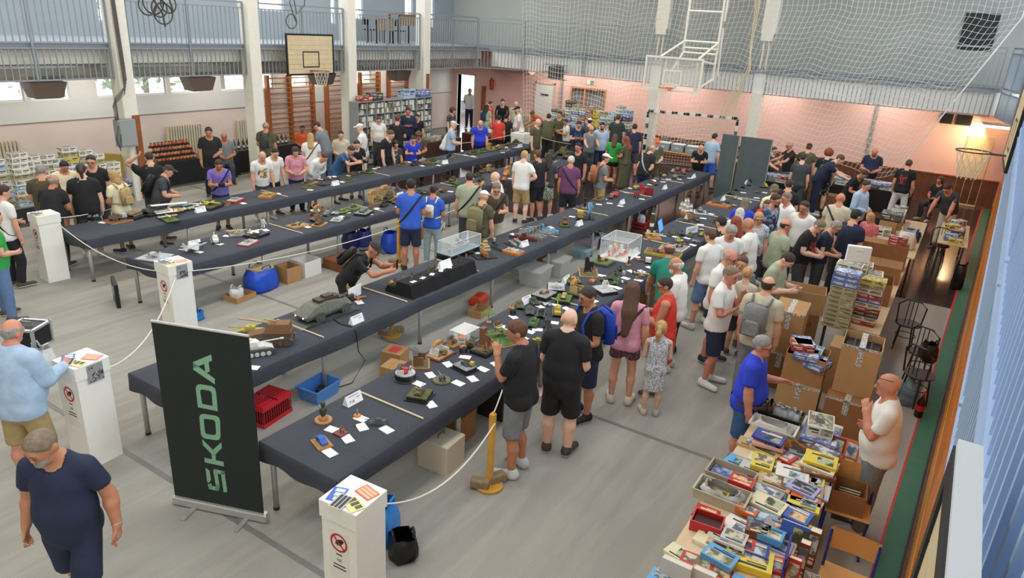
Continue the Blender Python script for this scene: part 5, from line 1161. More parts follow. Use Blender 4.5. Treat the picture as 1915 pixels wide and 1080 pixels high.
m_(4, 907, 657, 'ruin', .3, 0, 'brown', 'tall', 'black', (.3, .24), [('bushes', .22, .04, -.02, 0, 'olive'), ('tank', .12, -.06, -.07, 20, 'brown')], 'mud')
m_(4, 890, 628, 'tank', .17, 200, 'olive')
m_(4, 940, 632, 'prop', .3, 70, 'olive', 'slab', 'wood', (.5, .34), None, 'green')
m_(4, 914, 603, 'palm', .17, 0, 'green', 'round', 'tan', (.07, .07))
m_(4, 931, 608, 'tank', .1, 0, 'brown', 'round', 'wood', (.12, .12))
m_(4, 955, 575, 'figure', .05, 0, 'orange', 'round', 'orange', (.07, .07)); m_(4, 959, 588, 'bushes', .1, 0, 'green', 'drum', 'black', (.1, .1))
for a in [(972, 574, 'tank', .19, 215, 'olive'), (998, 567, 'tank', .19, 230, 'dgreen'), (991, 585, 'tank', .2, 210, 'dgrey'), (1012, 590, 'tank', .2, 205, 'black'), (1042, 586, 'tank', .24, 30, 'yellow'), (998, 607, 'tank', .21, 20, 'green'), (1022, 610, 'gun', .22, 40, 'dgrey'), (1006, 640, 'tank', .13, -60, 'yellow'), (1055, 600, 'figure', .07, 0, 'tan'), (1018, 570, 'jet', .16, 90, 'lgrey')]: m_(4, *a)
m_(4, 1012, 552, 'bushes', .22, 0, 'dgrey', 'step', 'black', (.36, .28), None, 'grey')
m_(4, 1054, 562, 'tank', .17, 200, 'sand', 'step', 'black', (.32, .24), None, 'grass')
m_(4, 1038, 540, 'jet', .26, 30, 'lgrey', 'step', 'black', (.34, .28), None, 'lgrey')
m_(4, 1078, 550, 'house', .22, 0, 'sand', 'step', 'black', (.32, .22), [('truck', .12, 0, -.05, 0, 'yellow')], 'olive')
m_(4, 1072, 528, 'bushes', .26, 40, 'brown', 'step', 'black', (.28, .24), None, 'grass'); m_(4, 1108, 528, 'bushes', .24, 20, 'brown')
m_(4, 1130, 545, 'robot', .2, -120, 'white', 'step', 'black', (.34, .30), None, 'lgrey')
m_(4, 1098, 510, 'ruin', .3, 30, 'black', 'slab', 'tan', (.42, .30), [('figure', .07, .1, -.1, 0, 'tan')], 'mud')
m_(4, 1123, 492, 'bushes', .26, 0, 'dgreen', 'tall', 'dgrey', (.34, .3), [('ruin', .14, -.05, .05, 0, 'black')], 'grass')
for a in [(1150, 512, 'tank', .15, 20, 'dgreen'), (1160, 504, 'tank', .15, 30, 'dgreen'), (1145, 521, 'tank', .15, 10, 'olive'), (1153, 530, 'tank', .18, 10, 'green'), (1166, 514, 'robot', .1, 0, 'white'), (1172, 530, 'jet', .14, 100, 'dgreen'), (1130, 524, 'tank', .14, 0, 'olive'), (1200, 515, 'prop', .2, 20, 'sand'), (1190, 520, 'jet', .14, 60, 'brown'), (1175, 496, 'bust', .12, -90, 'dred'), (1183, 512, 'figure', .08, 0, 'red'), (1195, 487, 'prop', .12, 0, 'orange'), (1212, 489, 'truck', .22, 200, 'white')]: m_(4, *a)
m_(4, 1240, 476, 'prop', .24, 100, 'orange', 'tall', 'yellow', (.62, .30), [('bushes', .3, .1, .05, 0, 'brown'), ('tank', .14, -.15, -.05, 10, 'dgreen')], 'mud')
m_(4, 1222, 446, 'prop', .3, 30, 'sand', 'tall', 'wood', (.34, .26), [('jet', .18, .05, .05, 70, 'yellow')])
m_(4, 1201, 437, 'rocket', .5, 0, 'dgreen', 'round', 'yellow', (.2, .2))
m_(4, 1263, 402, 'sailship', .34, 50, 'white')
m_(4, 1247, 465, 'tank', .2, 10, 'grey', 'slab', 'lgrey', (.36, .26), [('jet', .14, .05, .05, 50, 'white')], 'tan'); m_(4, 1290, 468, 'bushes', .22, 0, 'dgreen', 'slab', 'white', (.44, .26), [('tank', .13, .1, .04, 30, 'dgrey')], 'grey')
for a in [(1256, 438, 'tank', .18, 30, 'olive'), (1275, 438, 'tank', .2, 20, 'dgrey'), (1290, 442, 'tank', .18, 10, 'olive'), (1268, 452, 'tank', .17, 20, 'yellow'), (1298, 452, 'jet', .2, 50, 'grey'), (1282, 458, 'truck', .16, 0, 'dgreen'), (1312, 440, 'tank', .15, 0, 'yellow'), (1279, 415, 'ship', .22, 130, 'dgrey'), (1303, 413, 'truck', .18, 30, 'olive'), (1337, 417, 'gun', .18, 30, 'dgreen'), (1312, 430, 'jet', .14, 0, 'lgrey')]: m_(4, *a)
m_(4, 1309, 397, 'tank', .22, 20, 'grey', 'slab', 'white', (.36, .26), [('tank', .14, .08, .06, 20, 'dgrey')], 'grey')
m_(4, 1343, 385, 'tank', .13, 90, 'olive', 'tall', 'orange', (.5, .24), [('tank', .12, -.15, .02, 80, 'sand'), ('tank', .12, .13, -.01, 90, 'mud'), ('truck', .11, .0, -.05, 80, 'olive')], 'wood')
for a in [(1360, 378, 'tank', .15, 20, 'olive'), (1375, 372, 'tank', .15, 10, 'yellow'), (1372, 385, 'jet', .15, 30, 'sand'), (1366, 362, 'tank', .22, 10, 'dgreen'), (1377, 355, 'tank', .22, 10, 'dgreen'), (1389, 350, 'tank', .22, 15, 'dgreen'), (1400, 346, 'tank', .2, 20, 'dgrey'), (1415, 360, 'jet', .2, 40, 'olive'), (1425, 350, 'tank', .2, 10, 'dgrey'), (1440, 344, 'tank', .2, 30, 'yellow'), (1408, 342, 'ruin', .16, 0, 'black')]: m_(4, *a)
# --- third table
m_(3, 468, 626, 'tank', .26, 130, 'yellow'); m_(3, 506, 640, 'spg', .44, 130, 'brown'); m_(3, 474, 662, 'tank', .36, -30, 'white')
m_(3, 651, 560, 'figure', .14, 0, 'tan', 'drum', 'black', (.18, .18), [('jet', .12, .02, .02, 40, 'wood')]); m_(3, 668, 561, 'prop', .2, 60, 'wood')
m_(3, 906, 480, 'sailship', .26, -120, 'sand', 'slab', 'black', (.26, .36)); m_(3, 924, 459, 'robot', .1, 0, 'white', 'drum', 'black', (.1, .1)); m_(3, 927, 465, 'ship', .34, 70, 'dgrey')
m_(3, 960, 473, 'ship', .2, 90, 'white', 'tall', 'orange', (.32, .22), [('ship', .18, .06, .0, 90, 'lblue'), ('ship', .18, -.06, .0, 90, 'white'), ('ship', .18, .12, .0, 90, 'lgrey'), ('ship', .18, -.12, .0, 90, 'lblue')])
for a in [(952, 458, 'ship', .22, 70, 'dgrey'), (958, 456, 'ship', .24, 60, 'lgrey'), (968, 452, 'ship', .24, 60, 'lgrey'), (978, 448, 'ship', .42, 105, 'dred'), (988, 445, 'ship', .44, 105, 'grey'), (995, 442, 'ship', .44, 105, 'grey'), (1000, 438, 'ship', .5, 105, 'grey'), (1006, 436, 'ship', .5, 105, 'grey'), (1014, 433, 'ship', .5, 105, 'lblue'), (1024, 434, 'ship', .3, 110, 'brown')]: m_(3, *a)
m_(3, 1056, 420, 'truck', .26, 30, 'olive', 'slab', 'black', (.4, .2), [('bushes', .2, .05, 0, 0, 'green')], 'grass')
for a in [(1085, 408, 'truck', .3, 30, 'yellow'), (1102, 398, 'robot', .3, -90, 'lblue'), (1093, 390, 'bust', .18, -90, 'black'), (1150, 366, 'car', .24, 30, 'red'), (1165, 378, 'robot', .1, 0, 'blue'), (1143, 370, 'truck', .2, 20, 'grey'), (1190, 368, 'gun', .28, 40, 'red'), (1208, 352, 'bushes', .2, 0, 'olive'), (1222, 342, 'car', .2, 30, 'white'), (1234, 336, 'figure', .16, 0, 'black'), (1222, 345, 'truck', .2, 60, 'dgrey'), (1246, 325, 'ship', .3, 30, 'black'), (1258, 322, 'tank', .2, 10, 'sand'), (1268, 318, 'car', .2, 0, 'brown'), (1280, 320, 'car', .2, 0, 'red'), (1290, 320, 'tank', .2, 0, 'brown'), (1262, 334, 'gun', .25, 20, 'sand'), (1272, 330, 'jet', .25, 40, 'olive'), (1278, 325, 'truck', .2, 30, 'grey'), (1243, 330, 'car', .16, 0, 'tan')]: m_(3, *a)
m_(3, 1102, 408, 'ship', .3, 30, 'black', 'slab', 'black', (.3, .2)); m_(3, 1190, 352, 'bushes', .3, 30, 'yellow', 'slab', 'black', (.4, .22), [('jet', .2, .1, 0, 30, 'yellow')]); m_(3, 1118, 374, 'truck', .16, 0, 'wood', 'tall', 'mud', (.3, .2)); m_(3, 1201, 362, 'ruin', .24, 0, 'red')
# --- second table
m_(2, 290, 482, 'jet', .26, 20, 'grey', 'slab', 'dgrey', (.42, .42), None, 'lgrey'); m_(2, 366, 468, 'jet', .40, 10, 'lgrey'); m_(2, 403, 452, 'tank', .24, 60, 'white')
m_(2, 443, 438, 'prop', .3, 60, 'sand', 'slab', 'dgrey', (.36, .28), None, 'grey'); m_(2, 480, 441, 'jet', .3, 10, 'white', 'tall', 'black', (.36, .26)); m_(2, 464, 455, 'prop', .16, 20, 'grey', 'slab', 'red', (.34, .22), None, 'lgrey'); m_(2, 492, 425, 'robot', .2, 0, 'white')
m_(2, 557, 422, 'tank', .12, 0, 'sand', 'slab', 'wood', (.36, .26), [('tank', .1, .1, .05, 20, 'olive'), ('truck', .1, -.1, .0, 0, 'mud'), ('bushes', .14, 0, -.05, 0, 'sand')], 'tan')
for a in [(585, 405, 'gun', .26, 190, 'brown'), (592, 412, 'tank', .24, 190, 'brown'), (598, 400, 'house', .2, 0, 'tan'), (612, 402, 'tank', .2, 20, 'grey'), (625, 400, 'jet', .2, 70, 'lgrey'), (648, 408, 'tank', .12, 0, 'olive'), (684, 384, 'gun', .2, 30, 'dgrey'), (692, 392, 'tank', .16, 20, 'brown'), (718, 385, 'tank', .2, 20, 'black'), (742, 380, 'truck', .2, 10, 'dgrey'), (750, 374, 'tank', .16, 0, 'dgreen'), (783, 362, 'tank', .2, 10, 'dgreen'), (796, 362, 'truck', .18, 20, 'olive'), (806, 358, 'robot', .14, 0, 'dgrey'), (812, 364, 'tank', .2, 0, 'olive'), (830, 358, 'tank', .2, 10, 'brown')]: m_(2, *a)
m_(2, 597, 420, 'tank', .2, 20, 'brown', 'slab', 'wood', (.3, .2)); m_(2, 630, 412, 'jet', .2, 30, 'lgrey', 'slab', 'dgrey', (.3, .22), None, 'lgrey')
m_(2, 640, 396, 'bushes', .2, 0, 'green', 'slab', 'black', (.32, .26), None, 'grass'); m_(2, 662, 389, 'tank', .14, 10, 'olive', 'slab', 'olive', (.34, .28), None, 'grass'); m_(2, 680, 400, 'tank', .2, 20, 'grey', 'step', 'black', (.4, .28), [('tank', .16, .08, .06, 40, 'lgrey')], 'grey')
m_(2, 702, 378, 'house', .3, 0, 'sand', 'slab', 'wood', (.4, .28), [('tank', .14, .05, -.06, 20, 'mud')], 'mud'); m_(2, 722, 368, 'house', .3, 0, 'tan', 'slab', 'wood', (.34, .26), [('figure', .08, .1, -.05, 0, 'brown')], 'tan'); m_(2, 726, 375, 'tank', .26, 20, 'dgreen', 'step', 'black', (.36, .28), [('bushes', .2, .05, .05, 0, 'green')], 'mud')
for a in [(846, 343, 'truck', .24, 20, 'dgreen', 'tall', 'black', (.34, .26), [('bushes', .2, 0, .05, 0, 'green')], 'grass'), (858, 348, 'tank', .2, 0, 'green', 'slab', 'black', (.3, .24), None, 'grass'), (888, 348, 'bushes', .26, 0, 'orange', 'slab', 'wood', (.34, .26), None, 'tan')]: m_(2, *a)
for a in [(892, 330, 'tank', .22, 0, 'dgreen'), (900, 338, 'tank', .2, 10, 'dgreen'), (897, 322, 'truck', .22, 10, 'olive'), (908, 318, 'house', .2, 0, 'tan'), (903, 346, 'tank', .2, 20, 'sand'), (920, 322, 'tank', .2, 0, 'mud'), (945, 328, 'car', .2, 30, 'orange'), (953, 325, 'house', .24, 0, 'sand'), (945, 338, 'tank', .2, 20, 'orange'), (962, 318, 'tank', .22, 10, 'brown'), (958, 312, 'truck', .2, 0, 'dgreen'), (1030, 295, 'tank', .5, 20, 'dgreen'), (1046, 283, 'tank', .5, 15, 'olive'), (1062, 296, 'truck', .4, 10, 'dgreen'), (1020, 310, 'tank', .2, 10, 'olive'), (1040, 306, 'tank', .2, 0, 'grey'), (1085, 300, 'gun', .3, 0, 'dgreen')]: m_(2, *a)
m_(2, 966, 306, 'tank', .2, 20, 'olive', 'slab', 'black', (.32, .24), None, 'grass')
# --- leftmost table
m_(1, 222, 413, 'truck', .26, 0, 'lgrey', 'slab', 'wood', (.42, .32), [('tank', .16, .1, .05, 10, 'grey')], 'brown'); m_(1, 254, 407, 'tank', .24, 20, 'tan', 'tall', 'black', (.34, .24)); m_(1, 283, 400, 'tank', .3, 20, 'dgrey', 'tall', 'black', (.42, .3)); m_(1, 318, 411, 'biplane', .3, 80, 'white', 'slab', 'black', (.46, .26), None, 'grass')
for a in [(320, 400, 'biplane', .44, 70, 'white'), (335, 396, 'prop', .34, 60, 'yellow'), (345, 385, 'jet', .24, 60, 'lblue'), (352, 392, 'jet', .2, 20, 'white'), (372, 386, 'prop', .28, 40, 'white'), (362, 390, 'jet', .2, 50, 'lgrey')]: m_(1, *a)
m_(1, 393, 388, 'prop', .34, 20, 'yellow', 'tall', 'black', (.44, .34), [('bushes', .2, .05, .06, 0, 'olive')], 'olive'); m_(1, 418, 382, 'jet', .26, 40, 'dgreen', 'slab', 'mud', (.34, .26), None, 'mud'); m_(1, 440, 377, 'prop', .2, 20, 'grey', 'tall', 'red', (.34, .22), None, 'lgrey')
m_(1, 500, 368, 'prop', .26, 30, 'yellow', 'tall', 'wood', (.38, .26))
for a in [(578, 343, 'tank', .2, 10, 'dgrey'), (606, 346, 'jet', .2, 20, 'dgrey'), (612, 336, 'truck', .16, 0, 'white'), (633, 334, 'jet', .18, 30, 'dgreen'), (660, 327, 'tank', .18, 10, 'brown'), (708, 315, 'jet', .18, 20, 'lgrey')]: m_(1, *a)
m_(1, 580, 342, 'tank', .16, 10, 'tan', 'slab', 'wood', (.34, .24), None, 'tan'); m_(1, 578, 350, 'prop', .2, 20, 'olive', 'slab', 'olive', (.36, .24), None, 'olive'); m_(1, 606, 345, 'jet', .2, 20, 'dgrey', 'slab', 'black', (.3, .22)); m_(1, 653, 338, 'tank', .16, 0, 'olive', 'slab', 'olive', (.3, .2), None, 'olive'); m_(1, 690, 322, 'tank', .18, 10, 'dgreen', 'slab', 'black', (.36, .3), None, 'grass'); m_(1, 755, 309, 'truck', .18, 0, 'tan', 'slab', 'olive', (.34, .22), None, 'mud')
for a in [(775, 309, 'tank', .2, 10, 'black'), (790, 304, 'tank', .2, 0, 'tan'), (778, 301, 'jet', .2, 30, 'grey'), (800, 308, 'tank', .2, 0, 'brown'), (820, 306, 'tank', .18, 0, 'grey'), (790, 300, 'ship', .3, 10, 'lgrey')]: m_(1, *a)
m_(1, 810, 303, 'tank', .22, 10, 'dgreen', 'slab', 'olive', (.5, .34), [('tank', .16, .12, .08, 20, 'green')], 'grass'); m_(1, 840, 294, 'ship', .4, 20, 'black', 'slab', 'dgrey', (.5, .3)); m_(1, 887, 287, 'tank', .2, 0, 'dgreen', 'slab', 'black', (.46, .26), None, 'olive'); m_(1, 903, 283, 'tank', .2, 10, 'olive', 'slab', 'black', (.42, .28), None, 'grass'); m_(1, 917, 281, 'house', .26, 0, 'tan', 'slab', 'black', (.46, .3), [('tank', .16, .1, -.06, 0, 'yellow')], 'grass'); m_(1, 932, 277, 'tank', .22, 0, 'sand', 'slab', 'black', (.44, .3), None, 'olive'); m_(1, 945, 282, 'truck', .22, 10, 'white', 'slab', 'black', (.4, .26), None, 'grey'); m_(1, 960, 267, 'tank', .26, 10, 'dgreen', 'slab', 'black', (.5, .3), None, 'grass'); m_(1, 950, 272, 'tank', .22, 20, 'olive'); m_(1, 965, 278, 'jet', .26, 30, 'lgrey')
build_models()
for row, L in {4: [(617, 846), (622, 803), (675, 782), (677, 798), (650, 820), (723, 803), (806, 756), (783, 717), (805, 701), (838, 681), (857, 716), (884, 708), (903, 690), (928, 681), (870, 667), (935, 610), (960, 592), (948, 618), (1005, 616), (1035, 603), (1030, 631), (990, 620), (985, 635), (1010, 573), (1040, 570), (1060, 577), (1110, 562), (1125, 515), (1155, 538), (1170, 520), (1180, 507), (1200, 525), (1215, 500), (1190, 480), (1160, 525), (1270, 448), (1285, 445), (1305, 460), (1260, 442), (1240, 440), (1330, 400), (1315, 408), (1385, 372), (1400, 377), (1415, 370), (1310, 420), (1200, 507), (1142, 535), (1390, 360), (1430, 360)],
               3: [(473, 687), (672, 565), (855, 455), (893, 473), (960, 438), (975, 437), (1030, 425), (1130, 372), (1140, 380), (1160, 385), (1172, 360), (1180, 352), (1200, 372), (1215, 345), (1250, 335), (1270, 335), (1290, 333), (1070, 405), (1120, 382), (1240, 340)],
               2: [(325, 492), (372, 471), (410, 456), (425, 441), (473, 447), (497, 430), (575, 424), (600, 420), (637, 410), (650, 397), (692, 400), (705, 390), (745, 387), (827, 355), (842, 358), (905, 352), (940, 345), (960, 335), (640, 405), (780, 370), (815, 368), (1040, 312), (975, 318)],
               1: [(192, 416), (368, 388), (455, 380), (520, 362), (580, 355), (600, 335), (625, 330), (652, 328), (675, 322), (700, 315), (745, 309), (790, 310), (820, 309), (870, 290), (940, 285), (885, 292), (765, 303), (640, 340)]}.items():
 for a, b in sorted(L, key=lambda q: at(q[0], q[1], TZ)[0]): card(row, a, b)
tent(4, 660, 752, 'F18', -1); tent(4, 815, 660, None, 4); tent(4, 981, 565, None, -4); tent(4, 1058, 527, None, 4); tent(4, 1187, 474, None, -2); tent(4, 1285, 408, None, 0); tent(4, 1352, 374, None, 1); tent(4, 1400, 337, None, 4)
tent(3, 668, 603, None, 1); tent(3, 980, 460, None, -2); tent(3, 1083, 421, None, -1); tent(3, 1163, 381, None, 1); tent(3, 1243, 353, None, 3); tent(3, 1297, 332, None, 3)
tent(2, 364, 460, None, -3); tent(2, 589, 400, None, -3); tent(2, 748, 368, None, 3); tent(2, 1088, 300, None, -2)
tent(1, 375, 396, None, 2); tent(1, 627, 346, None, 2); tent(1, 832, 306, None, -3); tent(1, 972, 275, None, -4)
# ================================================================== larger exhibits on the tables
def tbl(px, py): return at(px, py, TZ)
# big eight-wheeled carrier on a dark ramp base
p = tbl(603, 590); t = thing('model_armoured_carrier', 'large grey-green armoured carrier model on dark striped ramp base, third table', 'model vehicle', (p[0], p[1]-.02, TZ+.001), math.radians(177))
MB().add([(-.52, -.2, 0), (.52, -.2, 0), (.52, .2, 0), (-.52, .2, 0), (-.40, -.2, .035), (.40, -.2, .035), (.40, .2, .035), (-.40, .2, .035)], [(0, 3, 2, 1), (4, 5, 6, 7), (0, 1, 5, 4), (1, 2, 6, 5), (2, 3, 7, 6), (3, 0, 4, 7)]).build('ramp_base', mat((62, 62, 64), .7, var=.2), t)
for k in range(4): MB().add([(.42+.025*k, -.19, .0292-.0073*k), (.43+.025*k, -.19, .0268-.0073*k), (.43+.025*k, .19, .0268-.0073*k), (.42+.025*k, .19, .0292-.0073*k)], [(0, 1, 2, 3)]).build('stripe', mat((130, 128, 118), .7), t)
mg = mat((104, 106, 92), .6, var=.25, scale=30)
MB().loft([[(-.36, -y*.8, .07), (-.38, -y, .13), (-.33, -y*.75, .21), (.0, -y*.7, .25), (.22, -y*.7, .22), (.40, -y*.85, .12), (.38, -y*.8, .07)] for y in (.17, .12, 0, -.12, -.17)], True, True).build('hull', mg, t)
for x in (-.25, .19):
 for s in (1, -1): MB().cyl((x, s*.13, .09), (x, s*.185, .09), .075, n=16).cyl((x, s*.185, .09), (x, s*.192, .09), .04, n=12).build('wheel', mat((84, 84, 76), .7), t)
MB().box(-.22, .12, -.07, .07, .235, .275).box(-.15, .0, -.05, .05, .27, .30).box(-.3, -.2, -.09, .09, .2, .245).build('roof_gear', mat((70, 56, 48), .6, var=.3, scale=40), t)
for s in (1, -1): MB().cyl((.39, s*.08, .11), (.405, s*.08, .11), .012, n=8).build('headlamp', mat((250, 248, 230), .3, emit=1.5), t)
f = MB().tube([(p[0]+.0, p[1]-.2, TZ+.008), (p[0]-.05, p[1]-.40, TZ+.008), (p[0]-.02, p[1]-.58, TZ+.008), (p[0]-.0, 6.205, TZ-.05), (p[0]+.02, 6.19, .45), (p[0]+.1, 6.15, .30), (p[0]-.1, 6.2, .02), (p[0]-.4, 6.3, .012)], .007, 5); tag(f.build('power_cord', M_BLACK), 'black cord running from the armoured carrier model to the floor', 'cord')
# black draped display steps with small exhibits
a, b = tbl(738, 545), tbl(862, 505); L = b[0]-a[0]+.15
t = thing('display_riser', 'black cloth-draped display riser crowded with small figures, third table', 'display riser', ((a[0]+b[0])/2, 6.50, TZ+.001))
g = MB(); rings = []
for k in range(15):
 x = -L/2+L*k/14; w = .012*math.sin(k*2.1); rings.append([(x, -.22+w, 0), (x, -.16+w*.5, .20), (x, -.12, .215), (x, .10, .215), (x, .13, .11), (x, .30, .105), (x, .34, 0)])
g.loft(rings, closed=False); n = 7
g.add(rings[0], [tuple(range(n))]); g.add(rings[-1], [tuple(reversed(range(n)))]); g.build('black_cloth', mat((26, 25, 27), .95, var=.15), t)
rs = random.Random(5); RP = t.location
for k in range(16):
 x = -L/2+.07+(L-.14)*k/15; lvl = k % 2
 q = thing('riser_figurine', 'tiny painted figurine on the black display riser, %s from the near end' % ordw(k), 'figurine', (RP[0]+x, RP[1]+(-.04 if lvl else .2), TZ+(.217 if lvl else .109)), rs.random()*6, 'figurines on the black riser')
 s = rs.uniform(.07, .13)
 for nm, (me, ro, sub) in PM['figure']: o = put(nm, me, q, (0, 0, .008), 0, (s,)*3); recolor(o, 0, mm(rs.choice(['dgrey', 'brown', 'dred', 'black', 'tan'])))
 MB().lathe([(.028, 0), (.026, .009)], 10).build('base', M_BLACK, q)
for k in range(5): tag(MB().box(-.05, .05, -.035, .035, 0, .0012).build('name_card', mat((244, 243, 238), .8), None, (RP[0]-L/2+.15+k*.22, RP[1]-.09, TZ+.2165), .2*k), 'white name card on the black display riser, %s from near end' % ordw(k), 'name card', 'name cards on the black riser')
for (px, py, z, w) in ((823, 497, TZ+.216, 0), ):
 q = at(px, py, z); t = thing('tent_card', 'long folded white tent card standing on the black display riser', 'tent card', (q[0], RP[1]-.03, z+.002), 0); put('paper', TENTM, t, (0, 0, 0), 0, (1.3, 1.2, 1.1))
p = tbl(678, 560); t = thing('notice_board', 'blank white upright notice board on the third table', 'notice', (p[0], 7.0, TZ+.001), math.radians(8)); MB().box(-.15, .15, -.004, .004, .0, .17).build('panel', mat((246, 246, 244), .7), t); MB().add([(-.02, 0, .12), (.02, 0, .12), (.02, .08, 0), (-.02, .08, 0)], [(0, 1, 2, 3)]).build('prop_stay', mat((230, 230, 228), .7), t)
p = tbl(1293, 436); t = thing('notice_board', 'white printed notice standing on the rightmost table', 'notice', (p[0], p[1], TZ+.001), math.radians(-20)); MB().box(-.19, .19, -.004, .004, 0, .15).build('panel', mat((246, 246, 244), .7), t)
MB().box(-.13, .13, -.0055, -.004, .09, .10).build('print_line', M_INK, t); MB().box(-.1, .1, -.0055, -.004, .06, .068).build('print_line', M_INK, t); MB().add([(-.02, 0, .12), (.02, 0, .12), (.02, .08, 0), (-.02, .08, 0)], [(0, 1, 2, 3)]).build('prop_stay', mat((230, 230, 228), .7), t)
def glass_case(t, a, b, h, z0=0, edge=(230, 228, 220), ew=.005):
 G = glass_mat((225, 235, 236), .14)
 for x0, x1, y0, y1 in ((-a/2, a/2, -b/2, -b/2+.004), (-a/2, a/2, b/2-.004, b/2), (-a/2, -a/2+.004, -b/2+.004, b/2-.004), (a/2-.004, a/2, -b/2+.004, b/2-.004)): MB().box(x0, x1, y0, y1, z0, z0+h).build('pane', G, t)
 MB().box(-a/2, a/2, -b/2, b/2, z0+h, z0+h+.004).build('pane', G, t)
 g = MB()
 for x in (-a/2, a/2):
  for y in (-b/2, b/2): g.cyl((x, y, z0), (x, y, z0+h), ew, n=5)
 for z in (z0, z0+h):
  g.tube([(-a/2, -b/2, z), (a/2, -b/2, z), (a/2, b/2, z), (-a/2, b/2, z), (-a/2, -b/2, z)], ew, 5)
 g.build('edging', mat(edge, .3), t)
def inside(t, kind, s, loc, ang, c):
 h = put(kind+'_model', None, t, loc, math.radians(ang)); h.empty_display_size = .02; rl = {0: mm(c), 1: mm('dgrey'), 2: mm('brown'), 3: mm('black')}
 for nm, (me, ro, sub) in PM[kind]: o = put(nm, me, h, (0, 0, 0), 0, (s,)*3); recolor(o, 0, rl[ro])
p = tbl(858, 478); t = thing('ship_in_case', 'glass case with grey warship on a glossy black plinth, third table', 'display case', (p[0]+.1, p[1]+.06, TZ+.001))
MB().bev(-.45, .45, -.17, .17, 0, .09, .01).box(-.46, .46, -.18, .18, 0, .02).build('plinth', mat((20, 20, 22), .25), t); MB().box(-.42, .42, -.14, .14, .09, .098).build('sea', mat((150, 176, 190), .3, var=.25, scale=30), t)
glass_case(t, .86, .30, .22, .09); inside(t, 'ship', .7, (0, 0, .098), 4, 'lgrey')
p = tbl(1163, 478); t = thing('coral_ships_case', 'clear case with a fleet of coral-pink ship models on white board, rightmost table', 'display case', (p[0], p[1]+.04, TZ+.001), .05)
MB().box(-.36, .36, -.27, .27, 0, .02).build('white_board', mat((240, 238, 232), .6), t); glass_case(t, .70, .52, .34, .02, (240, 238, 230), .006)
for k in range(6): MB().cyl((-.28+.11*k, .2, .03), (-.28+.11*k, .2, .33), .003, n=4).build('rod', mat((230, 226, 220), .4), t)
for k, (x, y, z) in enumerate([(-.2, -.08, .05), (-.02, -.1, .05), (.16, -.08, .07), (-.12, .06, .07), (.08, .07, .1), (.2, .1, .12), (-.22, .14, .05), (.02, .17, .16)]): MB().box(x-.12, x+.12, y-.03, y+.03, .02, z).build('stand', mat((238, 236, 230), .6), t); inside(t, 'ship', .26, (x, y, z), 8*k-20, 'pink')
p = tbl(855, 632); t = thing('acrylic_cover', 'clear acrylic cover over the pink car model, rightmost table', 'display case', (p[0], min(p[1], 4.86), TZ+.001)); glass_case(t, .32, .24, .17, 0)
# laptop
p = tbl(1233, 437); t = thing('laptop', 'open laptop with blue screen among the models on rightmost table', 'laptop', (p[0]+.12, 4.86, TZ+.001), math.radians(8))
MB().bev(-.19, .19, -.26, .0, 0, .018, .004).build('keyboard_base', mat((60, 60, 64), .5), t)
MB().add([(-.19, 0, .018), (.19, 0, .018), (.19, .07, .27), (-.19, .07, .27), (-.19, .012, .018), (.19, .012, .018), (.19, .082, .27), (-.19, .082, .27)], [(0, 1, 2, 3), (4, 7, 6, 5), (3, 2, 6, 7), (0, 3, 7, 4), (1, 5, 6, 2)]).build('lid', mat((40, 40, 44), .5), t)
MB().add([(-.175, .0015, .03), (.175, .0015, .03), (.175, .0655, .258), (-.175, .0655, .258)], [(0, 1, 2, 3)]).build('screen', mat((90, 150, 225), .4, emit=.7), t)
tag(MB().lathe([(.08, 0), (.1, .02), (.105, .16), (.098, .16), (.09, .03)], 18).build('red_bucket', mat((150, 30, 36), .5), None, (tbl(1200, 366)[0]+.25, 6.45, TZ+.001)), 'small dark red bucket on the third table far half', 'bucket')
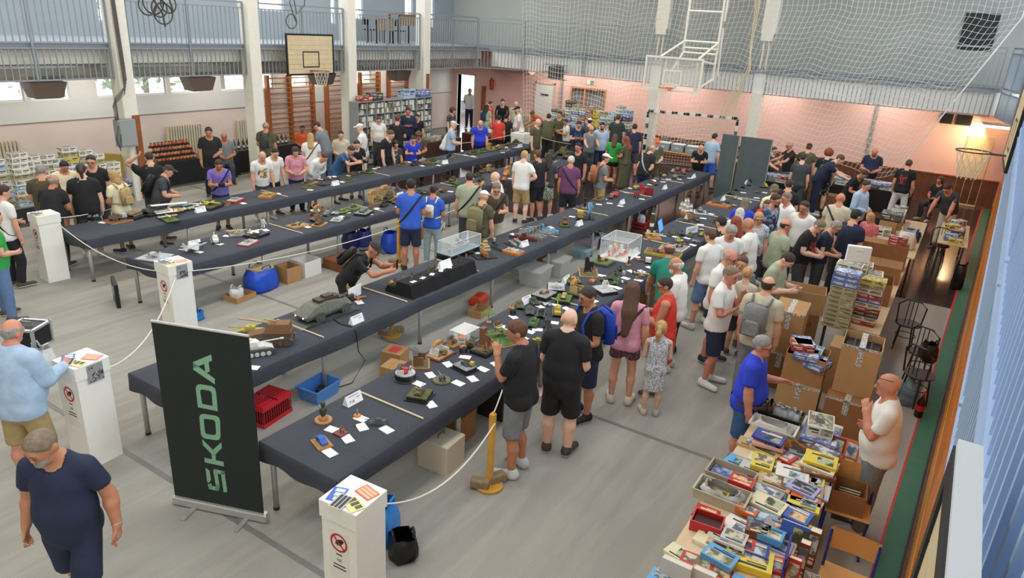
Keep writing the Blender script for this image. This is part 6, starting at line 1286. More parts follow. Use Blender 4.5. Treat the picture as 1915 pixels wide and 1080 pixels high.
# ================================================================== pedestals, banner, barrier posts and ropes
M_PED = mat((238, 236, 226), .55, var=.02)
def pedestal(x, y, ang, label, poster=False, s=.375, h=1.2, sign=True):
 t = thing('white_pedestal', label, 'pedestal', (x, y, 0), math.radians(ang))
 MB().bev(.012, s-.012, .012, s-.012, 0, h-.15, .004).build('column_box', M_PED, t); MB().bev(0, s, 0, s, h-.15, h, .005).build('lid', M_PED, t)
 if sign:
  sg = MB().box(.0105, .012, .09, .29, .48, .96).build('sign_sheet', mat((232, 228, 218), .6), t); c = (.0095, .19, .855)
  g = MB(); n = 26
  g.loft([[(c[0], c[1]+r*math.cos(2*PI*k/n), c[2]+r*math.sin(2*PI*k/n)) for k in range(n)] for r in (.068, .086)]); u = .052
  g.add([(c[0]-.0006, c[1]+u+.006, c[2]+u-.006), (c[0]-.0006, c[1]+u-.006, c[2]+u+.006), (c[0]-.0006, c[1]-u-.006, c[2]-u+.006), (c[0]-.0006, c[1]-u+.006, c[2]-u-.006)], [(0, 1, 2, 3)])
  g.build('prohibition_ring', mat((190, 30, 38), .6), sg)
  MB().add([(c[0], c[1]-.055, c[2]+.03), (c[0], c[1]-.03, c[2]-.005), (c[0], c[1]+.0, c[2]-.03), (c[0], c[1]+.004, c[2]-.01), (c[0], c[1]+.018, c[2]-.04), (c[0], c[1]+.022, c[2]-.012), (c[0], c[1]+.036, c[2]-.03), (c[0], c[1]+.034, c[2]+.004), (c[0], c[1]+.01, c[2]+.028), (c[0], c[1]-.03, c[2]+.045)], [tuple(range(10))[::-1]]).build('hand_symbol', mat((26, 24, 26), .6), sg)
  for z, w in ((.735, .06), (.63, .12), (.60, .13)): MB().box(.0095, .0105, .19-w/2, .19+w/2, z, z+.012).build('print_line', M_INK, sg)
  o = put('sign_text', text_mesh('NE', .04, M_INK), sg, (.0098, .19, .685)); o.rotation_euler = (PI/2, 0, -PI/2)
 if poster:
  ps = MB().box(.12, .29, -.002, 0, h-.22, h-.02).build('poster', mat((150, 150, 150), .6), t)
  MB().box(.17, .285, -.003, -.002, h-.20, h-.11).box(.14, .285, -.003, -.002, h-.215, h-.19).build('poster_print', ramp_mat('poster_print', [(40, 40, 44), (90, 90, 92), (170, 170, 168), (60, 60, 62)], scale=40), ps)
  o = put('poster_text', text_mesh('14.', .05, mat((30, 30, 34), .6)), ps, (.165, -.0035, h-.055)); o.rotation_euler = (PI/2, 0, 0)
 return t
PEDS = [(3.07, 3.15, 4, 'white pedestal with no-touching sign in front of rightmost table', False), (2.99, 6.97, 5, 'white pedestal with grey poster beside the third table near end', True), (5.33, 9.06, -3, 'white pedestal with poster standing before second table near end', True), (5.36, 12.83, -3, 'white pedestal beside the near corner of leftmost table', False)]
for x, y, a, lab, po in PEDS: pedestal(x, y, a, lab, po)
LF = [('blue', (70, 110, 200), [(80, 120, 210), (235, 238, 240), (60, 90, 170)]), ('orange', (224, 110, 70), [(226, 110, 70), (240, 225, 210), (200, 90, 60)]), ('pale yellow', (232, 222, 150), [(236, 226, 150), (120, 110, 60), (246, 244, 230)]), ('grey', (190, 190, 184), [(230, 230, 224), (60, 60, 60), (190, 188, 180)])]
for i, (x, y, a, lab, po) in enumerate(PEDS):
 for k, (nm, c, cols) in enumerate(LF):
  if i == 3 and k == 1: continue
  ca, sa = math.cos(math.radians(a)), math.sin(math.radians(a)); lx, ly = [(.12, .29), (.26, .11), (.09, .1), (.06, .2)][k]
  o = MB().box(-.085, .085, -.06, .06, 0, .0022).build('leaflet', mat(c, .6), None, (x+ca*lx-sa*ly, y+sa*lx+ca*ly, 1.2005+.0024*k), math.radians([20, 80, 70, 10][k]+i*40)); g_ = MB()
  for u in range(3): g_.box(-.075, .075, -.047+.034*u, -.022+.034*u, .0022, .0026) if k % 2 else g_.box(-.07+.05*u, -.03+.05*u, -.045, .01+.012*u, .0022, .0026)
  g_.build('print_block', mat([(214, 224, 240), (240, 190, 160), (90, 88, 60), (60, 60, 62)][k], .6), o)
  tag(o, '%s printed leaflets on the %s' % (nm, ' '.join(lab.replace('white ', '').replace('with no-touching sign ', '').replace('with grey poster ', '').replace('with poster standing ', '').split()[:9])), 'leaflet')
t = pedestal(21.1, 12.95, 0, 'white box pedestal with a glass jar behind leftmost table far end', False, .55, 1.1, False)
t = thing('glass_jar', 'glass jar with white label standing on the far white pedestal', 'jar', (21.37, 13.22, 1.1)); MB().lathe([(.085, 0), (.09, .02), (.09, .2), (.06, .24), (.06, .26)], 16).build('glass', mat((220, 226, 224), .1, alpha=.4), t, smooth=True); MB().lathe([(.065, .255), (.065, .285)], 16).build('lid', mat((200, 200, 196), .4), t); MB().lathe([(.092, .05), (.092, .16)], 16).build('paper_label', mat((240, 240, 236), .7), t)
# roll-up banner
B0, B1 = at(330, 940), at(498, 975); d = (B1-B0)[:2]; BL = np.linalg.norm(d); ba = math.atan2(d[1], d[0])
t = thing('rollup_banner', 'dark green roll-up banner with pale green upright lettering', 'banner', (B0[0], B0[1], 0), ba)
MB().bev(-.02, BL+.02, -.04, .04, .02, .10, .012).build('cassette', mat((196, 196, 192), .35, .5), t)
for x in (.2, BL-.22): MB().bev(x, x+.05, -.22, .18, 0, .02, .003).build('foot', mat((176, 176, 172), .4, .4), t)
MB().box(.0, BL-.02, -.006, .004, .10, 1.99).build('sheet', mat((24, 34, 30), .6), t); MB().cyl((0, 0, 2.0), (BL-.02, 0, 2.0), .014, n=8).build('top_rail', mat((206, 206, 202), .35, .4), t); MB().cyl((BL/2, .03, .08), (BL/2, .03, 2.0), .012, n=8).build('support_pole', M_STEEL, t)
def on_banner(x, y):
 X, Y = 330+x/3.6, 640+y/3.6; dr = ray(X, Y); nrm = np.array([-math.sin(ba), math.cos(ba), 0]); tt = ((B0-EYE) @ nrm)/(dr @ nrm); q = EYE+tt*dr
 return ((q-B0)[:2] @ np.array([math.cos(ba), math.sin(ba)]), -.0075, q[2])
M_LET = mat((134, 180, 146), .6)
def poly_letter(name, polys):
 g = MB()
 for q in polys: g.add([on_banner(*v) for v in q], [tuple(range(len(q)))])
 g.build(name, M_LET, t)
def ring_letter(name, o, i):
 g = MB(); g.loft([[on_banner(*v) for v in o], [on_banner(*v) for v in i]]); g.build(name, M_LET, t)
def stroke(pts, w):
 out = []
 for k in range(len(pts)-1):
  a, b = np.array(pts[k], float), np.array(pts[k+1], float); e = (b-a)/np.linalg.norm(b-a); n = np.array([-e[1], e[0]])*w/2
  a2 = a-e*(w*.42 if k else 0); b2 = b+e*(w*.42 if k < len(pts)-2 else 0); out.append([tuple(a2+n), tuple(b2+n), tuple(b2-n), tuple(a2-n)])
 return out
poly_letter('letter_a', [[(113, 130), (237, 78), (243, 120), (116, 172)], [(113, 130), (262, 242), (262, 280), (116, 180)], [(190, 140), (219, 126), (228, 191), (199, 207)]])
ring_letter('letter_d', [(148, 433), (133, 305), (140, 285), (160, 277), (240, 290), (262, 305), (270, 330), (282, 460)], [(177, 410), (163, 330), (165, 318), (173, 313), (225, 322), (237, 330), (241, 342), (247, 424)])
ring_letter('letter_o', [(157, 500), (165, 482), (185, 477), (270, 490), (290, 503), (297, 525), (300, 630), (292, 650), (272, 655), (195, 643), (178, 632), (168, 612)], [(187, 525), (190, 513), (200, 510), (248, 517), (260, 523), (265, 535), (270, 600), (268, 615), (256, 620), (210, 613), (200, 608), (195, 595)])
poly_letter('letter_k', [[(191, 772), (321, 800), (323, 831), (194, 803)], [(240, 745), (266, 745), (268, 792), (243, 787)], [(174, 645), (254, 724), (250, 759), (182, 688)], [(305, 668), (309, 706), (258, 759), (243, 724)]])
poly_letter('letter_s', stroke([(225, 948), (233, 972), (276, 982), (281, 960), (264, 862), (314, 874), (333, 1003)], 25)+[[(199, 838), (226, 860), (236, 922), (218, 942), (209, 932)]])
# grey back of two roll-up banners at the far end of the third table
for k, (a, b, lab) in enumerate([((1330, 378), (1357, 392), 'grey back of a roll-up banner, left of the pair'), ((1358, 392), (1392, 352), 'grey back of a roll-up banner, right of the pair')]):
 A, Bq = (at(1334, 385), at(1364, 402)) if k == 0 else (at(1367, 402), at(1402, 395)); dd = (Bq-A)[:2]; l = np.linalg.norm(dd)
 if k == 0: A0 = A
 t = thing('rollup_banner', lab, 'banner', (20.95-.0*k, 6.02-.55*k, 0), -PI/2+(.06 if k else -.05)); w = .53 if k == 0 else .9
 MB().bev(0, w, -.04, .04, .02, .09, .01).build('cassette', mat((170, 172, 170), .4, .4), t); MB().bev(.1, .15, -.15, .15, 0, .02, .003).bev(w-.15, w-.1, -.15, .15, 0, .02, .003).build('foot', M_STEEL, t)
 MB().box(0.005, w-.005, -.004, .004, .09, 2.0).build('sheet', mat((84, 96, 94), .7, var=.08, scale=4), t); MB().box(0, w, -.01, .01, 2.0, 2.02).build('top_rail', M_STEEL, t); MB().cyl((w-.02, -.02, .05), (w-.02, -.02, 2.0), .011, n=6).build('support_pole', mat((210, 212, 210), .3, .5), t)
# barrier posts with ropes
M_POST = mat((216, 160, 64), .5, var=.12, scale=6)
def post(x, y, label, stones=True):
 t = thing('barrier_post', label, 'barrier post', (x, y, 0)); MB().lathe([(.145, 0), (.15, .01), (.15, .03), (.14, .035)], 24).build('base', mat((210, 158, 52), .5, var=.12), t)
 MB().loft([[(-.028, -.028, .035), (.028, -.028, .035), (.028, .028, .035), (-.028, .028, .035)], [(-.028, -.028, .9), (.028, -.028, .9), (.028, .028, .9), (-.028, .028, .9)], [(-.006, -.006, .93), (.006, -.006, .93), (.006, .006, .93), (-.006, .006, .93)]], False, True).build('post', M_POST, t)
 if stones:
  for k, (dx, dy, a) in enumerate([(-.09, .06, .4), (.10, -.03, 1.1)]):
   tag(MB().bev(-.055, .055, -.10, .10, 0, .085, .012).build('weight_stone', mat((142, 124, 96), .9, var=.25, scale=18, bump=.5, bscale=30), None, (x+dx, y+dy, .037), a), '%s rough stone weighting the base of the %s' % (['brown', 'pale'][k], label.replace('yellow wooden ', '')), 'stone')
post(5.33, 3.44, 'yellow wooden barrier post beside the man in grey shorts'); post(10.2, 9.05, 'yellow wooden barrier post near the blue shirt visitor'); post(7.55, 6.85, 'yellow wooden barrier post half hidden under the third table', True); post(13.3, 9.3, 'yellow wooden barrier post behind the third table', False)
M_ROPE = mat((232, 228, 214), .8)
def rope_line(a, b, sag, label):
 pts = []
 for k in range(17):
  u = k/16; q = np.array(a)*(1-u)+np.array(b)*u; q[2] -= sag*4*u*(1-u); pts.append(tuple(q))
 tag(MB().tube(pts, .0075, 5).build('barrier_rope', M_ROPE), label, 'rope')
rope_line((3.45, 3.28, 1.02), (5.33, 3.41, .80), .28, 'white barrier rope from the front pedestal to the yellow post')
rope_line((5.33, 3.47, .80), (6.3, 3.9, .78), .03, 'short white barrier rope from the yellow post behind the man')
rope_line((5.7, 12.85, 1.0), (5.5, 9.43, 1.0), .2, 'white barrier rope between the two left pedestals'); rope_line((5.70, 9.2, 1.0), (10.2, 9.02, .82), .12, 'long white barrier rope behind the second table'); rope_line((3.36, 7.1, 1.02), (5.42, 9.06, 1.0), .25, 'white barrier rope between middle pedestals')
rope_line((10.2, 9.08, .82), (13.3, 9.27, .82), .1, 'white barrier rope beyond the blue shirt visitor'); rope_line((5.72, 13.1, 1.05), (7.6, 14.1, .8), .05, 'white rope from the leftmost pedestal toward the back'); rope_line((21.1, 13.4, 1.05), (19.2, 14.6, .75), .05, 'white rope left of the far pedestal'); rope_line((21.66, 13.0, 1.05), (22.4, 11.6, .8), .05, 'white rope right of the far pedestal')
# ================================================================== boxes, bags and crates on the floor under the tables
M_CARD = mat((176, 134, 88), .85, var=.08, scale=5); M_CARD2 = mat((150, 106, 66), .85, var=.08, scale=5); M_CARD3 = mat((190, 152, 106), .85, var=.06, scale=5); M_TAPEW = ramp_mat('printed_tape', [(226, 222, 212), (226, 222, 212), (70, 72, 84), (214, 210, 200)], scale=60)
def cardbox(loc, s, rz, label, m=None, open_=False, tape=False, lidflap=False, group=None):
 a, b, h = s; t = thing('cardboard_box', label, 'box', loc, rz, group); m = m or M_CARD; w = .008
 if open_:
  for x0, x1, y0, y1 in ((-a/2, a/2, -b/2, -b/2+w), (-a/2, a/2, b/2-w, b/2), (-a/2, -a/2+w, -b/2+w, b/2-w), (a/2-w, a/2, -b/2+w, b/2-w)): MB().box(x0, x1, y0, y1, 0, h).build('side', m, t)
  MB().box(-a/2+w, a/2-w, -b/2+w, b/2-w, .0, w).build('bottom', M_CARD2, t)
  if lidflap:
   MB().add([(-a/2, b/2, h), (a/2, b/2, h), (a/2, b/2+.05, h+b*.45), (-a/2, b/2+.05, h+b*.45), (-a/2, b/2+w, h), (a/2, b/2+w, h), (a/2, b/2+.05+w, h+b*.45), (-a/2, b/2+.05+w, h+b*.45)], [(0, 1, 2, 3), (4, 7, 6, 5), (3, 2, 6, 7), (0, 3, 7, 4), (1, 5, 6, 2)]).build('flap', M_CARD3, t)
 else:
  MB().box(-a/2, a/2, -b/2, b/2, 0, h-.006).build('carton', m, t); MB().box(-a/2, a/2, -b/2+.0, -.003, h-.006, h).build('flap', m, t); MB().box(-a/2, a/2, .003, b/2, h-.006, h).build('flap', m, t)
 if tape:
  g = MB(); g.box(-a/2-.002, a/2+.002, -.035, .035, h, h+.0015).box(-a/2-.002, -a/2, -.035, .035, h*.6, h).box(-a/2-.002, -a/2, -b/2, b/2, h-.03, h).box(-a/2, a/2, -b/2-.002, -b/2, h-.03, h); g.build('printed_tape', M_TAPEW, t)
 return t
def fl(px, py): q = at(px, py); return (q[0], q[1], 0)
def soft_bag(loc, s, rz, label, col, cat='bag', lumps=1.0, seed=1, name='plastic_bag'):
 rs = random.Random(seed); rings = []
 for z, k in ((0, .92), (.15, 1.0), (.5, 1.0), (.8, .9), (1.0, .72)):
  rings.append([(s[0]/2*k*math.copysign(abs(math.cos(a))**.6, math.cos(a))+rs.uniform(-.02, .02)*lumps, s[1]/2*k*math.copysign(abs(math.sin(a))**.6, math.sin(a))+rs.uniform(-.02, .02)*lumps, s[2]*z+rs.uniform(-.015, .015)*lumps*(z > 0)) for a in [2*PI*i/16 for i in range(16)]])
 t = thing(name, label, cat, loc, rz); MB().loft(rings, True, False).build('bag_body', mat(col, .35, var=.15, scale=8, bump=.4, bscale=12), t, smooth=True)
 g = MB()
 for y in (-1, 1): g.tube([(-s[0]*.2, y*s[1]*.33, s[2]*.97), (-s[0]*.12, y*s[1]*.38, s[2]*1.18), (s[0]*.12, y*s[1]*.38, s[2]*1.18), (s[0]*.2, y*s[1]*.33, s[2]*.97)], .012, 5)
 g.build('handle', mat(tuple(int(v*.85) for v in col), .5), t); return t
t = soft_bag((7.55, 9.95, 0), (.62, .42, .40), .1, 'big blue carrier bag full of boards under the second table', (30, 76, 190), lumps=.6, seed=3, name='carrier_bag')
for k in range(3): tag(MB().box(-.2, .2, -.14, .14, 0, .012).build('flat_board', mat((176, 160, 120), .8, var=.15), None, (7.55, 9.95, .385+.014*k), .2*k), 'tan board in the blue carrier bag, %s from below' % ordw(k), 'board')
soft_bag((10.75, 9.75, 0), (.5, .36, .42), .3, 'blue carrier bag beside the yellow post behind blue shirt visitor', (32, 74, 184), seed=4, name='carrier_bag')
t = cardbox((7.02, 9.85, 0), (.42, .34, .10), .1, 'shallow cardboard tray holding a white plastic bag', open_=True); soft_bag((6.98, 9.88, .009), (.2, .2, .2), .4, 'crumpled white plastic bag in the shallow cardboard tray', (232, 230, 226), seed=6)
cardbox((8.15, 9.95, 0), (.32, .36, .30), 0, 'open brown cardboard box beside the blue carrier bag', open_=True); cardbox((8.62, 10.0, 0), (.42, .40, .30), .05, 'open white cardboard box under the second table', mat((226, 224, 216), .8), True)
t = thing('wooden_case', 'flat brown wooden case under the second table', 'case', fl(645, 497)); MB().bev(-.35, .35, -.25, .25, 0, .17, .01).build('body', mat((126, 74, 48), .5, var=.15), t); MB().bev(-.35, .35, -.25, .25, .175, .2, .01).build('lid', mat((136, 82, 54), .5, var=.15), t)
for k, (px, py, c, lab) in enumerate([(655, 462, (60, 50, 110), 'purple shopping crate under the second table'), (680, 458, (60, 70, 150), 'blue shopping crate under the second table'), (300, 470, (30, 60, 160), 'blue bag on the floor under the leftmost table')]):
 if k < 2: soft_bag(fl(px, py), (.34, .3, .34), .3*k, lab, c, seed=10+k, name='shopping_bag')
 else: soft_bag((7.35, 11.6, 0), (.5, .4, .22), 0, lab, c, seed=12, name='carrier_bag')
cardbox(fl(818, 432), (.30, .28, .22), .4, 'white printed box on the floor behind the blue backpack woman', ramp_mat('printed_box', [(226, 224, 218), (226, 224, 218), (40, 40, 44), (200, 198, 192)], scale=9)); cardbox(fl(776, 447), (.3, .3, .3), .2, 'brown box behind the legs of blue shirt visitor', M_CARD2)
cardbox((6.52, 5.88, 0), (.30, .26, .22), .2, 'small brown cardboard box under the third table, front one', tape=False); cardbox((6.85, 6.15, 0), (.30, .30, .24), .25, 'small brown cardboard box under the third table with red label'); tag(MB().box(-.1, .1, -.07, .07, 0, .001).build('red_label', mat((206, 70, 60), .6), None, (6.85, 6.15, .2412), .25), 'red and white label on the small cardboard box', 'label')
def crate(loc, s, rz, label, col, lid=True):
 t = thing('plastic_crate', label, 'crate', loc, rz); a, b, h = s; m = mat(col, .4); dk = mat(tuple(int(v*.35) for v in col), .6)
 MB().box(-a/2+.02, a/2-.02, -b/2+.02, b/2-.02, .01, h*.6).build('contents', dk, t); g = MB()
 for z in (0.02, h-.03): g.box(-a/2, a/2, -b/2, -b/2+.012, z-.02, z+.03).box(-a/2, a/2, b/2-.012, b/2, z-.02, z+.03).box(-a/2, -a/2+.012, -b/2+.012, b/2-.012, z-.02, z+.03).box(a/2-.012, a/2, -b/2+.012, b/2-.012, z-.02, z+.03)
 g.build('rim', m, t)
 bar = MB().box(-.004, .004, -.004, .004, .05, h-.05).mesh('grid_bar', m)
 for k in range(13):
  for y in (-b/2+.006, b/2-.006): put('grid_bar', bar, t, (-a/2+a*(k+.5)/13, y, 0))
 for k in range(9):
  for x in (-a/2+.006, a/2-.006): put('grid_bar', bar, t, (x, -b/2+b*(k+.5)/9, 0))
 if lid:
  for hx in (-1, 1):
   for k in range(7): MB().box(hx*a/4-a/4+.012, hx*a/4+a/4-.012, -b/2+b*k/7+.01, -b/2+b*(k+1)/7-.006, h, h+.012).build('lid_slat', m, t)
 return t
crate((4.82, 6.42, 0), (.50, .36, .27), .15, 'red folding crate with slatted lid behind the green banner', (196, 30, 44))
t = thing('plastic_tub', 'blue plastic tub with a camera and cables under third table', 'tub', (5.55, 6.30, 0), .1); m = mat((84, 136, 206), .35)
def tub(t, a, b, h, m, fl_=.85, al=None):
 o = [[(x*s*a/2, y*s*b/2, z) for x, y in ((-1, -1), (1, -1), (1, 1), (-1, 1))] for s, z in ((fl_, 0), (1, h), (1.05, h), (1.05, h-.02))]; i = [[(x*s*a/2, y*s*b/2, z) for x, y in ((-1, -1), (1, -1), (1, 1), (-1, 1))] for s, z in ((.97, h), (fl_*.97, .012))]
 g = MB(); g.loft(o, True, False); g.loft(i, False, True); g.add(o[1]+i[0], [(0, 1, 5, 4), (1, 2, 6, 5), (2, 3, 7, 6), (3, 0, 4, 7)]); g.build('tub_shell', m, t)
tub(t, .46, .34, .2, m)
t = thing('camera', 'black camera lying in the blue plastic tub', 'camera', (5.57, 6.32, .03), .5); MB().bev(-.07, .07, -.03, .03, 0, .09, .01).build('camera_body', M_BLACK, t); MB().cyl((0, -.03, .045), (0, -.1, .045), .035, n=14).build('lens', M_BLACK, t)
t = thing('carry_case', 'beige box case with metal handle under the rightmost table', 'case', (5.35, 4.12, 0), .05); MB().bev(-.18, .18, -.20, .20, 0, .36, .008).build('case_body', mat((206, 194, 172), .7), t); MB().tube([(-.06, 0, .36), (-.05, 0, .40), (.05, 0, .40), (.06, 0, .36)], .012, 6).build('handle', M_STEEL, t)
cardbox((5.85, 4.35, 0), (.42, .40, .36), .05, 'large brown carton under the rightmost table behind beige case', M_CARD2); t = thing('black_case', 'black box case under the rightmost table beside the brown carton', 'case', (6.75, 4.32, 0), .05); MB().bev(-.27, .27, -.25, .25, 0, .34, .01).build('body', mat((34, 30, 32), .6), t); MB().bev(-.275, .275, -.255, .255, .345, .38, .01).build('lid', mat((28, 26, 28), .6), t)
cardbox((6.30, 4.55, 0), (.3, .3, .3), .1, 'brown carton with grey lid between carton and black case', M_CARD); cardbox((7.35, 4.1, 0), (.34, .3, .1), .2, 'pale pink flat box beside the black case', mat((222, 190, 186), .8))
cardbox((7.62, 3.75, 0), (.3, .24, .12), .4, 'small open brown box by the feet of bald man', open_=True); cardbox((8.1, 4.25, 0), (.5, .44, .3), 0, 'brown carton under the rightmost table behind bald man', M_CARD2); cardbox((8.12, 4.27, .301), (.44, .4, .26), .1, 'brown carton stacked on another behind bald man', M_CARD)
soft_bag((4.05, 3.82, .0), (.36, .3, .40), .3, 'crumpled bright blue plastic bag behind the front pedestal', (46, 140, 226), seed=21); soft_bag((4.0, 3.5, 0), (.30, .26, .22), .9, 'black rubbish bag on the floor behind the front pedestal', (18, 18, 20), seed=22, name='rubbish_bag'); soft_bag((3.8, 4.0, 0), (.26, .24, .44), .5, 'translucent pale blue bag behind the front pedestal', (150, 184, 220), seed=23)
soft_bag(fl(372, 597), (.14, .12, .16), 0, 'small blue glove-like bag beside the middle pedestal', (40, 120, 190), seed=25)
t = thing('tool_box', 'orange-red plastic toolbox under the third table', 'toolbox', (9.55, 6.6, 0), .2); MB().loft([[(-.17, -.11, 0), (.17, -.11, 0), (.17, .11, 0), (-.17, .11, 0)], [(-.19, -.12, .1), (.19, -.12, .1), (.19, .12, .1), (-.19, .12, .1)], [(-.17, -.07, .16), (.17, -.07, .16), (.17, .07, .16), (-.17, .07, .16)]], True, True).build('box_body', mat((222, 74, 38), .45), t); MB().box(-.06, .06, -.015, .015, .16, .185).build('handle', mat((190, 60, 30), .5), t)
cardbox((9.15, 6.30, 0), (.38, .26, .12), .15, 'shallow brown cardboard box beside the orange toolbox', open_=True)
M_TUBC = mat((214, 212, 208), .25, alpha=.55)
for k, (px, py, s, c, lab) in enumerate([(1000, 528, (.6, .44, .30), M_TUBC, 'clear plastic storage tub under the third table, lower front one'), (1040, 512, (.5, .4, .32), M_TUBC, 'clear plastic storage tub under the third table, rear one'), (1095, 470, (.5, .4, .3), mat((206, 186, 196), .3, alpha=.6), 'pinkish clear storage tub under the third table'), (1090, 478, (.5, .36, .16), mat((170, 200, 204), .3, alpha=.6), 'low greenish clear tub under the third table')]):
 q = fl(px, py); t = thing('storage_tub', lab, 'storage tub', q, .1); tub(t, s[0], s[1], s[2], c, .9); MB().bev(-s[0]/2-.02, s[0]/2+.02, -s[1]/2-.02, s[1]/2+.02, s[2], s[2]+.03, .006).build('lid', c, t); MB().box(-s[0]*.3, s[0]*.3, -s[1]*.3, s[1]*.3, .02, s[2]*.6).build('contents', mat((190, 182, 172), .8, var=.3, scale=20), t)
cardbox((12.2, 6.75, 0), (.4, .34, .3), .3, 'brown carton behind the clear tubs under third table', M_CARD2)
cardbox((14.4, 6.5, 0), (.34, .3, .2), .2, 'blue and white printed box under the third table far half', ramp_mat('blue_kit', [(70, 84, 170), (220, 222, 230), (60, 70, 150)], scale=8)); soft_bag((13.9, 6.6, 0), (.6, .4, .34), 0, 'black and red holdall on the floor under third table', (26, 20, 24), seed=31, name='holdall'); crate((16.6, 6.5, 0), (.5, .36, .16), .1, 'red crate with white foam piece under third table far end', (170, 40, 40), False); tag(MB().bev(-.14, .14, -.1, .1, 0, .2, .06).build('foam_piece', mat((214, 220, 216), .6), None, (16.6, 6.5, .097), .4), 'white moulded foam piece in the red crate', 'foam')
cardbox((10.3, 4.4, 0), (.5, .44, .36), .1, 'dark brown carton under rightmost table by the red dress woman', mat((104, 72, 52), .8)); cardbox((11.4, 4.3, 0), (.5, .4, .34), .1, 'brown carton under rightmost table by the white polo man', M_CARD2)
t = thing('black_sign_box', 'black flat box leaning under the near end of second table', 'box', (5.62, 11.15, .0), -.4); MB().bev(-.03, .03, -.25, .25, 0, .4, .006).build('panel', M_BLACK, t); MB().box(-.034, -.03, -.05, .05, .15, .3).build('emblem', mat((210, 210, 206), .6), t)
# ================================================================== sellers' stalls: kit boxes, shelves, cartons, books
def unit_box():
 m = MB(); m.mat(0).box(-.49, .49, -.49, .49, 0, .35).box(-.5, .5, -.5, .5, .22, .99)
 m.mat(1).box(-.46, .46, -.46, .46, .99, 1.0)
 for sx in (0, 1):
  def side(u0, u1, z0, z1, d):
   for e in (-1, 1):
    if sx: m.box(min(e*.5, e*d), max(e*.5, e*d), u0, u1, z0, z1)
    else: m.box(u0, u1, min(e*.5, e*d), max(e*.5, e*d), z0, z1)
  m.mat(1); side(-.46, -.04, .3, .93, .504); m.mat(2); side(.04, .42, .62, .80, .503); side(.04, .30, .38, .48, .503)
 return m.mesh('kit_box', [d0, d0, d0])
KB = unit_box()
ART = [ramp_mat('art_pale', [(214, 208, 192), (170, 164, 142), (96, 98, 84), (200, 194, 176)], scale=3.2, const=False), ramp_mat('art_olive', [(176, 166, 132), (110, 108, 80), (146, 136, 102), (200, 192, 166)], scale=3.4, const=False), ramp_mat('art_blue', [(90, 120, 190), (200, 212, 232), (60, 80, 150), (226, 230, 236)], scale=3.0, const=False), ramp_mat('art_red', [(196, 60, 50), (236, 226, 214), (150, 40, 40), (90, 80, 70)], scale=3.0, const=False), ramp_mat('art_yellow', [(226, 200, 60), (80, 80, 60), (238, 230, 200), (180, 150, 40)], scale=3.0, const=False), ramp_mat('art_dark', [(50, 50, 52), (110, 108, 100), (30, 30, 34), (200, 196, 186)], scale=3.2, const=False), ramp_mat('art_sky', [(150, 190, 214), (228, 232, 232), (90, 140, 180), (120, 130, 120)], scale=2.4, const=False)]
AW = ['pale', 'olive', 'blue', 'red', 'yellow', 'dark', 'sky-blue']
SIDE = [(232, 228, 216), (176, 170, 134), (96, 116, 176), (186, 66, 58), (214, 190, 70), (64, 62, 62), (176, 200, 214)]
def kit(loc, s, rz, k, label, group, name='kit_box', cat='box', k2=None):
 o = put(name, KB, None, loc, rz, s)
 recolor(o, 0, mat(SIDE[k], .6)); recolor(o, 1, ART[k]); recolor(o, 2, mat([(60, 62, 56), (70, 60, 40), (236, 236, 240), (244, 236, 226), (40, 40, 40), (200, 190, 150), (40, 70, 110)][k], .6)); return tag(o, label, cat, group)
def stall_table(x0, x1, y0, y1, z, label, top=(214, 186, 146), skirt=None, leg=(60, 60, 62)):
 t = thing('stall_table', label, 'table', (x0, y0, 0)); a, b = x1-x0, y1-y0
 MB().bev(0, a, 0, b, z-.03, z, .006).build('table_top', mat(top, .55, var=.05), t)
 for x in (.06, a-.1):
  for y in (.05, b-.09): MB().box(x, x+.04, y, y+.04, 0, z-.03).build('leg', mat(leg, .5), t)
 if skirt:
  g = MB(); n = max(6, int(a/.15)); g.loft([[(a*k/n, -.012+.008*math.sin(k*1.7), zz) for k in range(n+1)] for zz in (z-.005, .08)], closed=False); g.loft([[(-.012, b*k/6, zz) for k in range(7)] for zz in (.08, z-.005)], closed=False); g.build('skirt', mat(skirt, .9, var=.12), t)
 return t
RS = random.Random(11)
# left stall: tall stacks of kit boxes on tables against the left wall side
stall_table(4.6, 9.05, 16.55, 17.05, .42, 'low stall table loaded with kit stacks at the left picture edge', (120, 110, 96), (46, 44, 50))
stk = [(-12, 296, 16.9), (8, 299, 16.9), (29, 282, 16.75), (53, 286, 16.82), (80, 284, 16.82), (106, 295, 16.82), (124, 273, 16.82), (154, 277, 16.82), (176, 284, 16.82), (205, 294, 16.82)]
for i, (px, py, Y) in enumerate(stk):
 q = at_y(px, py, Y); n = max(3, int((q[2]-.42)/.115)); X = min(q[0], 8.85)
 for k in range(n):
  kk = RS.choice([0, 0, 0, 0, 1, 1, 6]) if k < n-1 else 0
  if i == 6 and k == n-3: kk = 4
  kit((X+RS.uniform(-.012, .012), Y+RS.uniform(-.02, .02), .421+k*.115), (.31, .24, .112), RS.uniform(-.05, .05), kk, '%s kit box, %s from below in %s stack of the left stall' % (AW[kk], ordw(k), ordw(i)), 'kit boxes of the left stall', k2=RS.choice([0, 0, 1]) if kk < 2 else kk)
tag(MB().bev(-.04, .04, -.3, .3, 0, 1.15, .01).build('cardboard_sheet', mat((178, 150, 70), .8), None, (9.22, 17.6, 0), .5), 'mustard cardboard sheet leaning beside the left stall', 'cardboard')
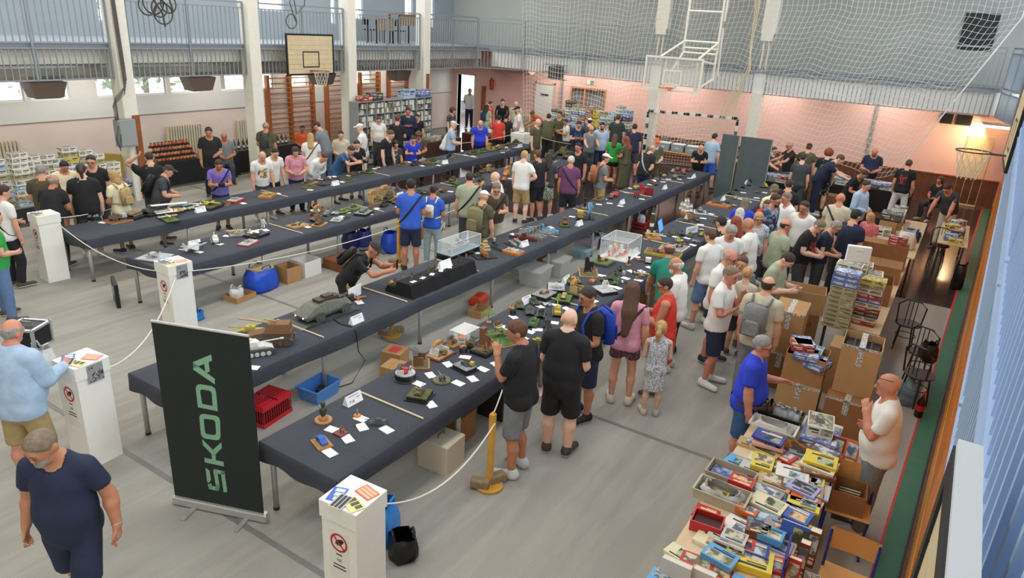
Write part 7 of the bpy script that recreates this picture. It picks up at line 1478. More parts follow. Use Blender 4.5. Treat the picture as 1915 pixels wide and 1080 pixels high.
# grey cube shelves packed with white kit boxes
t = thing('cube_shelf', 'grey cube shelving packed with white kit boxes by the fourth column', 'shelf', (16.8, 16.62, 0)); MS = mat((150, 154, 156), .6); NX, NZ, CW_, CH = 9, 5, .416, .405
for k in range(NX+1): MB().box(k*CW_-.012, k*CW_+.012, 0, .40, 0, NZ*CH+.02).build('upright', MS, t)
for j in range(NZ+1):
 for k in range(NX): MB().box(k*CW_+.012, (k+1)*CW_-.012, 0, .40, j*CH, j*CH+.02).build('shelf_board', MS, t)
MB().box(0, NX*CW_, .39, .40, 0, NZ*CH).build('back_panel', mat((110, 112, 114), .7), t)
g = MB()
for j in range(NZ):
 for k in range(NX):
  for e in range(8):
   if RS.random() < .1: continue
   x = 16.8+k*CW_+.02+.094*(e % 4); h = RS.uniform(.13, .17); z = .021+j*CH+(e//4)*.175; g.mat(RS.choice([0, 0, 0, 1, 1, 2, 3])).box(x, x+.086, 16.64+RS.uniform(0, .04), 16.95, z, z+h)
tag(g.build('packed_kit_boxes', [mat((232, 230, 222), .6), ART[0], ART[1], ART[5]]), 'white model kit boxes packed tightly in the grey cube shelves', 'boxes', None, 'stuff')
for k, (x, w, h, kk, lab) in enumerate([(17.3, .55, .16, 3, 'red printed model box lying on top of the cube shelves'), (17.75, .5, .24, 5, 'dark printed box standing on top of the cube shelves'), (19.35, .6, .30, 6, 'clear sky-coloured case on top of the cube shelves'), (20.2, .55, .26, 2, 'blue box at the far end on top of cube shelves')]): kit((x, 16.8, 2.046), (w, .3, h), 0, kk, lab, None)
# grey counter and clothed tables of the stalls behind the leftmost table
stall_table(14.2, 16.4, 15.9, 16.6, .74, 'grey stall table behind the visitors at the wall bars', (120, 124, 124), (52, 50, 54)); stall_table(17.0, 20.6, 15.3, 16.0, .74, 'stall table with brown skirt in front of cube shelves', (96, 78, 66), (74, 44, 34))
for k in range(22):
 x = (14.35+.2*k) if k < 10 else 17.15+.29*(k-10); y = (16.2 if k < 10 else 15.65)+RS.uniform(-.12, .12); kk = RS.choice([0, 5, 1, 0, 3, 6])
 kit((x, y, .741), (.2, .26, RS.uniform(.06, .12)), RS.uniform(-.4, .4), kk, '%s box lying on the stall tables before the wall bars, %s one' % (AW[kk], ordw(k)), 'boxes on the stall tables behind leftmost table')
# drinks and jars stall by the radiator
stall_table(10.1, 13.0, 17.7, 18.4, .72, 'black-skirted stall table with racks of orange jars', (34, 32, 34), (26, 25, 28)); stall_table(13.1, 15.4, 17.9, 18.6, .72, 'black-skirted stall table covered with dark bottles', (40, 34, 32), (30, 24, 24))
t = thing('stepped_rack', 'black stepped rack holding orange jars on the stall table', 'rack', (10.55, 17.75, .721))
for j in range(4): MB().box(0, 1.15, .1*j, .1*j+.1, 0 if j == 0 else .12*j-.02, .12*j+.02).build('step', M_BLACK, t)
JAR = MB().lathe([(.034, 0), (.038, .02), (.038, .06), (.025, .075)], 10).mesh('glass_body', [d0], True); JL = MB().lathe([(.03, .075), (.03, .092)], 10).mesh('lid', [M_BLACK])
for j in range(4):
 for k in range(11):
  t = thing('jar', 'orange jar on the black stepped rack, row %s, place %s' % (ORD[j], ORD[k]), 'jar', (10.61+.104*k, 17.80+.1*j, .7415+.12*j), 0, 'orange jars on the stepped rack'); o = put('glass_body', JAR, t); recolor(o, 0, mat(RS.choice([(206, 104, 44), (190, 80, 36), (170, 70, 40), (214, 130, 60)]), .3)); put('lid', JL, t)
BOT = MB().lathe([(.034, 0), (.036, .01), (.036, .15), (.014, .2), (.013, .26)], 10).mesh('bottle', [mat((30, 22, 20), .2)], True); BLB = MB().lathe([(.0365, .04), (.0365, .11)], 10).mesh('paper_label', [mat((220, 210, 190), .7)])
for k in range(26):
 t = thing('bottle', 'dark bottle with pale label standing on the bottle stall table, %s one' % ordw(k), 'bottle', (13.2+.16*(k % 13)+RS.uniform(-.02, .02), 18.15+.24*(k//13), .721), 0, 'dark bottles on the stall table'); put('bottle', BOT, t); put('paper_label', BLB, t)
for k in range(9): kit((9.45+.02*(k % 3), 17.3+.0*k, .741-.74+.09*k if k < 6 else .54+.0), (.34, .26, .085), .1*(k % 3), [0, 5, 2][k % 3], '%s flat box, %s in the pile below the electric cabinet' % (AW[[0, 5, 2][k % 3]], ordw(k)), 'flat boxes below the electric cabinet') if k < 6 else None
# far stall: wall of kit boxes before the curtained window
stall_table(23.75, 24.45, 10.25, 13.55, .74, 'far stall table stacked with a wall of kit boxes', (110, 100, 90), (70, 56, 50))
for c in range(11):
 n = RS.choice([9, 10, 10, 11]) - (2 if c < 2 else 0)
 for k in range(n):
  kk = RS.choice([0, 1, 5, 6, 3, 0, 2]) if not (c in (6,) or (c == 1 and k < 5)) else 4
  kit((24.12+RS.uniform(-.02, .02), 13.40-.295*c, .741+k*.125), (.36, .275, .122), RS.uniform(-.03, .03), kk, '%s kit box, %s from below in %s far stack counted from left' % (AW[kk], ordw(k), ordw(c)), 'kit boxes of the far stall')
# white and dark tables of the far sellers
stall_table(22.6, 23.3, 13.9, 16.2, .74, 'white far table beside the white door', (226, 224, 218)); stall_table(21.6, 22.3, 14.6, 16.0, .74, 'brown far table under the fire extinguisher', (110, 60, 46), (70, 36, 30)); stall_table(24.0, 24.6, 5.4, 9.4, .78, 'long yellowish table under the handball goal', (206, 160, 84), None)
for k in range(5):
 t = thing('grey_drawer_box', 'grey storage box on the table under the goal, %s from left' % ORD[k], 'storage box', (24.1, 9.2-.52*k, .781)); MB().bev(0, .4, -.46, 0, 0, .24, .01).build('body', mat((128, 136, 140), .5), t); MB().box(-.012, 0, -.43, -.03, .03, .2).build('front', mat((150, 158, 160), .5), t); MB().box(-.02, -.012, -.29, -.17, .12, .15).build('pull', mat((226, 226, 222), .5), t)
 tag(MB().box(-.15, .15, -.2, .2, 0, .03).build('paper_stack', mat((234, 232, 226), .8), None, (24.3, 8.97-.52*k, 1.022), .1*k), 'white papers on the grey storage boxes under goal, pile %s' % ORD[k], 'paper')
# back right stalls
BK = [(1442, 338, 1.5, .75, 'dark stall table with kit boxes behind the grey banners'), (1572, 345, 1.5, .6, 'dark stall table behind the man in patterned shorts'), (1655, 355, 1.4, .6, 'stall table with boxes before the wainscot')]
n = 0
for px, py, L, W_, lab in BK:
 q = at(px, py, .74); stall_table(q[0]-.1, q[0]+.55, q[1]-L/2, q[1]+L/2, .74, lab, (70, 60, 56), (34, 28, 28))
 for k in range(20):
  kk = RS.choice([2, 0, 5, 3, 1, 6, 0]); lv = k // 10
  kit((q[0]+.06+.24*(k % 2)+RS.uniform(-.03, .03), q[1]-L/2+.15+(L-.3)*((k % 10)//2)/4+RS.uniform(-.04, .04), .741+.092*lv), (.22, .3, .09), RS.uniform(-.1, .1), kk, '%s box on the back right stalls, %s one' % (AW[kk], ordw(n)), 'boxes on the back right stalls'); n += 1
q = at(1543, 395, 0); cardbox((q[0]+.1, q[1], 0), (.5, .6, .5), 0, 'brown carton standing under the back right stall', M_CARD2)
# right-hand line of seller tables with cartons
stall_table(15.75, 19.4, .30, 1.12, .74, 'beige seller table along the right wall, farther one'); stall_table(10.9, 15.65, .38, 1.20, .74, 'beige seller table along the right wall, middle one'); stall_table(17.6, 19.9, -.58, .0, .74, 'beige table against the right wall timber');
def on(px, py, z): q = at(px, py, z); return q
def cb(x, y, z, s, rz, lab, **k): return cardbox((x, y, z), s, rz, lab, **k)
cb(14.75, .80, .741, (.40, .78, .46), .05, 'large brown carton on middle seller table with red boxes on top', m=M_CARD2, tape=False); cb(13.85, .78, .741, (.55, .74, .30), .04, 'flat brown carton on the middle seller table', m=M_CARD2); cb(12.55, .80, .741, (.62, .72, .36), .06, 'large open brown carton carrying white boxes on middle table', m=M_CARD2, open_=True)
for k in range(3): kit((14.7, .62+.0*k, 1.2025+.055*k), (.2, .32, .053), .05, 3, 'red and blue kit box on the large carton, %s from below' % ORD[k], 'red kit boxes on the carton')
kit((12.55, .86, .98), (.36, .5, .2), .1, 0, 'pale shipping box sticking out of the open carton', None); kit((12.75, 1.0, 1.181), (.3, .4, .07), .1, 0, 'flat white box on top of the pale shipping box', None)
cb(15.9, .95, .741, (.42, .6, .14), .0, 'shallow carton tray of white boxes on farther table', open_=True)
for k in range(5): kit((15.82+.03*k, .78+.09*k, .752), (.3, .08, .15+.02*(k % 2)), .1*k, [0, 0, 5, 0, 1][k], 'thin %s box upright in the shallow tray, place %s' % (AW[[0, 0, 5, 0, 1][k]], ORD[k]), 'thin boxes in the tray')
soft_bag((16.5, .55, .741), (.4, .34, .36), .2, 'white plastic shopping bag on the farther seller table', (226, 224, 216), seed=41);
cb(17.4, 1.0, .741, (.5, .34, .34), 0, 'brown carton with dark printed box on it, farther table', m=M_CARD); kit((17.45, .98, 1.082), (.5, .42, .16), 0, 5, 'black printed box on the brown carton, farther table', None); kit((17.0, 1.05, .741), (.3, .3, .24), .1, 0, 'white box with fine print beside the brown carton', None)
for k in range(6): cb(18.2+.42*k, .92, .741, (.38, .3, .22), .05*k, 'brown carton in the row on farther seller table, %s one' % ORD[k], m=[M_CARD, M_CARD3, M_CARD2][k % 3]) if k < 3 else kit((18.2+.42*(k-3), .92, .9625), (.36, .3, .14), 0, [6, 0, 5][k-3], '%s box on top of the carton row, %s one' % (AW[[6, 0, 5][k-3]], ORD[k-3]), 'boxes on the carton row')
for k in range(10): kit((17.75+.21*k, -.33+.1*(k % 2), .741), (.2, .26, .1+.05*(k % 3)), .1*k, [4, 2, 5, 0, 3][k % 5], '%s box on the table at right wall, %s one' % (AW[[4, 2, 5, 0, 3][k % 5]], ordw(k)), 'boxes on the right wall table')
t = thing('office_tray', 'dark open tray with blue folders on the farther seller table', 'tray', (17.3, .5, .741), .1); tub(t, .4, .34, .16, mat((50, 56, 60), .4)); MB().box(-.03, .03, -.12, .12, .02, .26).build('folder', mat((50, 84, 170), .5), t)
# tall kit stacks beside the cartons
for i, (x, y, n, ks, nm) in enumerate([(10.85, .98, 12, [1]*9+[2]*3, 'green-spined'), (11.25, .66, 10, [3, 0, 5, 3, 0, 2, 3, 0, 1, 4], 'mixed'), (11.3, 1.02, 12, [1, 4, 1, 0, 1, 4, 1, 1, 0, 4, 4, 0], 'yellowish'), (11.75, .98, 11, [5, 0, 1, 0, 5, 6, 0, 0, 1, 0, 0], 'pale')]):
 for k in range(n): kit((x+RS.uniform(-.01, .01), y+RS.uniform(-.01, .01), .741+.072*k), (.26, .36, .07), RS.uniform(-.03, .03), ks[k], '%s kit box, %s from below in the %s stack by the cartons' % (AW[ks[k]], ordw(k), nm), 'tall kit stacks by the cartons')
t = thing('white_carry_box', 'white carry box with handle slot standing on the pale kit stack', 'box', (11.75, .98, 1.535), .3); MB().bev(-.05, .05, -.17, .17, 0, .24, .006).build('box_body', mat((240, 240, 238), .6), t); MB().box(-.06, -.05, -.05, .05, .17, .19).build('handle', mat((220, 220, 218), .6), t)
# cartons piled on the floor between the tables
CT = dict(tape=True)
cb(10.0, 1.50, 0, (.62, .44, .56), .04, 'brown carton on the floor under the taped tall carton', m=M_CARD2, **CT); cb(10.0, 1.50, .563, (.60, .42, .62), .06, 'tall closed carton with printed tape across its top', m=M_CARD, **CT)
cb(9.25, 1.08, 0, (.50, .52, .48), .04, 'brown taped carton below the carton of blue boxes', m=M_CARD3, **CT); cb(9.3, 1.08, .483, (.46, .50, .38), .04, 'carton with brown cross tape heaped with blue kit boxes', m=M_CARD, open_=True)
for k in range(6): kit((9.2+.09*(k % 3), 1.0+.09*(k//2), .72+.085*(k//2)), (.3, .4-.03*k, .08), .15*k-.3, [2, 2, 6, 2, 3, 2][k], '%s kit box heaped in the cross-taped carton, %s one' % (AW[[2, 2, 6, 2, 3, 2][k]], ORD[k]), 'kit boxes in the cross-taped carton')
cb(9.2, .48, 0, (.56, .50, .50), .03, 'dark brown carton below the tall open carton', m=M_CARD2, **CT); cb(9.4, .48, .503, (.54, .46, .66), .05, 'tall open carton holding a black ribbed case', m=M_CARD3, open_=True, **CT)
t = thing('ribbed_case', 'black ribbed plastic case inside the tall open carton', 'case', (9.4, .48, .95), .05); MB().box(-.25, .25, -.2, .2, 0, .12).build('case_body', mat((26, 27, 30), .5), t)
for k in range(4): MB().cyl((-.2, -.1+.065*k, .125), (.2, -.1+.065*k, .125), .022, n=8).build('rib', mat((60, 62, 66), .45), t)
cb(10.3, .62, .0, (.5, .6, .72), .02, 'low carton behind the tall open carton with grey packets', m=M_CARD3)
for k in range(16): tag(MB().box(-.004, .004, -.14, .14, 0, .10).build('grey_packet', mat((120, 120, 124), .4, .2, var=.3, scale=40), None, (10.1+.028*k, .62, .722), .03*(k % 3)), 'grey blister packet standing in a row on low carton, %s' % ordw(k), 'packet', 'grey packets on the low carton')
kit((10.62, .5, .722), (.16, .3, .07), .1, 2, 'small dark blue box beside the grey packets', None)
q = at(1508, 535, 1.05); t = cardbox((q[0], q[1], 0), (.5, .56, .68), .15, 'brown printed carton standing below the open carton', M_CARD2); o = put('carton_text', text_mesh('MODELS', .1, mat((60, 40, 28), .8)), t, (-.252, 0, .52)); o.rotation_euler = (PI/2, 0, -PI/2)
cardbox((q[0], q[1], .683), (.46, .62, .34), .15, 'wide open brown carton that the man in sage shirt leans over', M_CARD3, True)
# ------------------------------------------------------------------ book table in the right foreground
stall_table(4.15, 7.75, .38, 1.24, .74, 'book stall table in the right foreground', (222, 196, 160))
PICS = [ramp_mat('pic_%d' % i, c, scale=11, const=False) for i, c in enumerate([[(150, 176, 200), (210, 216, 220), (90, 110, 120)], [(190, 170, 130), (110, 100, 70), (216, 206, 180)], [(90, 96, 100), (170, 172, 170), (50, 54, 60)], [(206, 120, 70), (230, 200, 150), (110, 70, 50)], [(110, 140, 90), (190, 196, 160), (70, 84, 60)]])]
def book(x, y, z, s, rz, col, label, art=None, tilt=None, name='book', cat='book'):
 """cover boards around a page block; lies flat, or leans when tilt is given"""
 a, b, h = s
 t = thing(name, label, cat, (x, y, z), rz)
 if tilt: t.rotation_euler = (0, -tilt, rz)
 m = mat(col, .45); ar = art or m
 MB().mat(0).box(-a/2, a/2, -b/2, b/2, 0, .003).box(-a/2, -a/2+.004, -b/2, b/2, .003, h-.003).mat(1).box(-a/2, a/2, -b/2, b/2, h-.003, h).build('cover', [m, ar], t); MB().box(-a/2+.004, a/2-.005, -b/2+.005, b/2-.005, .003, h-.003).build('page_block', mat((232, 226, 208), .8), t)
 if not art:
  u = len(label)*7 % 5; lt = sum(col) > 380
  MB().box(a*(-.40 if u % 2 else -.12), a*(.10 if u % 2 else .40), -b*.40, b*(.40 if u < 3 else .1), h, h+.0006).build('cover_picture', PICS[(u+int(col[0])) % len(PICS)], t)
  g = MB(); x_ = a*(.18 if u % 2 else -.40); g.box(x_, x_+a*.10, -b*.38, b*.30, h, h+.0006).box(x_+a*.14, x_+a*.19, -b*.38, b*.05, h, h+.0006); g.build('title_bar', mat((50, 52, 60) if lt else (238, 226, 180), .6), t)
 return t
CB = {'navy': (44, 60, 140), 'white': (232, 230, 222), 'cream': (230, 220, 184), 'yellow': (226, 204, 60), 'red': (196, 40, 40), 'sky': (90, 168, 220), 'grey': (150, 150, 152), 'tan': (196, 166, 116), 'black': (44, 40, 40), 'green': (110, 140, 96), 'blue': (60, 100, 190), 'orange': (216, 96, 36), 'pink': (224, 170, 160), 'brown': (120, 70, 44), 'maroon': (120, 34, 40), 'lilac': (170, 170, 214), 'silver': (196, 198, 200), 'teal': (120, 170, 180)}
BL = [  # px, py, length along x, width, thickness, angle, colour, stack level
 (1433, 842, .30, .21, .02, 60, 'navy', 3), (1433, 845, .30, .21, .03, 62, 'pink', 2), (1432, 849, .30, .22, .03, 60, 'tan', 1), (1425, 872, .2, .28, .05, 62, 'yellow', 0), (1430, 862, .30, .24, .05, 60, 'cream', 0),
 (1458, 858, .28, .2, .02, 55, 'red', 1), (1470, 862, .28, .2, .02, 57, 'lilac', 0), (1484, 868, .28, .2, .02, 58, 'orange', 0), (1462, 884, .3, .22, .015, 62, 'white', 0), (1480, 892, .3, .22, .012, 62, 'white', 1), (1503, 878, .28, .22, .03, 60, 'green', 0), (1527, 880, .26, .2, .04, 62, 'grey', 0),
 (1510, 850, .36, .26, .06, 64, 'teal', 0), (1545, 862, .3, .24, .05, 60, 'maroon', 1), (1545, 866, .3, .26, .05, 60, 'tan', 0), (1560, 888, .30, .24, .03, 65, 'yellow', 2), (1560, 892, .32, .26, .05, 65, 'cream', 1), (1560, 898, .32, .26, .05, 65, 'brown', 0),
 (1400, 898, .3, .22, .03, 62, 'grey', 0), (1448, 905, .32, .24, .02, 62, 'tan', 0), (1480, 912, .2, .18, .05, 62, 'brown', 0), (1500, 900, .28, .2, .02, 60, 'pink', 0), (1520, 915, .34, .26, .02, 62, 'silver', 0), (1555, 918, .2, .26, .02, 62, 'yellow', 0), (1500, 922, .26, .2, .02, 62, 'lilac', 1), (1555, 938, .24, .2, .03, 62, 'grey', 0),
 (1385, 912, .22, .16, .05, 62, 'red', 1), (1430, 925, .3, .2, .02, 62, 'grey', 0), (1470, 935, .28, .22, .02, 62, 'lilac', 0), (1435, 948, .3, .22, .03, 60, 'cream', 0), (1500, 940, .3, .14, .02, 62, 'red', 0), (1520, 945, .26, .14, .02, 62, 'orange', 0), (1548, 955, .28, .2, .02, 62, 'white', 0), (1535, 962, .28, .16, .02, 62, 'yellow', 0),
 (1458, 960, .24, .18, .02, 62, 'cream', 0), (1485, 965, .28, .22, .02, 62, 'blue', 0), (1425, 975, .24, .18, .05, 62, 'sky', 0), (1395, 962, .18, .12, .04, 62, 'orange', 0), (1452, 990, .2, .14, .06, 62, 'grey', 0), (1415, 1000, .2, .16, .06, 62, 'brown', 0), (1380, 985, .24, .2, .03, 60, 'white', 0), (1440, 1010, .2, .16, .06, 62, 'sky', 0), (1400, 1050, .36, .26, .06, 64, 'yellow', 0), (1345, 1050, .26, .18, .05, 62, 'sky', 0), (1410, 1035, .22, .18, .07, 62, 'navy', 0), (1370, 1020, .2, .16, .08, 62, 'silver', 0), (1350, 1005, .2, .16, .05, 62, 'white', 0), (1385, 1025, .2, .14, .05, 62, 'red', 0), (1330, 1012, .26, .2, .03, 62, 'cream', 0)]
seen_l = {}
for k, (px, py, a, b, h, ang, c, lv) in enumerate(BL):
 p = at(px, py, .75); w = ['lying flat', 'one up', 'two up', 'topmost'][lv]; lab = '%s book %s on the book stall, %s from its far end' % (c, w, ordw(k))
 book(min(max(p[0], 4.2), 7.7), min(max(p[1], .45), 1.2), .7415+.052*lv+.004+.028*(k % 2)*(lv == 0), (b, a, h), math.radians(ang-62+9*math.sin(k*2.3)), CB[c], lab)
k = len(BL)
for i_ in range(10):
 for j_ in range(5):
  x = 4.32+.335*i_+RS.uniform(-.05, .05); y = .48+.165*j_+RS.uniform(-.03, .03)
  if RS.random() < .15 or (x > 6.9): continue
  c = RS.choice(['white', 'silver', 'cream', 'grey', 'white', 'tan', 'sky', 'red', 'yellow', 'navy', 'lilac']); k += 1
  book(x, y, .7412, (RS.uniform(.14, .2), RS.uniform(.18, .26), RS.uniform(.012, .035)), RS.uniform(-.25, .25), CB[c], '%s booklet lying low on the book stall, %s of the lower layer' % (c, ordw(k-len(BL)-1)))
def leaner(px, py, s, c, lab, tilt=1.15, art=None, rz=0, z=.745): p = at(px, py, z); book(p[0]+.02, p[1], z, s, rz, c, lab, art, tilt)
COVER = lambda n, cs: ramp_mat(n, cs, scale=9, const=False)
leaner(1440, 838, (.30, .22, .02), CB['tan'], 'tan book with a landscape photo leaning upright on book stall', art=COVER('tan_cover', [CB['tan'], CB['tan'], (80, 84, 80), CB['tan']])); leaner(1478, 850, (.32, .24, .025), (70, 54, 50), 'dark book with golden title leaning upright on book stall', art=COVER('dark_cover', [(70, 60, 64), (50, 44, 46), (190, 120, 50), (90, 64, 50)])); leaner(1535, 832, (.26, .2, .02), CB['black'], 'black camouflage-covered book leaning upright on book stall'); leaner(1560, 840, (.26, .18, .02), CB['maroon'], 'maroon red-titled book leaning upright on book stall'); leaner(1585, 848, (.28, .2, .02), CB['orange'], 'orange-brown book leaning upright on book stall')
leaner(1485, 1012, (.32, .26, .03), CB['blue'], 'deep blue sea-covered book standing upright on book stall', 1.4); leaner(1520, 1020, (.34, .09, .09), CB['brown'], 'tall brown box standing on the right edge of book stall', 1.5); leaner(1500, 1045, (.36, .08, .08), CB['brown'], 'tall brown and white box standing near the book stall corner', 1.5); leaner(1480, 1078, (.36, .1, .05), CB['red'], 'tall white box with red end standing on book stall', 1.5); leaner(1345, 1030, (.18, .14, .03), CB['silver'], 'small silver paperback standing in the near row of book stall', 1.4); leaner(1372, 1040, (.18, .14, .03), CB['white'], 'small white paperback standing in the near row of book stall', 1.4)
for k, (px, py, s, lab) in enumerate([(1262, 1079, (.30, .24, .07), 'large silver-grey box standing at the near left of book stall'), (1315, 1090, (.24, .18, .07), 'white-sided box standing beside the large silver box')]): leaner(px, py, s, CB['silver'], lab, 1.45, mat((200, 200, 200), .5), .0)
# box trays at the far end of the book stall
def pt(px, py, z=.745): q = at(px, py, z); return (q[0], q[1], z)
t = thing('black_tray', 'black open tray full of clear bags at far end of book stall', 'tray', (7.42, 1.0, .741), 0); tub(t, .26, .46, .12, mat((30, 30, 34), .5));
for k in range(6): soft_bag((7.42+.03*(k % 2), .83+.07*k, .757), (.1, .08, .14), .5*k, 'small clear bag in the black tray, %s from right' % ORD[k], (206, 210, 214), seed=60+k, name='clear_bag', lumps=.4)
t = thing('white_tray', 'white cardboard tray of plastic bags on book stall', 'tray', (7.12, 1.0, .741), 0); tub(t, .24, .46, .1, mat((222, 220, 214), .6)); soft_bag((7.12, 1.0, .755), (.2, .4, .11), 0, 'crumpled clear plastic sheet in the white tray', (214, 212, 206), seed=70, name='plastic_sheet')
kit((7.28, .55, .7415), (.44, .36, .09), .05, 2, 'large blue kit box under the white kit box, book stall', None); kit((7.32, .58, .833), (.34, .26, .12), .15, 0, 'white kit box with a grey figure print on book stall', None); tag(MB().add([(-.05, -.04, 0), (.03, -.05, 0), (.06, 0, 0), (.03, .05, 0), (-.04, .05, 0), (-.07, .0, 0)], [(0, 1, 2, 3, 4, 5)]).box(.05, .09, -.012, .012, -.001, .0).build('box_print', mat((90, 92, 90), .7), None, (7.3, .59, .9545), .6), 'grey printed figure on the white kit box lid', 'print')
t = thing('open_kit_box', 'open shallow box with blue plane art on the near left of book stall', 'box', (5.98, 1.12, .742), .0); tub(t, .26, .42, .09, mat((172, 160, 140), .6), .97); MB().box(-.11, .11, -.19, .19, .02, .03).build('art_sheet', ART[2], t)
t = thing('open_kit_box', 'long clear-bagged box with black numbers at left edge of book stall', 'box', (5.62, 1.1, .742), .0); tub(t, .26, .46, .1, mat((190, 184, 160), .6), .97); soft_bag((5.62, 1.1, .76), (.22, .4, .1), 0, 'wrinkled clear plastic bag in the long box', (190, 190, 188), seed=77, name='clear_bag')
crate((5.15, 1.08, .741), (.20, .26, .10), .1, 'small red basket of parts at left edge of book stall', (190, 36, 40), False)
tag(MB().bev(-.16, .16, -.01, .01, 0, .22, .004).build('blue_divider', mat((40, 44, 130), .5), None, (5.05, .41, .742), .1), 'dark blue strip standing at the right edge of book stall', 'strip'); kit((5.2, .2, .46), (.2, .12, .16), .1, 0, 'white printed cube box hanging beside the book stall', None)
# seats and bottles behind the right tables
M_BISTRO = mat((48, 42, 42), .4, .2); M_CBLUE = mat((34, 48, 150), .4)
def bistro(x, y, rz, label):
 t = thing('bistro_chair', label, 'chair', (x, y, 0), rz); MB().lathe([(.19, .44), (.2, .45), (.2, .465), (.18, .47)], 20).build('seat', mat((70, 58, 58), .5), t); MB().torus((0, 0, .25), .15, .008, 'z', 18, 5).build('stretcher', M_BISTRO, t)
 for a in (.8, 2.35, 3.93, 5.5): MB().tube([(.14*math.cos(a), .14*math.sin(a), .44), (.19*math.cos(a), .19*math.sin(a), 0)], .012, 6).build('leg', M_BISTRO, t)
 MB().tube([(-.17, .1, .45), (-.2, .12, .8), (-.1, .16, .90), (.1, .16, .90), (.2, .12, .8), (.17, .1, .45)], .013, 6).build('backrest', M_BISTRO, t)
 for k in (-1, 0, 1): MB().tube([(k*.06, .16, .47), (k*.06, .17, .89)], .007, 5).build('spindle', M_BISTRO, t)
for px, py, z, a, lab in [(1708, 560, .9, 2.8, 'dark bistro chair behind the large open carton'), (1738, 612, .9, 2.4, 'dark bistro chair near the tall open carton'), (1755, 655, .9, 2.2, 'dark bistro chair carrying a black bag'), (1765, 425, .9, 2.6, 'dark bistro chair beside the farther seller table')]: p = at(px, py, z); bistro(p[0]+.1, max(p[1]-.02, YR(p[0])+.35), a-1.2, lab)
p = at(1745, 660, .6); soft_bag((p[0], p[1]+.05, .475), (.26, .2, .26), .4, 'black shoulder bag resting on the bistro chair', (28, 26, 28), seed=81, name='shoulder_bag')
soft_bag((16.9, YR(16.9)+.26, .0), (.3, .22, .5), .1, 'black backpack on the floor against the timber wall', (20, 20, 22), seed=82, name='backpack', cat='backpack')
BB = MB().lathe([(.1, 0), (.125, .02), (.125, .1), (.118, .12), (.125, .14), (.125, .26), (.05, .34), (.03, .36), (.03, .40)], 16).mesh('bottle_body', [mat((130, 168, 180), .1, alpha=.5)], True)
for k, (x, y) in enumerate([(10.45, -.16), (10.75, -.2)]): t = thing('water_bottle', 'large clear water bottle by the timber wall, %s one' % ['nearer', 'farther'][k], 'bottle', (x, y, 0)); put('bottle_body', BB, t); MB().cyl((0, 0, .4), (0, 0, .425), .032, n=12).build('cap', mat((60, 110, 190), .5), t)
t = thing('cola_bottle', 'dark cola bottle with red label by the timber wall', 'bottle', (10.15, -.34, 0)); MB().lathe([(.045, 0), (.055, .02), (.055, .22), (.02, .3), (.016, .34)], 14).build('bottle_body', mat((40, 20, 16), .15), t, smooth=True); MB().lathe([(.0565, .1), (.0565, .18)], 14).build('paper_label', mat((200, 30, 36), .5), t); MB().cyl((0, 0, .34), (0, 0, .36), .018, n=10).build('cap', mat((200, 30, 36), .5), t)
def school_chair(x, y, rz, label):
 t = thing('school_chair', label, 'chair', (x, y, 0), rz); MP = mat((212, 160, 92), .5)
 MB().bev(-.2, .2, -.2, .2, .44, .455, .006).build('seat', MP, t); g = MB(); g.loft([[(-.2, .19+.03*math.sin(PI*k/8), .62+.02*k) if False else (-.2+.05*k, .20-.02*abs(k-4)/4, z) for k in range(9)] for z in (.62, .82)], closed=False); g.loft([[(-.2+.05*k, .212-.02*abs(k-4)/4, z) for k in range(9)] for z in (.82, .62)], closed=False); g.build('backrest', MP, t)
 for s in (-1, 1): MB().tube([(s*.19, -.22, .015), (s*.19, .2, .015), (s*.19, .12, .42), (s*.19, .19, .8)], .013, 6).build('side_frame', M_CBLUE, t); MB().tube([(s*.19, .0, .015), (s*.19, -.17, .43)], .013, 6).build('leg', M_CBLUE, t)
 MB().cyl((-.19, .12, .42), (.19, .12, .42), .012, n=6).cyl((-.19, -.17, .43), (.19, -.17, .43), .012, n=6).build('crossbar', M_CBLUE, t)
school_chair(6.72, .12, -PI/2+.1, 'blue-framed wooden school chair beside the book stall'); school_chair(5.55, -.02, -PI/2, 'wooden school chair back at the bottom picture edge')
cardbox((6.7, .14, .456), (.3, .3, .22), .1, 'open brown box of books on the school chair', M_CARD2, True)
for k, c in enumerate(['black', 'tan', 'brown', 'green']): book(6.62+.05*k, .14, .47, (.26, .2, .03), .1, CB[c], '%s book upright in the box on the school chair' % c, None, 1.45)
# ================================================================== the visitors, placed by the top of the head
K = {'bk': (30, 30, 33), 'wh': (234, 232, 226), 'nv': (34, 42, 68), 'gy': (122, 126, 130), 'dg': (66, 68, 72), 'ol': (86, 84, 60), 'dk': (46, 58, 52), 'bl': (52, 96, 200), 'rb': (44, 66, 206), 'lb': (168, 192, 216), 'rd': (214, 58, 46), 'or': (206, 84, 40), 'pk': (216, 150, 168), 'pu': (128, 108, 196), 'pl': (108, 60, 98), 'cr': (232, 224, 186), 'be': (206, 196, 172), 'sg': (164, 172, 146), 'kh': (166, 142, 98), 'br': (84, 74, 56), 'bw': (104, 72, 50), 'jn': (92, 116, 156), 'lj': (160, 182, 184), 'gn': (52, 160, 74), 'tg': (28, 124, 104), 'rw': (206, 110, 116), 'db': (56, 90, 130)}
HC = {'k': (32, 28, 28), 'd': (58, 42, 34), 'b': (92, 62, 44), 'g': (150, 146, 140), 'w': (206, 202, 192), 'y': (186, 148, 98), 'r': (140, 66, 38), 'a': (128, 110, 92)}
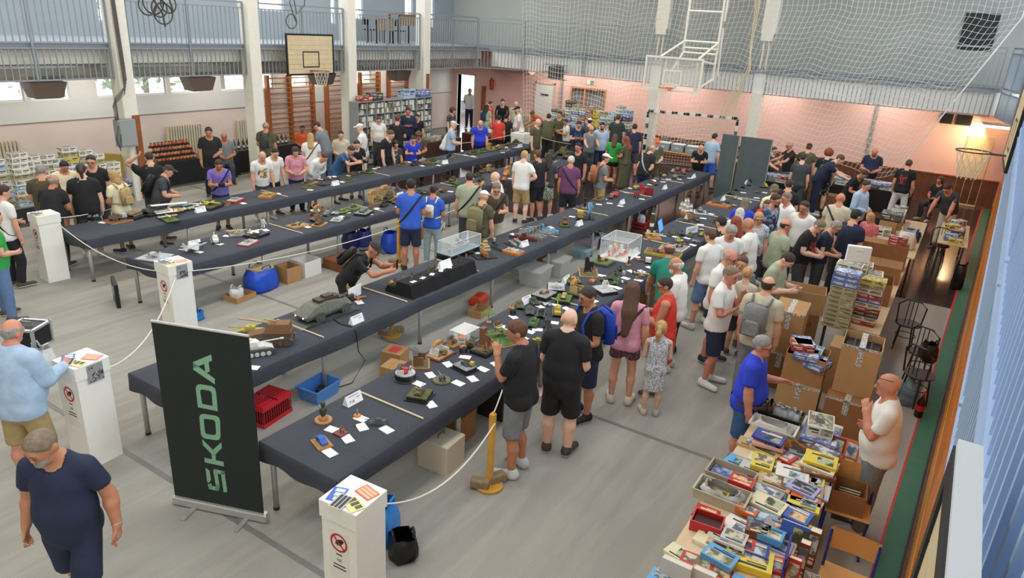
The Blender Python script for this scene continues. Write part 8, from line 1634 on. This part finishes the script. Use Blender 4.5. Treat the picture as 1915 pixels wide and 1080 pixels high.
CAMO = ramp_mat('camo_cloth', [(200, 204, 198), (60, 64, 62), (30, 32, 32), (150, 154, 150)], scale=9); FLOR = ramp_mat('floral_cloth', [(216, 212, 190), (80, 100, 80), (190, 200, 180), (60, 70, 60)], scale=16); PLAID = ramp_mat('plaid_cloth', [(60, 74, 100), (150, 160, 176), (40, 48, 70), (110, 122, 146)], 'voronoi', scale=22); PURF = ramp_mat('berry_cloth', [(64, 34, 52), (120, 70, 84), (50, 26, 42), (180, 140, 140)], scale=28); LEAFD = ramp_mat('speckled_cloth', [(196, 200, 206), (228, 228, 228), (120, 130, 140), (214, 216, 218)], scale=40); DFLOR = ramp_mat('dark_floral', [(36, 34, 40), (90, 80, 74), (30, 28, 34), (150, 130, 110)], scale=18)
GR = ramp_mat('chest_print', [(226, 222, 210), (214, 180, 60), (60, 70, 90), (226, 222, 210)], scale=14); WT = ramp_mat('white_print', [(30, 30, 33), (220, 220, 216), (30, 30, 33), (30, 30, 33)], scale=16); RT = ramp_mat('red_print', [(30, 30, 33), (196, 50, 44), (30, 30, 33), (30, 30, 33)], scale=12); BT = ramp_mat('blue_print', [(34, 42, 68), (60, 140, 190), (34, 42, 68), (34, 42, 68)], scale=12)
TOP = {'t': 'tshirt', 'p': 'polo', 's': 'shirt', 'n': 'tank'}; BOT = {'s': 'shorts', 't': 'trousers', 'k': 'skirt', 'm': 'maxi', 'h': 'hotpants'}
HR = {'x': 'xlong', 's': 'short', 'r': 'ring', 'l': 'long', 'p': 'pony', 'b': 'bob', 'c': 'curly', 'u': 'bun'}
AR = {'d': 'down', 'l': 'loose', 'h': 'hold', 'w': 'low', 'x': 'cross', 'p': 'pocket', 'i': 'hip', 'b': 'back', 't': 'table', 'g': 'gesture', 'c': 'chin', 'S': 'scratch', 'f': 'photo', 'r': 'reach', 'y': 'carry', 'W': 'swing', 'F': 'fist'}
BENT = {9, 10, 13, 14, 15, 18, 19, 20, 21, 22, 33, 35, 59, 61, 75}
HADJ = [1, 0.99, 1, 1, 1, 1, 1, 1, 1, 0.955, 0.94, 1, 1.04, 0.965, 0.945, 1, 0.93, 0.945, 0.92, 0.98, 1, 0.985, 0.96, 1, 1, 1, 1.035, 0.995, 1, 0.985, 1, 1, 0.955, 0.865, 1, 0.965, 1, 1, 0.985, 1, 1, 1, 1, 1.065, 1, 1.035, 1, 1, 1, 0.98, 1, 1, 1, 1, 0.995, 1, 1, 1, 1, 0.975, 1, .885, 1, 1.025, 1, 1, 1, 1, 1, 1, 1, 1, 1, 1, 0.96, 1, 0.945, 1.02, 1, 1, 1, 1.02, 1.075, 0.995, 1, 1, 1, 1, 1, 1, 0.995, 0.865, 1, 1, 1, 0.96, 0.955, 1, 1, 1, 1, 1, 1, 1, 0.975, 0.995, 1, 1.005, 1.01, 1, 1, 1, 1, 1, 0.975, 1, 0.975, 1, 1, 1, 1, 1, 1.01, 0.945, 1, 1, 1]
def P(hx, hy, H, face, code, label, **k):
 """code: top+colour bottom+colour hair+colour arms(left,right), e.g. 'tbk snv sd dd'"""
 a, b, h, ar = code.split(); H *= HADJ[len(PEOPLE)] if len(PEOPLE) < len(HADJ) else 1
 if len(PEOPLE) in BENT: k.setdefault('bend', 15); k.setdefault('lean', 5); k.setdefault('head', (0, 26))
 k.setdefault('skin', RS.choice(['fair', 'tan', 'fair', 'red', 'pale'])); k.setdefault('fat', RS.choice([.1, .3, .4, .6, .25])); k.setdefault('legs', RS.choice(['relax', 'stand', 'wide', 'relax']))
 k.setdefault('shoes', RS.choice([(50, 50, 54), (200, 200, 198), (80, 66, 56), (40, 44, 60)]))
 bc = k.pop('bmat', None) or K[b[1:]]
 inf = person(hx, hy, H, face, label, (TOP[a[0]], K[a[1:]]), (BOT[b[0]], bc), None if h == '-' else (HR[h[0]], HC[h[1]]), (AR[ar[0]], AR[ar[1]]), **k)
 return inf
def retop(inf, m):
 for o in inf['root'].children:
  if o.name.split('.')[0] in ('t_shirt', 'shirt', 'polo_shirt', 'tank_top'):
   for s in range(4): recolor(o, s, m)
BKc = ('strapL', (26, 26, 30)); BKr = ('strapR', (26, 26, 30)); GL = ('glasses',)
# left stall
P(75, 306, 1.78, 170, 'tbr sjn sg ww', 'man in olive brown T-shirt seen from behind at left stall'); P(98, 325, 1.74, 150, 'tbk tdg rg ww', 'bald man in black T-shirt bending at the left stall', lean=12, bend=14); P(118, 300, 1.66, 15, 'tcr sdg sk ww', 'dark-haired boy in cream T-shirt looking down at left stall', head=(0, 30))
P(150, 305, 1.80, 178, 'tbk sbk pd dd', 'man with ponytail in black T-shirt and camouflage shorts, back turned', bmat=CAMO, fat=.9); P(168, 289, 1.80, -12, 'tbk tdg sd dd', 'man with glasses in black T-shirt behind the left stall visitors', ex=(GL,))
i = P(211, 318, 1.62, -140, 'tcr sjn by ww', 'blonde girl in cream top and denim shorts at left stall', fem=1, fat=.1); backpack(i, (176, 150, 104), 'tan drawstring rucksack on the blonde girl at left stall', .85)
P(4, 345, 1.75, 120, 'twh tbk sd wd', 'man in white shirt and black trousers at the left picture edge', ex=(BKc,)); P(-14, 392, 1.72, 100, 'tgn tjn sd dw', 'visitor in green top and jeans cut off at left edge')
P(278, 284, 1.78, 176, 'tbk tdg sd Sd', 'man in black T-shirt scratching his head beside first column', head=(10, 25)); i = P(314, 308, 1.75, 82, 'tdg sdg sb ww', 'man in grey T-shirt with rucksack standing at leftmost table', fat=.9, ex=(('cap', (60, 52, 46)),)); backpack(i, (26, 27, 30), 'black rucksack on the man in grey T-shirt at leftmost table')
i = P(408, 298, 1.75, 5, 'tpu sbk sd hh', 'man in purple T-shirt holding a camera at leftmost table', head=(0, 28), ex=(BKc,), shoes=(30, 30, 32)); held(i, 'camera', 'black camera held by the man in purple T-shirt', both=True)
P(389, 237, 1.82, 8, 'pbk tbk sd wd', 'man in black polo standing behind the bottle stall', head=(-10, 18)); P(418, 246, 1.7, 0, 'tgy tdg rg ww', 'old man in grey T-shirt sitting behind the bottle stall', legs='sit', ex=(GL,))
# behind the leftmost table
P(490, 282, 1.76, 15, 'twh sdg - dd', 'bald man in white T-shirt with yellow print at leftmost table', pr=GR); P(514, 276, 1.80, 28, 'twh sbk sk dd', 'dark-haired man in plain white T-shirt beside the bald man', fat=.1); P(552, 274, 1.68, 5, 'tpk tnv ld ww', 'woman in pink T-shirt with long dark hair at leftmost table', fem=1, fat=.5)
P(607, 285, 1.76, 48, 'swh sbe sb bb', 'man in white shirt with black strap leaning over leftmost table', lean=22, bend=22, head=(0, 45), ex=(BKc,)); i = P(657, 272, 1.78, 62, 'tdb sdb sd ff', 'man in blue T-shirt leaning to photograph leftmost table', lean=20, bend=22, head=(0, 38)); held(i, 'camera', 'black camera of the man in blue leaning over leftmost table', both=True)
P(667, 261, 1.80, 12, 'tbk sbk sd dd', 'young man in black T-shirt looking down behind the leaning photographer', head=(0, 25)); P(740, 262, 1.48, 15, 'tdg sdg sd dd', 'boy in dark grey printed T-shirt at leftmost table', hs=1.12, fat=0, pr=WT, head=(0, 25)); P(731, 243, 1.80, 55, 'tbk sbk sb dd', 'man in black T-shirt behind the boy in grey'); P(773, 253, 1.56, 10, 'trb sdg sd hh', 'boy in royal blue T-shirt holding a phone at leftmost table', hs=1.08, head=(0, 28)); P(783, 246, 1.66, 0, 'tbr tdg cb ww', 'woman in grey-green top behind the boy in royal blue', fem=1, fat=.7)
i = P(497, 227, 1.78, 165, 'tol tdg rg wd', 'man in olive T-shirt facing the wall bars'); backpack(i, (50, 54, 50), 'dark green shoulder bag on the man facing the wall bars', .7)
P(581, 248, 1.66, 175, 'twh twh ly dd', 'woman with long blonde hair in white facing the stalls', fem=1, ex=(('strapR', (110, 80, 60)),)); P(592, 227, 1.82, -125, 'tgy tjn sd ww', 'man in grey T-shirt bending to the stall by wall bars', head=(0, 35), lean=6, bend=16); P(637, 244, 1.72, 5, 'tbe tdg sd ww', 'man in beige T-shirt sitting behind the stall table', legs='sit'); P(565, 234, 1.62, 0, 'tor tdg sk ww', 'dark-haired boy sitting in front of the wall bars', legs='sit', skin='dark')
P(673, 231, 1.80, -105, 'twh twh - ww', 'man in white T-shirt and white cap near the cube shelves', ex=(('cap', (230, 228, 220)), BKr)); P(708, 217, 1.68, 8, 'twh tdg ub dd', 'woman in white T-shirt with tied hair before the cube shelves', fem=1, fat=.6, head=(0, 25)); P(744, 215, 1.82, 165, 'tbk tbk sb ww', 'tall man in black T-shirt facing the cube shelves'); P(763, 201, 1.82, 0, 'snv tnv sd xx', 'man in navy standing by the cube shelves'); P(780, 213, 1.64, -25, 'tbk sbk sd dd', 'boy in black T-shirt beside the cube shelves')
# exit and far left
P(851, 237, 1.84, 115, 'twh sdg sd ww', 'man in white T-shirt bending over far end of leftmost table', lean=12, bend=22, head=(0, 40)); P(848, 226, 1.76, 100, 'tlb tnv - ww', 'man in pale cap and checked shirt at leftmost table far end', ex=(('cap', (216, 210, 194)),)); P(899, 224, 1.80, 6, 'prb sbk rg dd', 'man in royal blue polo standing behind leftmost table', fat=.9)
retop(P(847, 201, 1.66, 55, 'tbk mbk cb pd', 'woman in dark flowered dress beside the exit', fem=1, bmat=DFLOR), DFLOR); P(879, 165, 1.80, 0, 'pwh tnv sg bb', 'man in white polo standing in the open exit'); i = P(911, 194, 1.68, 150, 'tsg tbe ld wd', 'woman in khaki with pale cap near the exit', fem=1, ex=(('cap', (222, 214, 196)),)); backpack(i, (40, 50, 76), 'navy rucksack on the woman with pale cap', .8)
P(918, 189, 1.72, 60, 'trd tdg sb dd', 'person in red T-shirt near the fire extinguisher'); P(940, 185, 1.80, 0, 'sbk tbk sd tt', 'man in black leaning on the brown far table', lean=8, bend=12); P(938, 199, 1.7, 5, 'tdg tdg sd ww', 'person seated in front of the man in black at far table', legs='sit'); P(965, 189, 1.76, -10, 'tbe tdg rg dd', 'grey-haired man by the pale radiator')
P(934, 215, 1.5, 170, 'trd sbk sk dd', 'child in red T-shirt seen from behind at far table', hs=1.1); P(947, 213, 1.62, 175, 'tbk sbk sk dd', 'youth in black T-shirt seen from behind at far table'); P(968, 199, 1.78, -85, 'twh tdg - dd', 'man in white T-shirt and black cap at far tables', ex=(('cap', (30, 30, 32)), ('beard', (60, 48, 40))), fat=.7); P(996, 207, 1.76, -60, 'tor tdg sb rr', 'man in orange T-shirt bending over the white far table', lean=18, bend=25, head=(0, 45)); P(1007, 221, 1.84, 55, 'tol tol - dd', 'bald man in olive T-shirt behind leftmost table end'); P(1027, 212, 1.76, 178, 'tol tbk sd rr', 'man in olive green bending away at far table', bend=25, fat=.8); P(1047, 208, 1.80, -25, 'tol tol sd ww', 'man in army green T-shirt at the far stalls'); P(1058, 222, 1.55, -70, 'twh sdg sd hh', 'boy in white T-shirt beside the army green man')
# centre far
P(1083, 226, 1.76, 8, 'tnv tdg sd xx', 'man in navy printed T-shirt with folded arms', pr=BT, head=(0, 25)); P(1107, 234, 1.72, 15, 'tgy tdg rg rr', 'grey-haired man in grey T-shirt reaching over far models', ex=(GL,)); P(1104, 221, 1.74, 170, 'tdg tdg sd dd', 'man in white cap among the far crowd', ex=(('cap', (232, 230, 226)),)); P(1127, 228, 1.82, 10, 'plb tnv sk dd', 'bearded man in light blue polo and navy trousers', ex=(('beard', (50, 40, 36)),)); P(1157, 214, 1.86, 170, 'tdk tdg sb dd', 'big man in dark green shirt before the far kit boxes', fat=1.0); P(1151, 250, 1.66, 178, 'tgn hbk lb dd', 'woman in green top and black shorts with long brown hair', fem=1, fat=.1, skin='tan'); P(1172, 254, 1.68, -125, 'tol mol lr ww', 'red-haired woman in long olive dress', fem=1, fat=.1); P(1188, 231, 1.80, 176, 'tnv sdg sd dd', 'man in navy T-shirt facing the far kit boxes', ex=(('glasses_up',),))
P(1221, 271, 1.78, 140, 'tbk tnv rg bb', 'bald man in black with hands clasped behind his back', fat=.9, ex=(('strapL', (190, 190, 186)),)); P(1229, 258, 1.74, 20, 'tol tol - ww', 'man in orange cap beside the goal post', ex=(('cap', (214, 96, 44)),)); P(1312, 270, 1.82, 2, 'tbk sbk rg hh', 'bald man in black T-shirt photographing third table far end', fat=.8, head=(0, 28)); P(1338, 249, 1.80, 150, 'tlb sbl sd dd', 'man in pale blue shirt passing left of the grey banners'); P(1413, 266, 1.78, -95, 'swh twh sb ww', 'man in white shirt standing right of the grey banners')
# between second and third tables
P(982, 281, 1.82, 158, 'twh skh sy di', 'fair-haired man in white T-shirt and khaki shorts, back turned', fat=.2, shoes=(40, 40, 44)); P(1006, 280, 1.80, -145, 'tbk sbk sb dd', 'man in black T-shirt and shorts at second table', fat=.2); P(1028, 285, 1.68, 172, 'tdg kdg ld ww', 'woman with long hair and leaf-patterned skirt at second table', fem=1, bmat=FLOR); P(1069, 291, 1.76, 175, 'tpl sbk sw dd', 'white-haired man in purple T-shirt seen from behind', ex=(BKc,), fat=.6); P(1082, 266, 1.80, -30, 'tbk tdg sk dd', 'young man in black T-shirt looking left by second table', fat=.1)
i = P(1134, 287, 1.74, 110, 'tgy tkh sb ww', 'man in white cap and grey T-shirt walking with a rucksack', ex=(('cap', (236, 234, 228)),)); backpack(i, (170, 110, 74), 'orange-brown rucksack on the man in white cap')
P(769, 334, 1.82, 176, 'tbl snv sk ww', 'man in bright blue T-shirt and navy shorts, back turned', ex=(BKr,), fat=.3, skin='tan', shoes=(30, 30, 34)); i = P(812, 345, 1.64, 160, 'tbl tlj ud ww', 'woman in blue top and pale jeans beside the blue shirt man', fem=1, fat=.2, skin='tan'); backpack(i, (228, 222, 208), 'small white and tan backpack on the woman in blue', .62, (176, 130, 92))
P(879, 321, 1.78, 178, 'tsg tdg sd dd', 'man in sage green T-shirt with diagonal black strap', ex=(BKr,), fat=.7); P(927, 320, 1.76, -100, 'twh tdg - dd', 'bald man in white T-shirt at the second table'); i = P(906, 356, 1.76, 148, 'tol skh - wd', 'man in white cap and olive T-shirt with camouflage pack', ex=(('cap', (238, 234, 222)),), fat=.5); backpack(i, (128, 118, 84), 'large camouflage backpack on the man in white cap', 1.12)
P(929, 341, 1.76, 4, 'tbr tbe sa hh', 'man with glasses in dark olive shirt standing behind third table', ex=(GL, BKc), head=(0, 28), fat=.6)
i = P(699, 452, 1.76, 72, 'tbk sbk - ff', 'man in dark cap leaning to photograph the third table', ex=(('cap', (50, 46, 46)),), lean=20, bend=26, head=(0, 34), hi=True, skin='tan', pr=WT); held(i, 'phone', 'black phone of the man in dark cap', both=True); backpack(i, (24, 24, 26), 'black backpack on the man in dark cap', .8)
# back right stalls
P(1449, 274, 1.72, 50, 'tdg tdg sb rr', 'seated man with glasses at the back right stall', legs='sit', ex=(GL,)); P(1478, 264, 1.80, -60, 'tbk tjn rg rr', 'bald man with glasses in black T-shirt at back right stall', ex=(GL,)); P(1515, 268, 1.78, 165, 'tol tol sb dd', 'man in dark cap and olive T-shirt at back right stall', ex=(('cap', (40, 34, 34)),)); P(1504, 287, 1.76, 170, 'tdg tdg sd dd', 'man in charcoal T-shirt walking past the back stall'); P(1552, 278, 1.80, 168, 'tbk sbk cr dd', 'man with curly red hair in black printed T-shirt', prback=WT, bmat=CAMO, shoes=(30, 30, 32), skin='pale'); P(1574, 289, 1.78, 95, 'tnv tnv sb rr', 'man in navy T-shirt bending over the back right stall', lean=14, bend=24, head=(0, 40)); P(1638, 276, 1.86, 4, 'tnv tjn - ww', 'bald bearded man in navy T-shirt behind the back stall', fat=.8, ex=(('beard', (90, 70, 56)),), head=(0, 30)); P(1702, 298, 1.78, 168, 'tbk twh sb dd', 'man in black T-shirt with red back print and white trousers', prback=RT); P(1619, 317, 1.76, 60, 'tbk tbk sd ww', 'man in black T-shirt bending at the seller table', lean=8, bend=20, head=(0, 40)); P(1622, 337, 1.78, 62, 'slb tnv sd ww', 'man in pale blue shirt and navy trousers at seller table', fat=.3); P(1760, 329, 1.62, -30, 'tbk tdg bb ww', 'woman with brown bob sitting by the wainscot', fem=1, legs='sit'); P(1773, 343, 1.78, -25, 'tdg tbe sd tt', 'man in charcoal T-shirt leaning on table at right wall', lean=14, bend=22, head=(0, 45))
P(1575, 360, 1.80, 172, 'tbe tdg - dd', 'bald man in beige T-shirt with a dark strap, back turned', ex=(('strapL', (50, 40, 34)),), fat=.5); P(1604, 391, 1.86, 150, 'tnv tdk sk dd', 'dark-haired man in navy T-shirt at the seller table, back turned', fat=.6); P(1629, 397, 1.70, -35, 'trw trw by ww', 'blonde woman in coral pink top at the seller table', fem=1, fat=.5)
# crowd along the rightmost table
P(1478, 335, 1.78, 176, 'tbk tdg sd dd', 'man in black T-shirt seen from behind at rightmost table far end'); P(1450, 344, 1.76, -155, 'tcr tkh sa dd', 'man in camouflage cap and cream T-shirt at far end', ex=(('cap', (110, 100, 74)),)); P(1396, 369, 1.64, 176, 'trb tdg ba ww', 'woman with ash blonde hair in blue top at rightmost table', fem=1); P(1386, 388, 1.66, 172, 'twh tdg bw ww', 'white-haired woman in white at rightmost table', fem=1); P(1436, 373, 1.6, -20, 'trd tdg bb dd', 'woman half hidden behind the man in checked shirt', fem=1)
retop(P(1453, 362, 1.86, 62, 'pnv tdg sd dd', 'bearded man with glasses in blue checked shirt', ex=(GL, ('beard', (56, 40, 34)), ('strapL', (30, 36, 56)))), PLAID); P(1473, 359, 1.78, -60, 'pwh tdg sa dd', 'man in white polo behind the checked shirt man', skin='red'); P(1506, 375, 1.82, -22, 'pwh tdg sd dd', 'man in white polo looking left near the seller table', skin='tan', fat=.2); retop(P(1421, 396, 1.66, 15, 'tgy tdg by dd', 'grey-blonde woman with glasses in speckled top', fem=1, ex=(GL,), fat=.5), LEAFD); P(1402, 406, 1.82, -105, 'twh tdg - di', 'bald man in white T-shirt with hand on hip', fat=.5, hi=True); P(1472, 409, 1.76, 125, 'tsg tdg rd dd', 'balding man in sage striped shirt in the crowd', fat=.6); P(1536, 411, 1.76, 72, 'tbk tdg sa ww', 'man with glasses in black printed T-shirt bending to the goods', ex=(GL,), pr=RT, bend=16, head=(0, 36), fat=.7); P(1566, 412, 1.74, 78, 'tnv tdg sg ww', 'grey-haired man with glasses in navy T-shirt', ex=(GL,), bend=12, head=(0, 30))
P(1351, 403, 1.78, -145, 'tbk tdg sk dd', 'man with black hair and beard at rightmost table', ex=(('beard', (30, 26, 26)),)); P(1378, 404, 1.68, -130, 'tbk tdg lr dd', 'red-haired woman with long hair at rightmost table', fem=1); P(1370, 420, 1.80, 20, 'twh tdg sg dd', 'grey-haired man in white T-shirt looking down in crowd', head=(0, 30), skin='red', hi=True); P(1331, 427, 1.72, -135, 'twh sjn sb dd', 'youth in white ringer T-shirt and denim shorts', fat=.1, hi=True)
P(1254, 455, 1.76, -165, 'ttg sdg rb tt', 'man in teal green T-shirt leaning on rightmost table', lean=14, bend=22, head=(-10, 30), hi=True, skin='tan'); P(1267, 480, 1.74, -105, 'pwh sbk rw dd', 'old white-bearded man in white polo at rightmost table', ex=(('beard', (220, 216, 208)),), skin='tan', hi=True); i = P(1246, 517, 1.68, -95, 'nrd krd sd hh', 'woman in sleeveless red dress looking at her phone', fem=1, fat=.7, skin='tan', hi=True, ex=(GL, ('watch', (40, 40, 42)))); held(i, 'phone', 'phone held by the woman in red dress', both=True)
P(1368, 465, 1.82, 62, 'twh snv rg dd', 'man with glasses in white T-shirt with red chest stripe', ex=(GL,), stripe=(180, 60, 80), skin='red', fat=.6, hi=True); P(1369, 497, 1.80, 72, 'pwh snv sa cx', 'man in white polo and navy shorts with hand on chin', fat=.15, skin='red', hi=True, shoes=(226, 226, 222), head=(-10, 8)); P(1391, 478, 1.52, -20, 'tgy sdg sb dd', 'brown-haired child hidden behind the white polo man', hs=1.1); P(1400, 499, 1.42, 172, 'tbe sdg sy dd', 'fair-haired boy in beige T-shirt seen from behind', hs=1.12, fat=.1); P(1476, 472, 1.80, 72, 'tsg sdg sd hh', 'man in sage T-shirt looking down at something in his hands', bend=10, head=(0, 38), fat=.7, hi=True); i = P(1440, 516, 1.80, 165, 'tbe tgy rd dd', 'balding man in beige T-shirt with a grey rucksack', fat=.6, hi=True); backpack(i, (128, 130, 130), 'grey rucksack on the balding man in beige', 1.0)
# foreground
P(968, 597, 1.84, -118, 'tbk sgy sb cx', 'man in black T-shirt and grey denim shorts, hand at his mouth', hi=True, skin='tan', fat=.35, shoes=(206, 208, 210), legs='relax', ex=(('watch', (170, 150, 120)),), head=(15, 14)); P(1068, 576, 1.80, 165, 'tbk sbk - ww', 'bald heavy man in black T-shirt and black shorts from behind', hi=True, fat=1.15, shoes=(70, 58, 50), skin='pale'); i = P(1101, 535, 1.80, -60, 'tbk snv sd ww', 'dark-haired man in black T-shirt turning his head', hi=True, skin='tan', shoes=(28, 28, 30)); backpack(i, (28, 64, 176), 'bright blue drawstring rucksack on the dark-haired man', 1.0)
P(1186, 527, 1.70, 176, 'tpk hpu xb wd', 'woman in pink T-shirt and patterned shorts with very long hair', fem=1, fat=.15, bmat=PURF, hi=True, skin='fair', ex=(('strapR', (60, 36, 30)),), shoes=(214, 204, 186)); retop(P(1239, 599, 1.27, -170, 'nwh kwh py ww', 'little girl in pale patterned sundress with blonde ponytail', fem=.25, fat=0, hs=1.18, bmat=LEAFD, hi=True, shoes=(190, 184, 170), head=(-20, 0)), LEAFD)
WB = P(1430, 627, 1.78, 88, 'prb sdb sg gd', 'grey-haired man in royal blue polo gesturing over the stall', hi=True, fat=.75, ex=(GL,), skin='red', shoes=(34, 30, 30), sole=(40, 38, 38), head=(0, 4), legs='stand', curl=.15)
t = thing('waist_bag', 'brown waist bag strapped on the man in royal blue polo', 'bag', WB['loc'], WB['rz'])
for nm, mb in (('belt', MB().loft([[(.235*math.cos(a), -.012+.20*math.sin(a)*(1.15 if math.sin(a) < 0 else 1), z) for a in [2*PI*k/24 for k in range(24)]] for z in (.93, .97)])), ('pouch', MB().bev(-.1, .1, -.31, -.235, .84, .98, .03)), ('pouch', MB().bev(.20, .27, -.08, .08, .82, .96, .02))):
 put(nm, fast_mesh(nm, WB['fin']((np.array(mb.v)-JOINT[0]) @ WB['R'][0].T+WB['J'][0]), mb.f, [mat((92, 72, 52), .8, var=.2)]), t)
P(1667, 697, 1.78, -85, 'twh tgy - Fx', 'bald man in white T-shirt with folded arms behind book stall', hi=True, fat=.5, skin='red', ex=(('glasses_up',),), head=(0, 6), legs='stand')
P(68, 806, 1.84, -32, 'tnv snv sa WW', 'man in navy T-shirt and shorts walking at lower left', hi=True, fat=.45, skin='tan', legs='walk', ex=(('beard', (150, 140, 128)), ('watch', (190, 190, 190))), head=(-25, 24)); i = P(18, 596, 1.82, 140, 'slb skh rg hy', 'bald man in pale blue shirt and tan shorts carrying boxes', hi=True, fat=.6, skin='red', legs='relax')
q = Vector(at(58, 645, 1.12)); q2 = Vector(at(86, 700, .85))
t = thing('flight_case', 'black case with silver edges carried by the pale blue shirt man', 'case', q, i['rz']); MB().bev(-.15, .15, -.14, .14, 0, .24, .01).build('case_body', M_BLACK, t); g = MB()
for x in (-.15, .15):
 for y in (-.14, .14): g.box(x-.014, x+.014, y-.014, y+.014, 0, .25)
 g.box(x-.014, x+.014, -.14, .14, .225, .25).box(x-.014, x+.014, -.14, .14, -.005, .02)
for y in (-.14, .14): g.box(-.15, .15, y-.014, y+.014, .225, .25).box(-.15, .15, y-.014, y+.014, -.005, .02)
g.build('edge_trim', mat((206, 208, 208), .3, .7), t); MB().tube([(-.06, 0, .24), (-.05, 0, .28), (.05, 0, .28), (.06, 0, .24)], .01, 6).build('handle', M_STEEL, t)
soft_bag(q2, (.24, .2, .32), .3, 'translucent white carrier bag held by the pale blue shirt man', (222, 224, 224), seed=91)
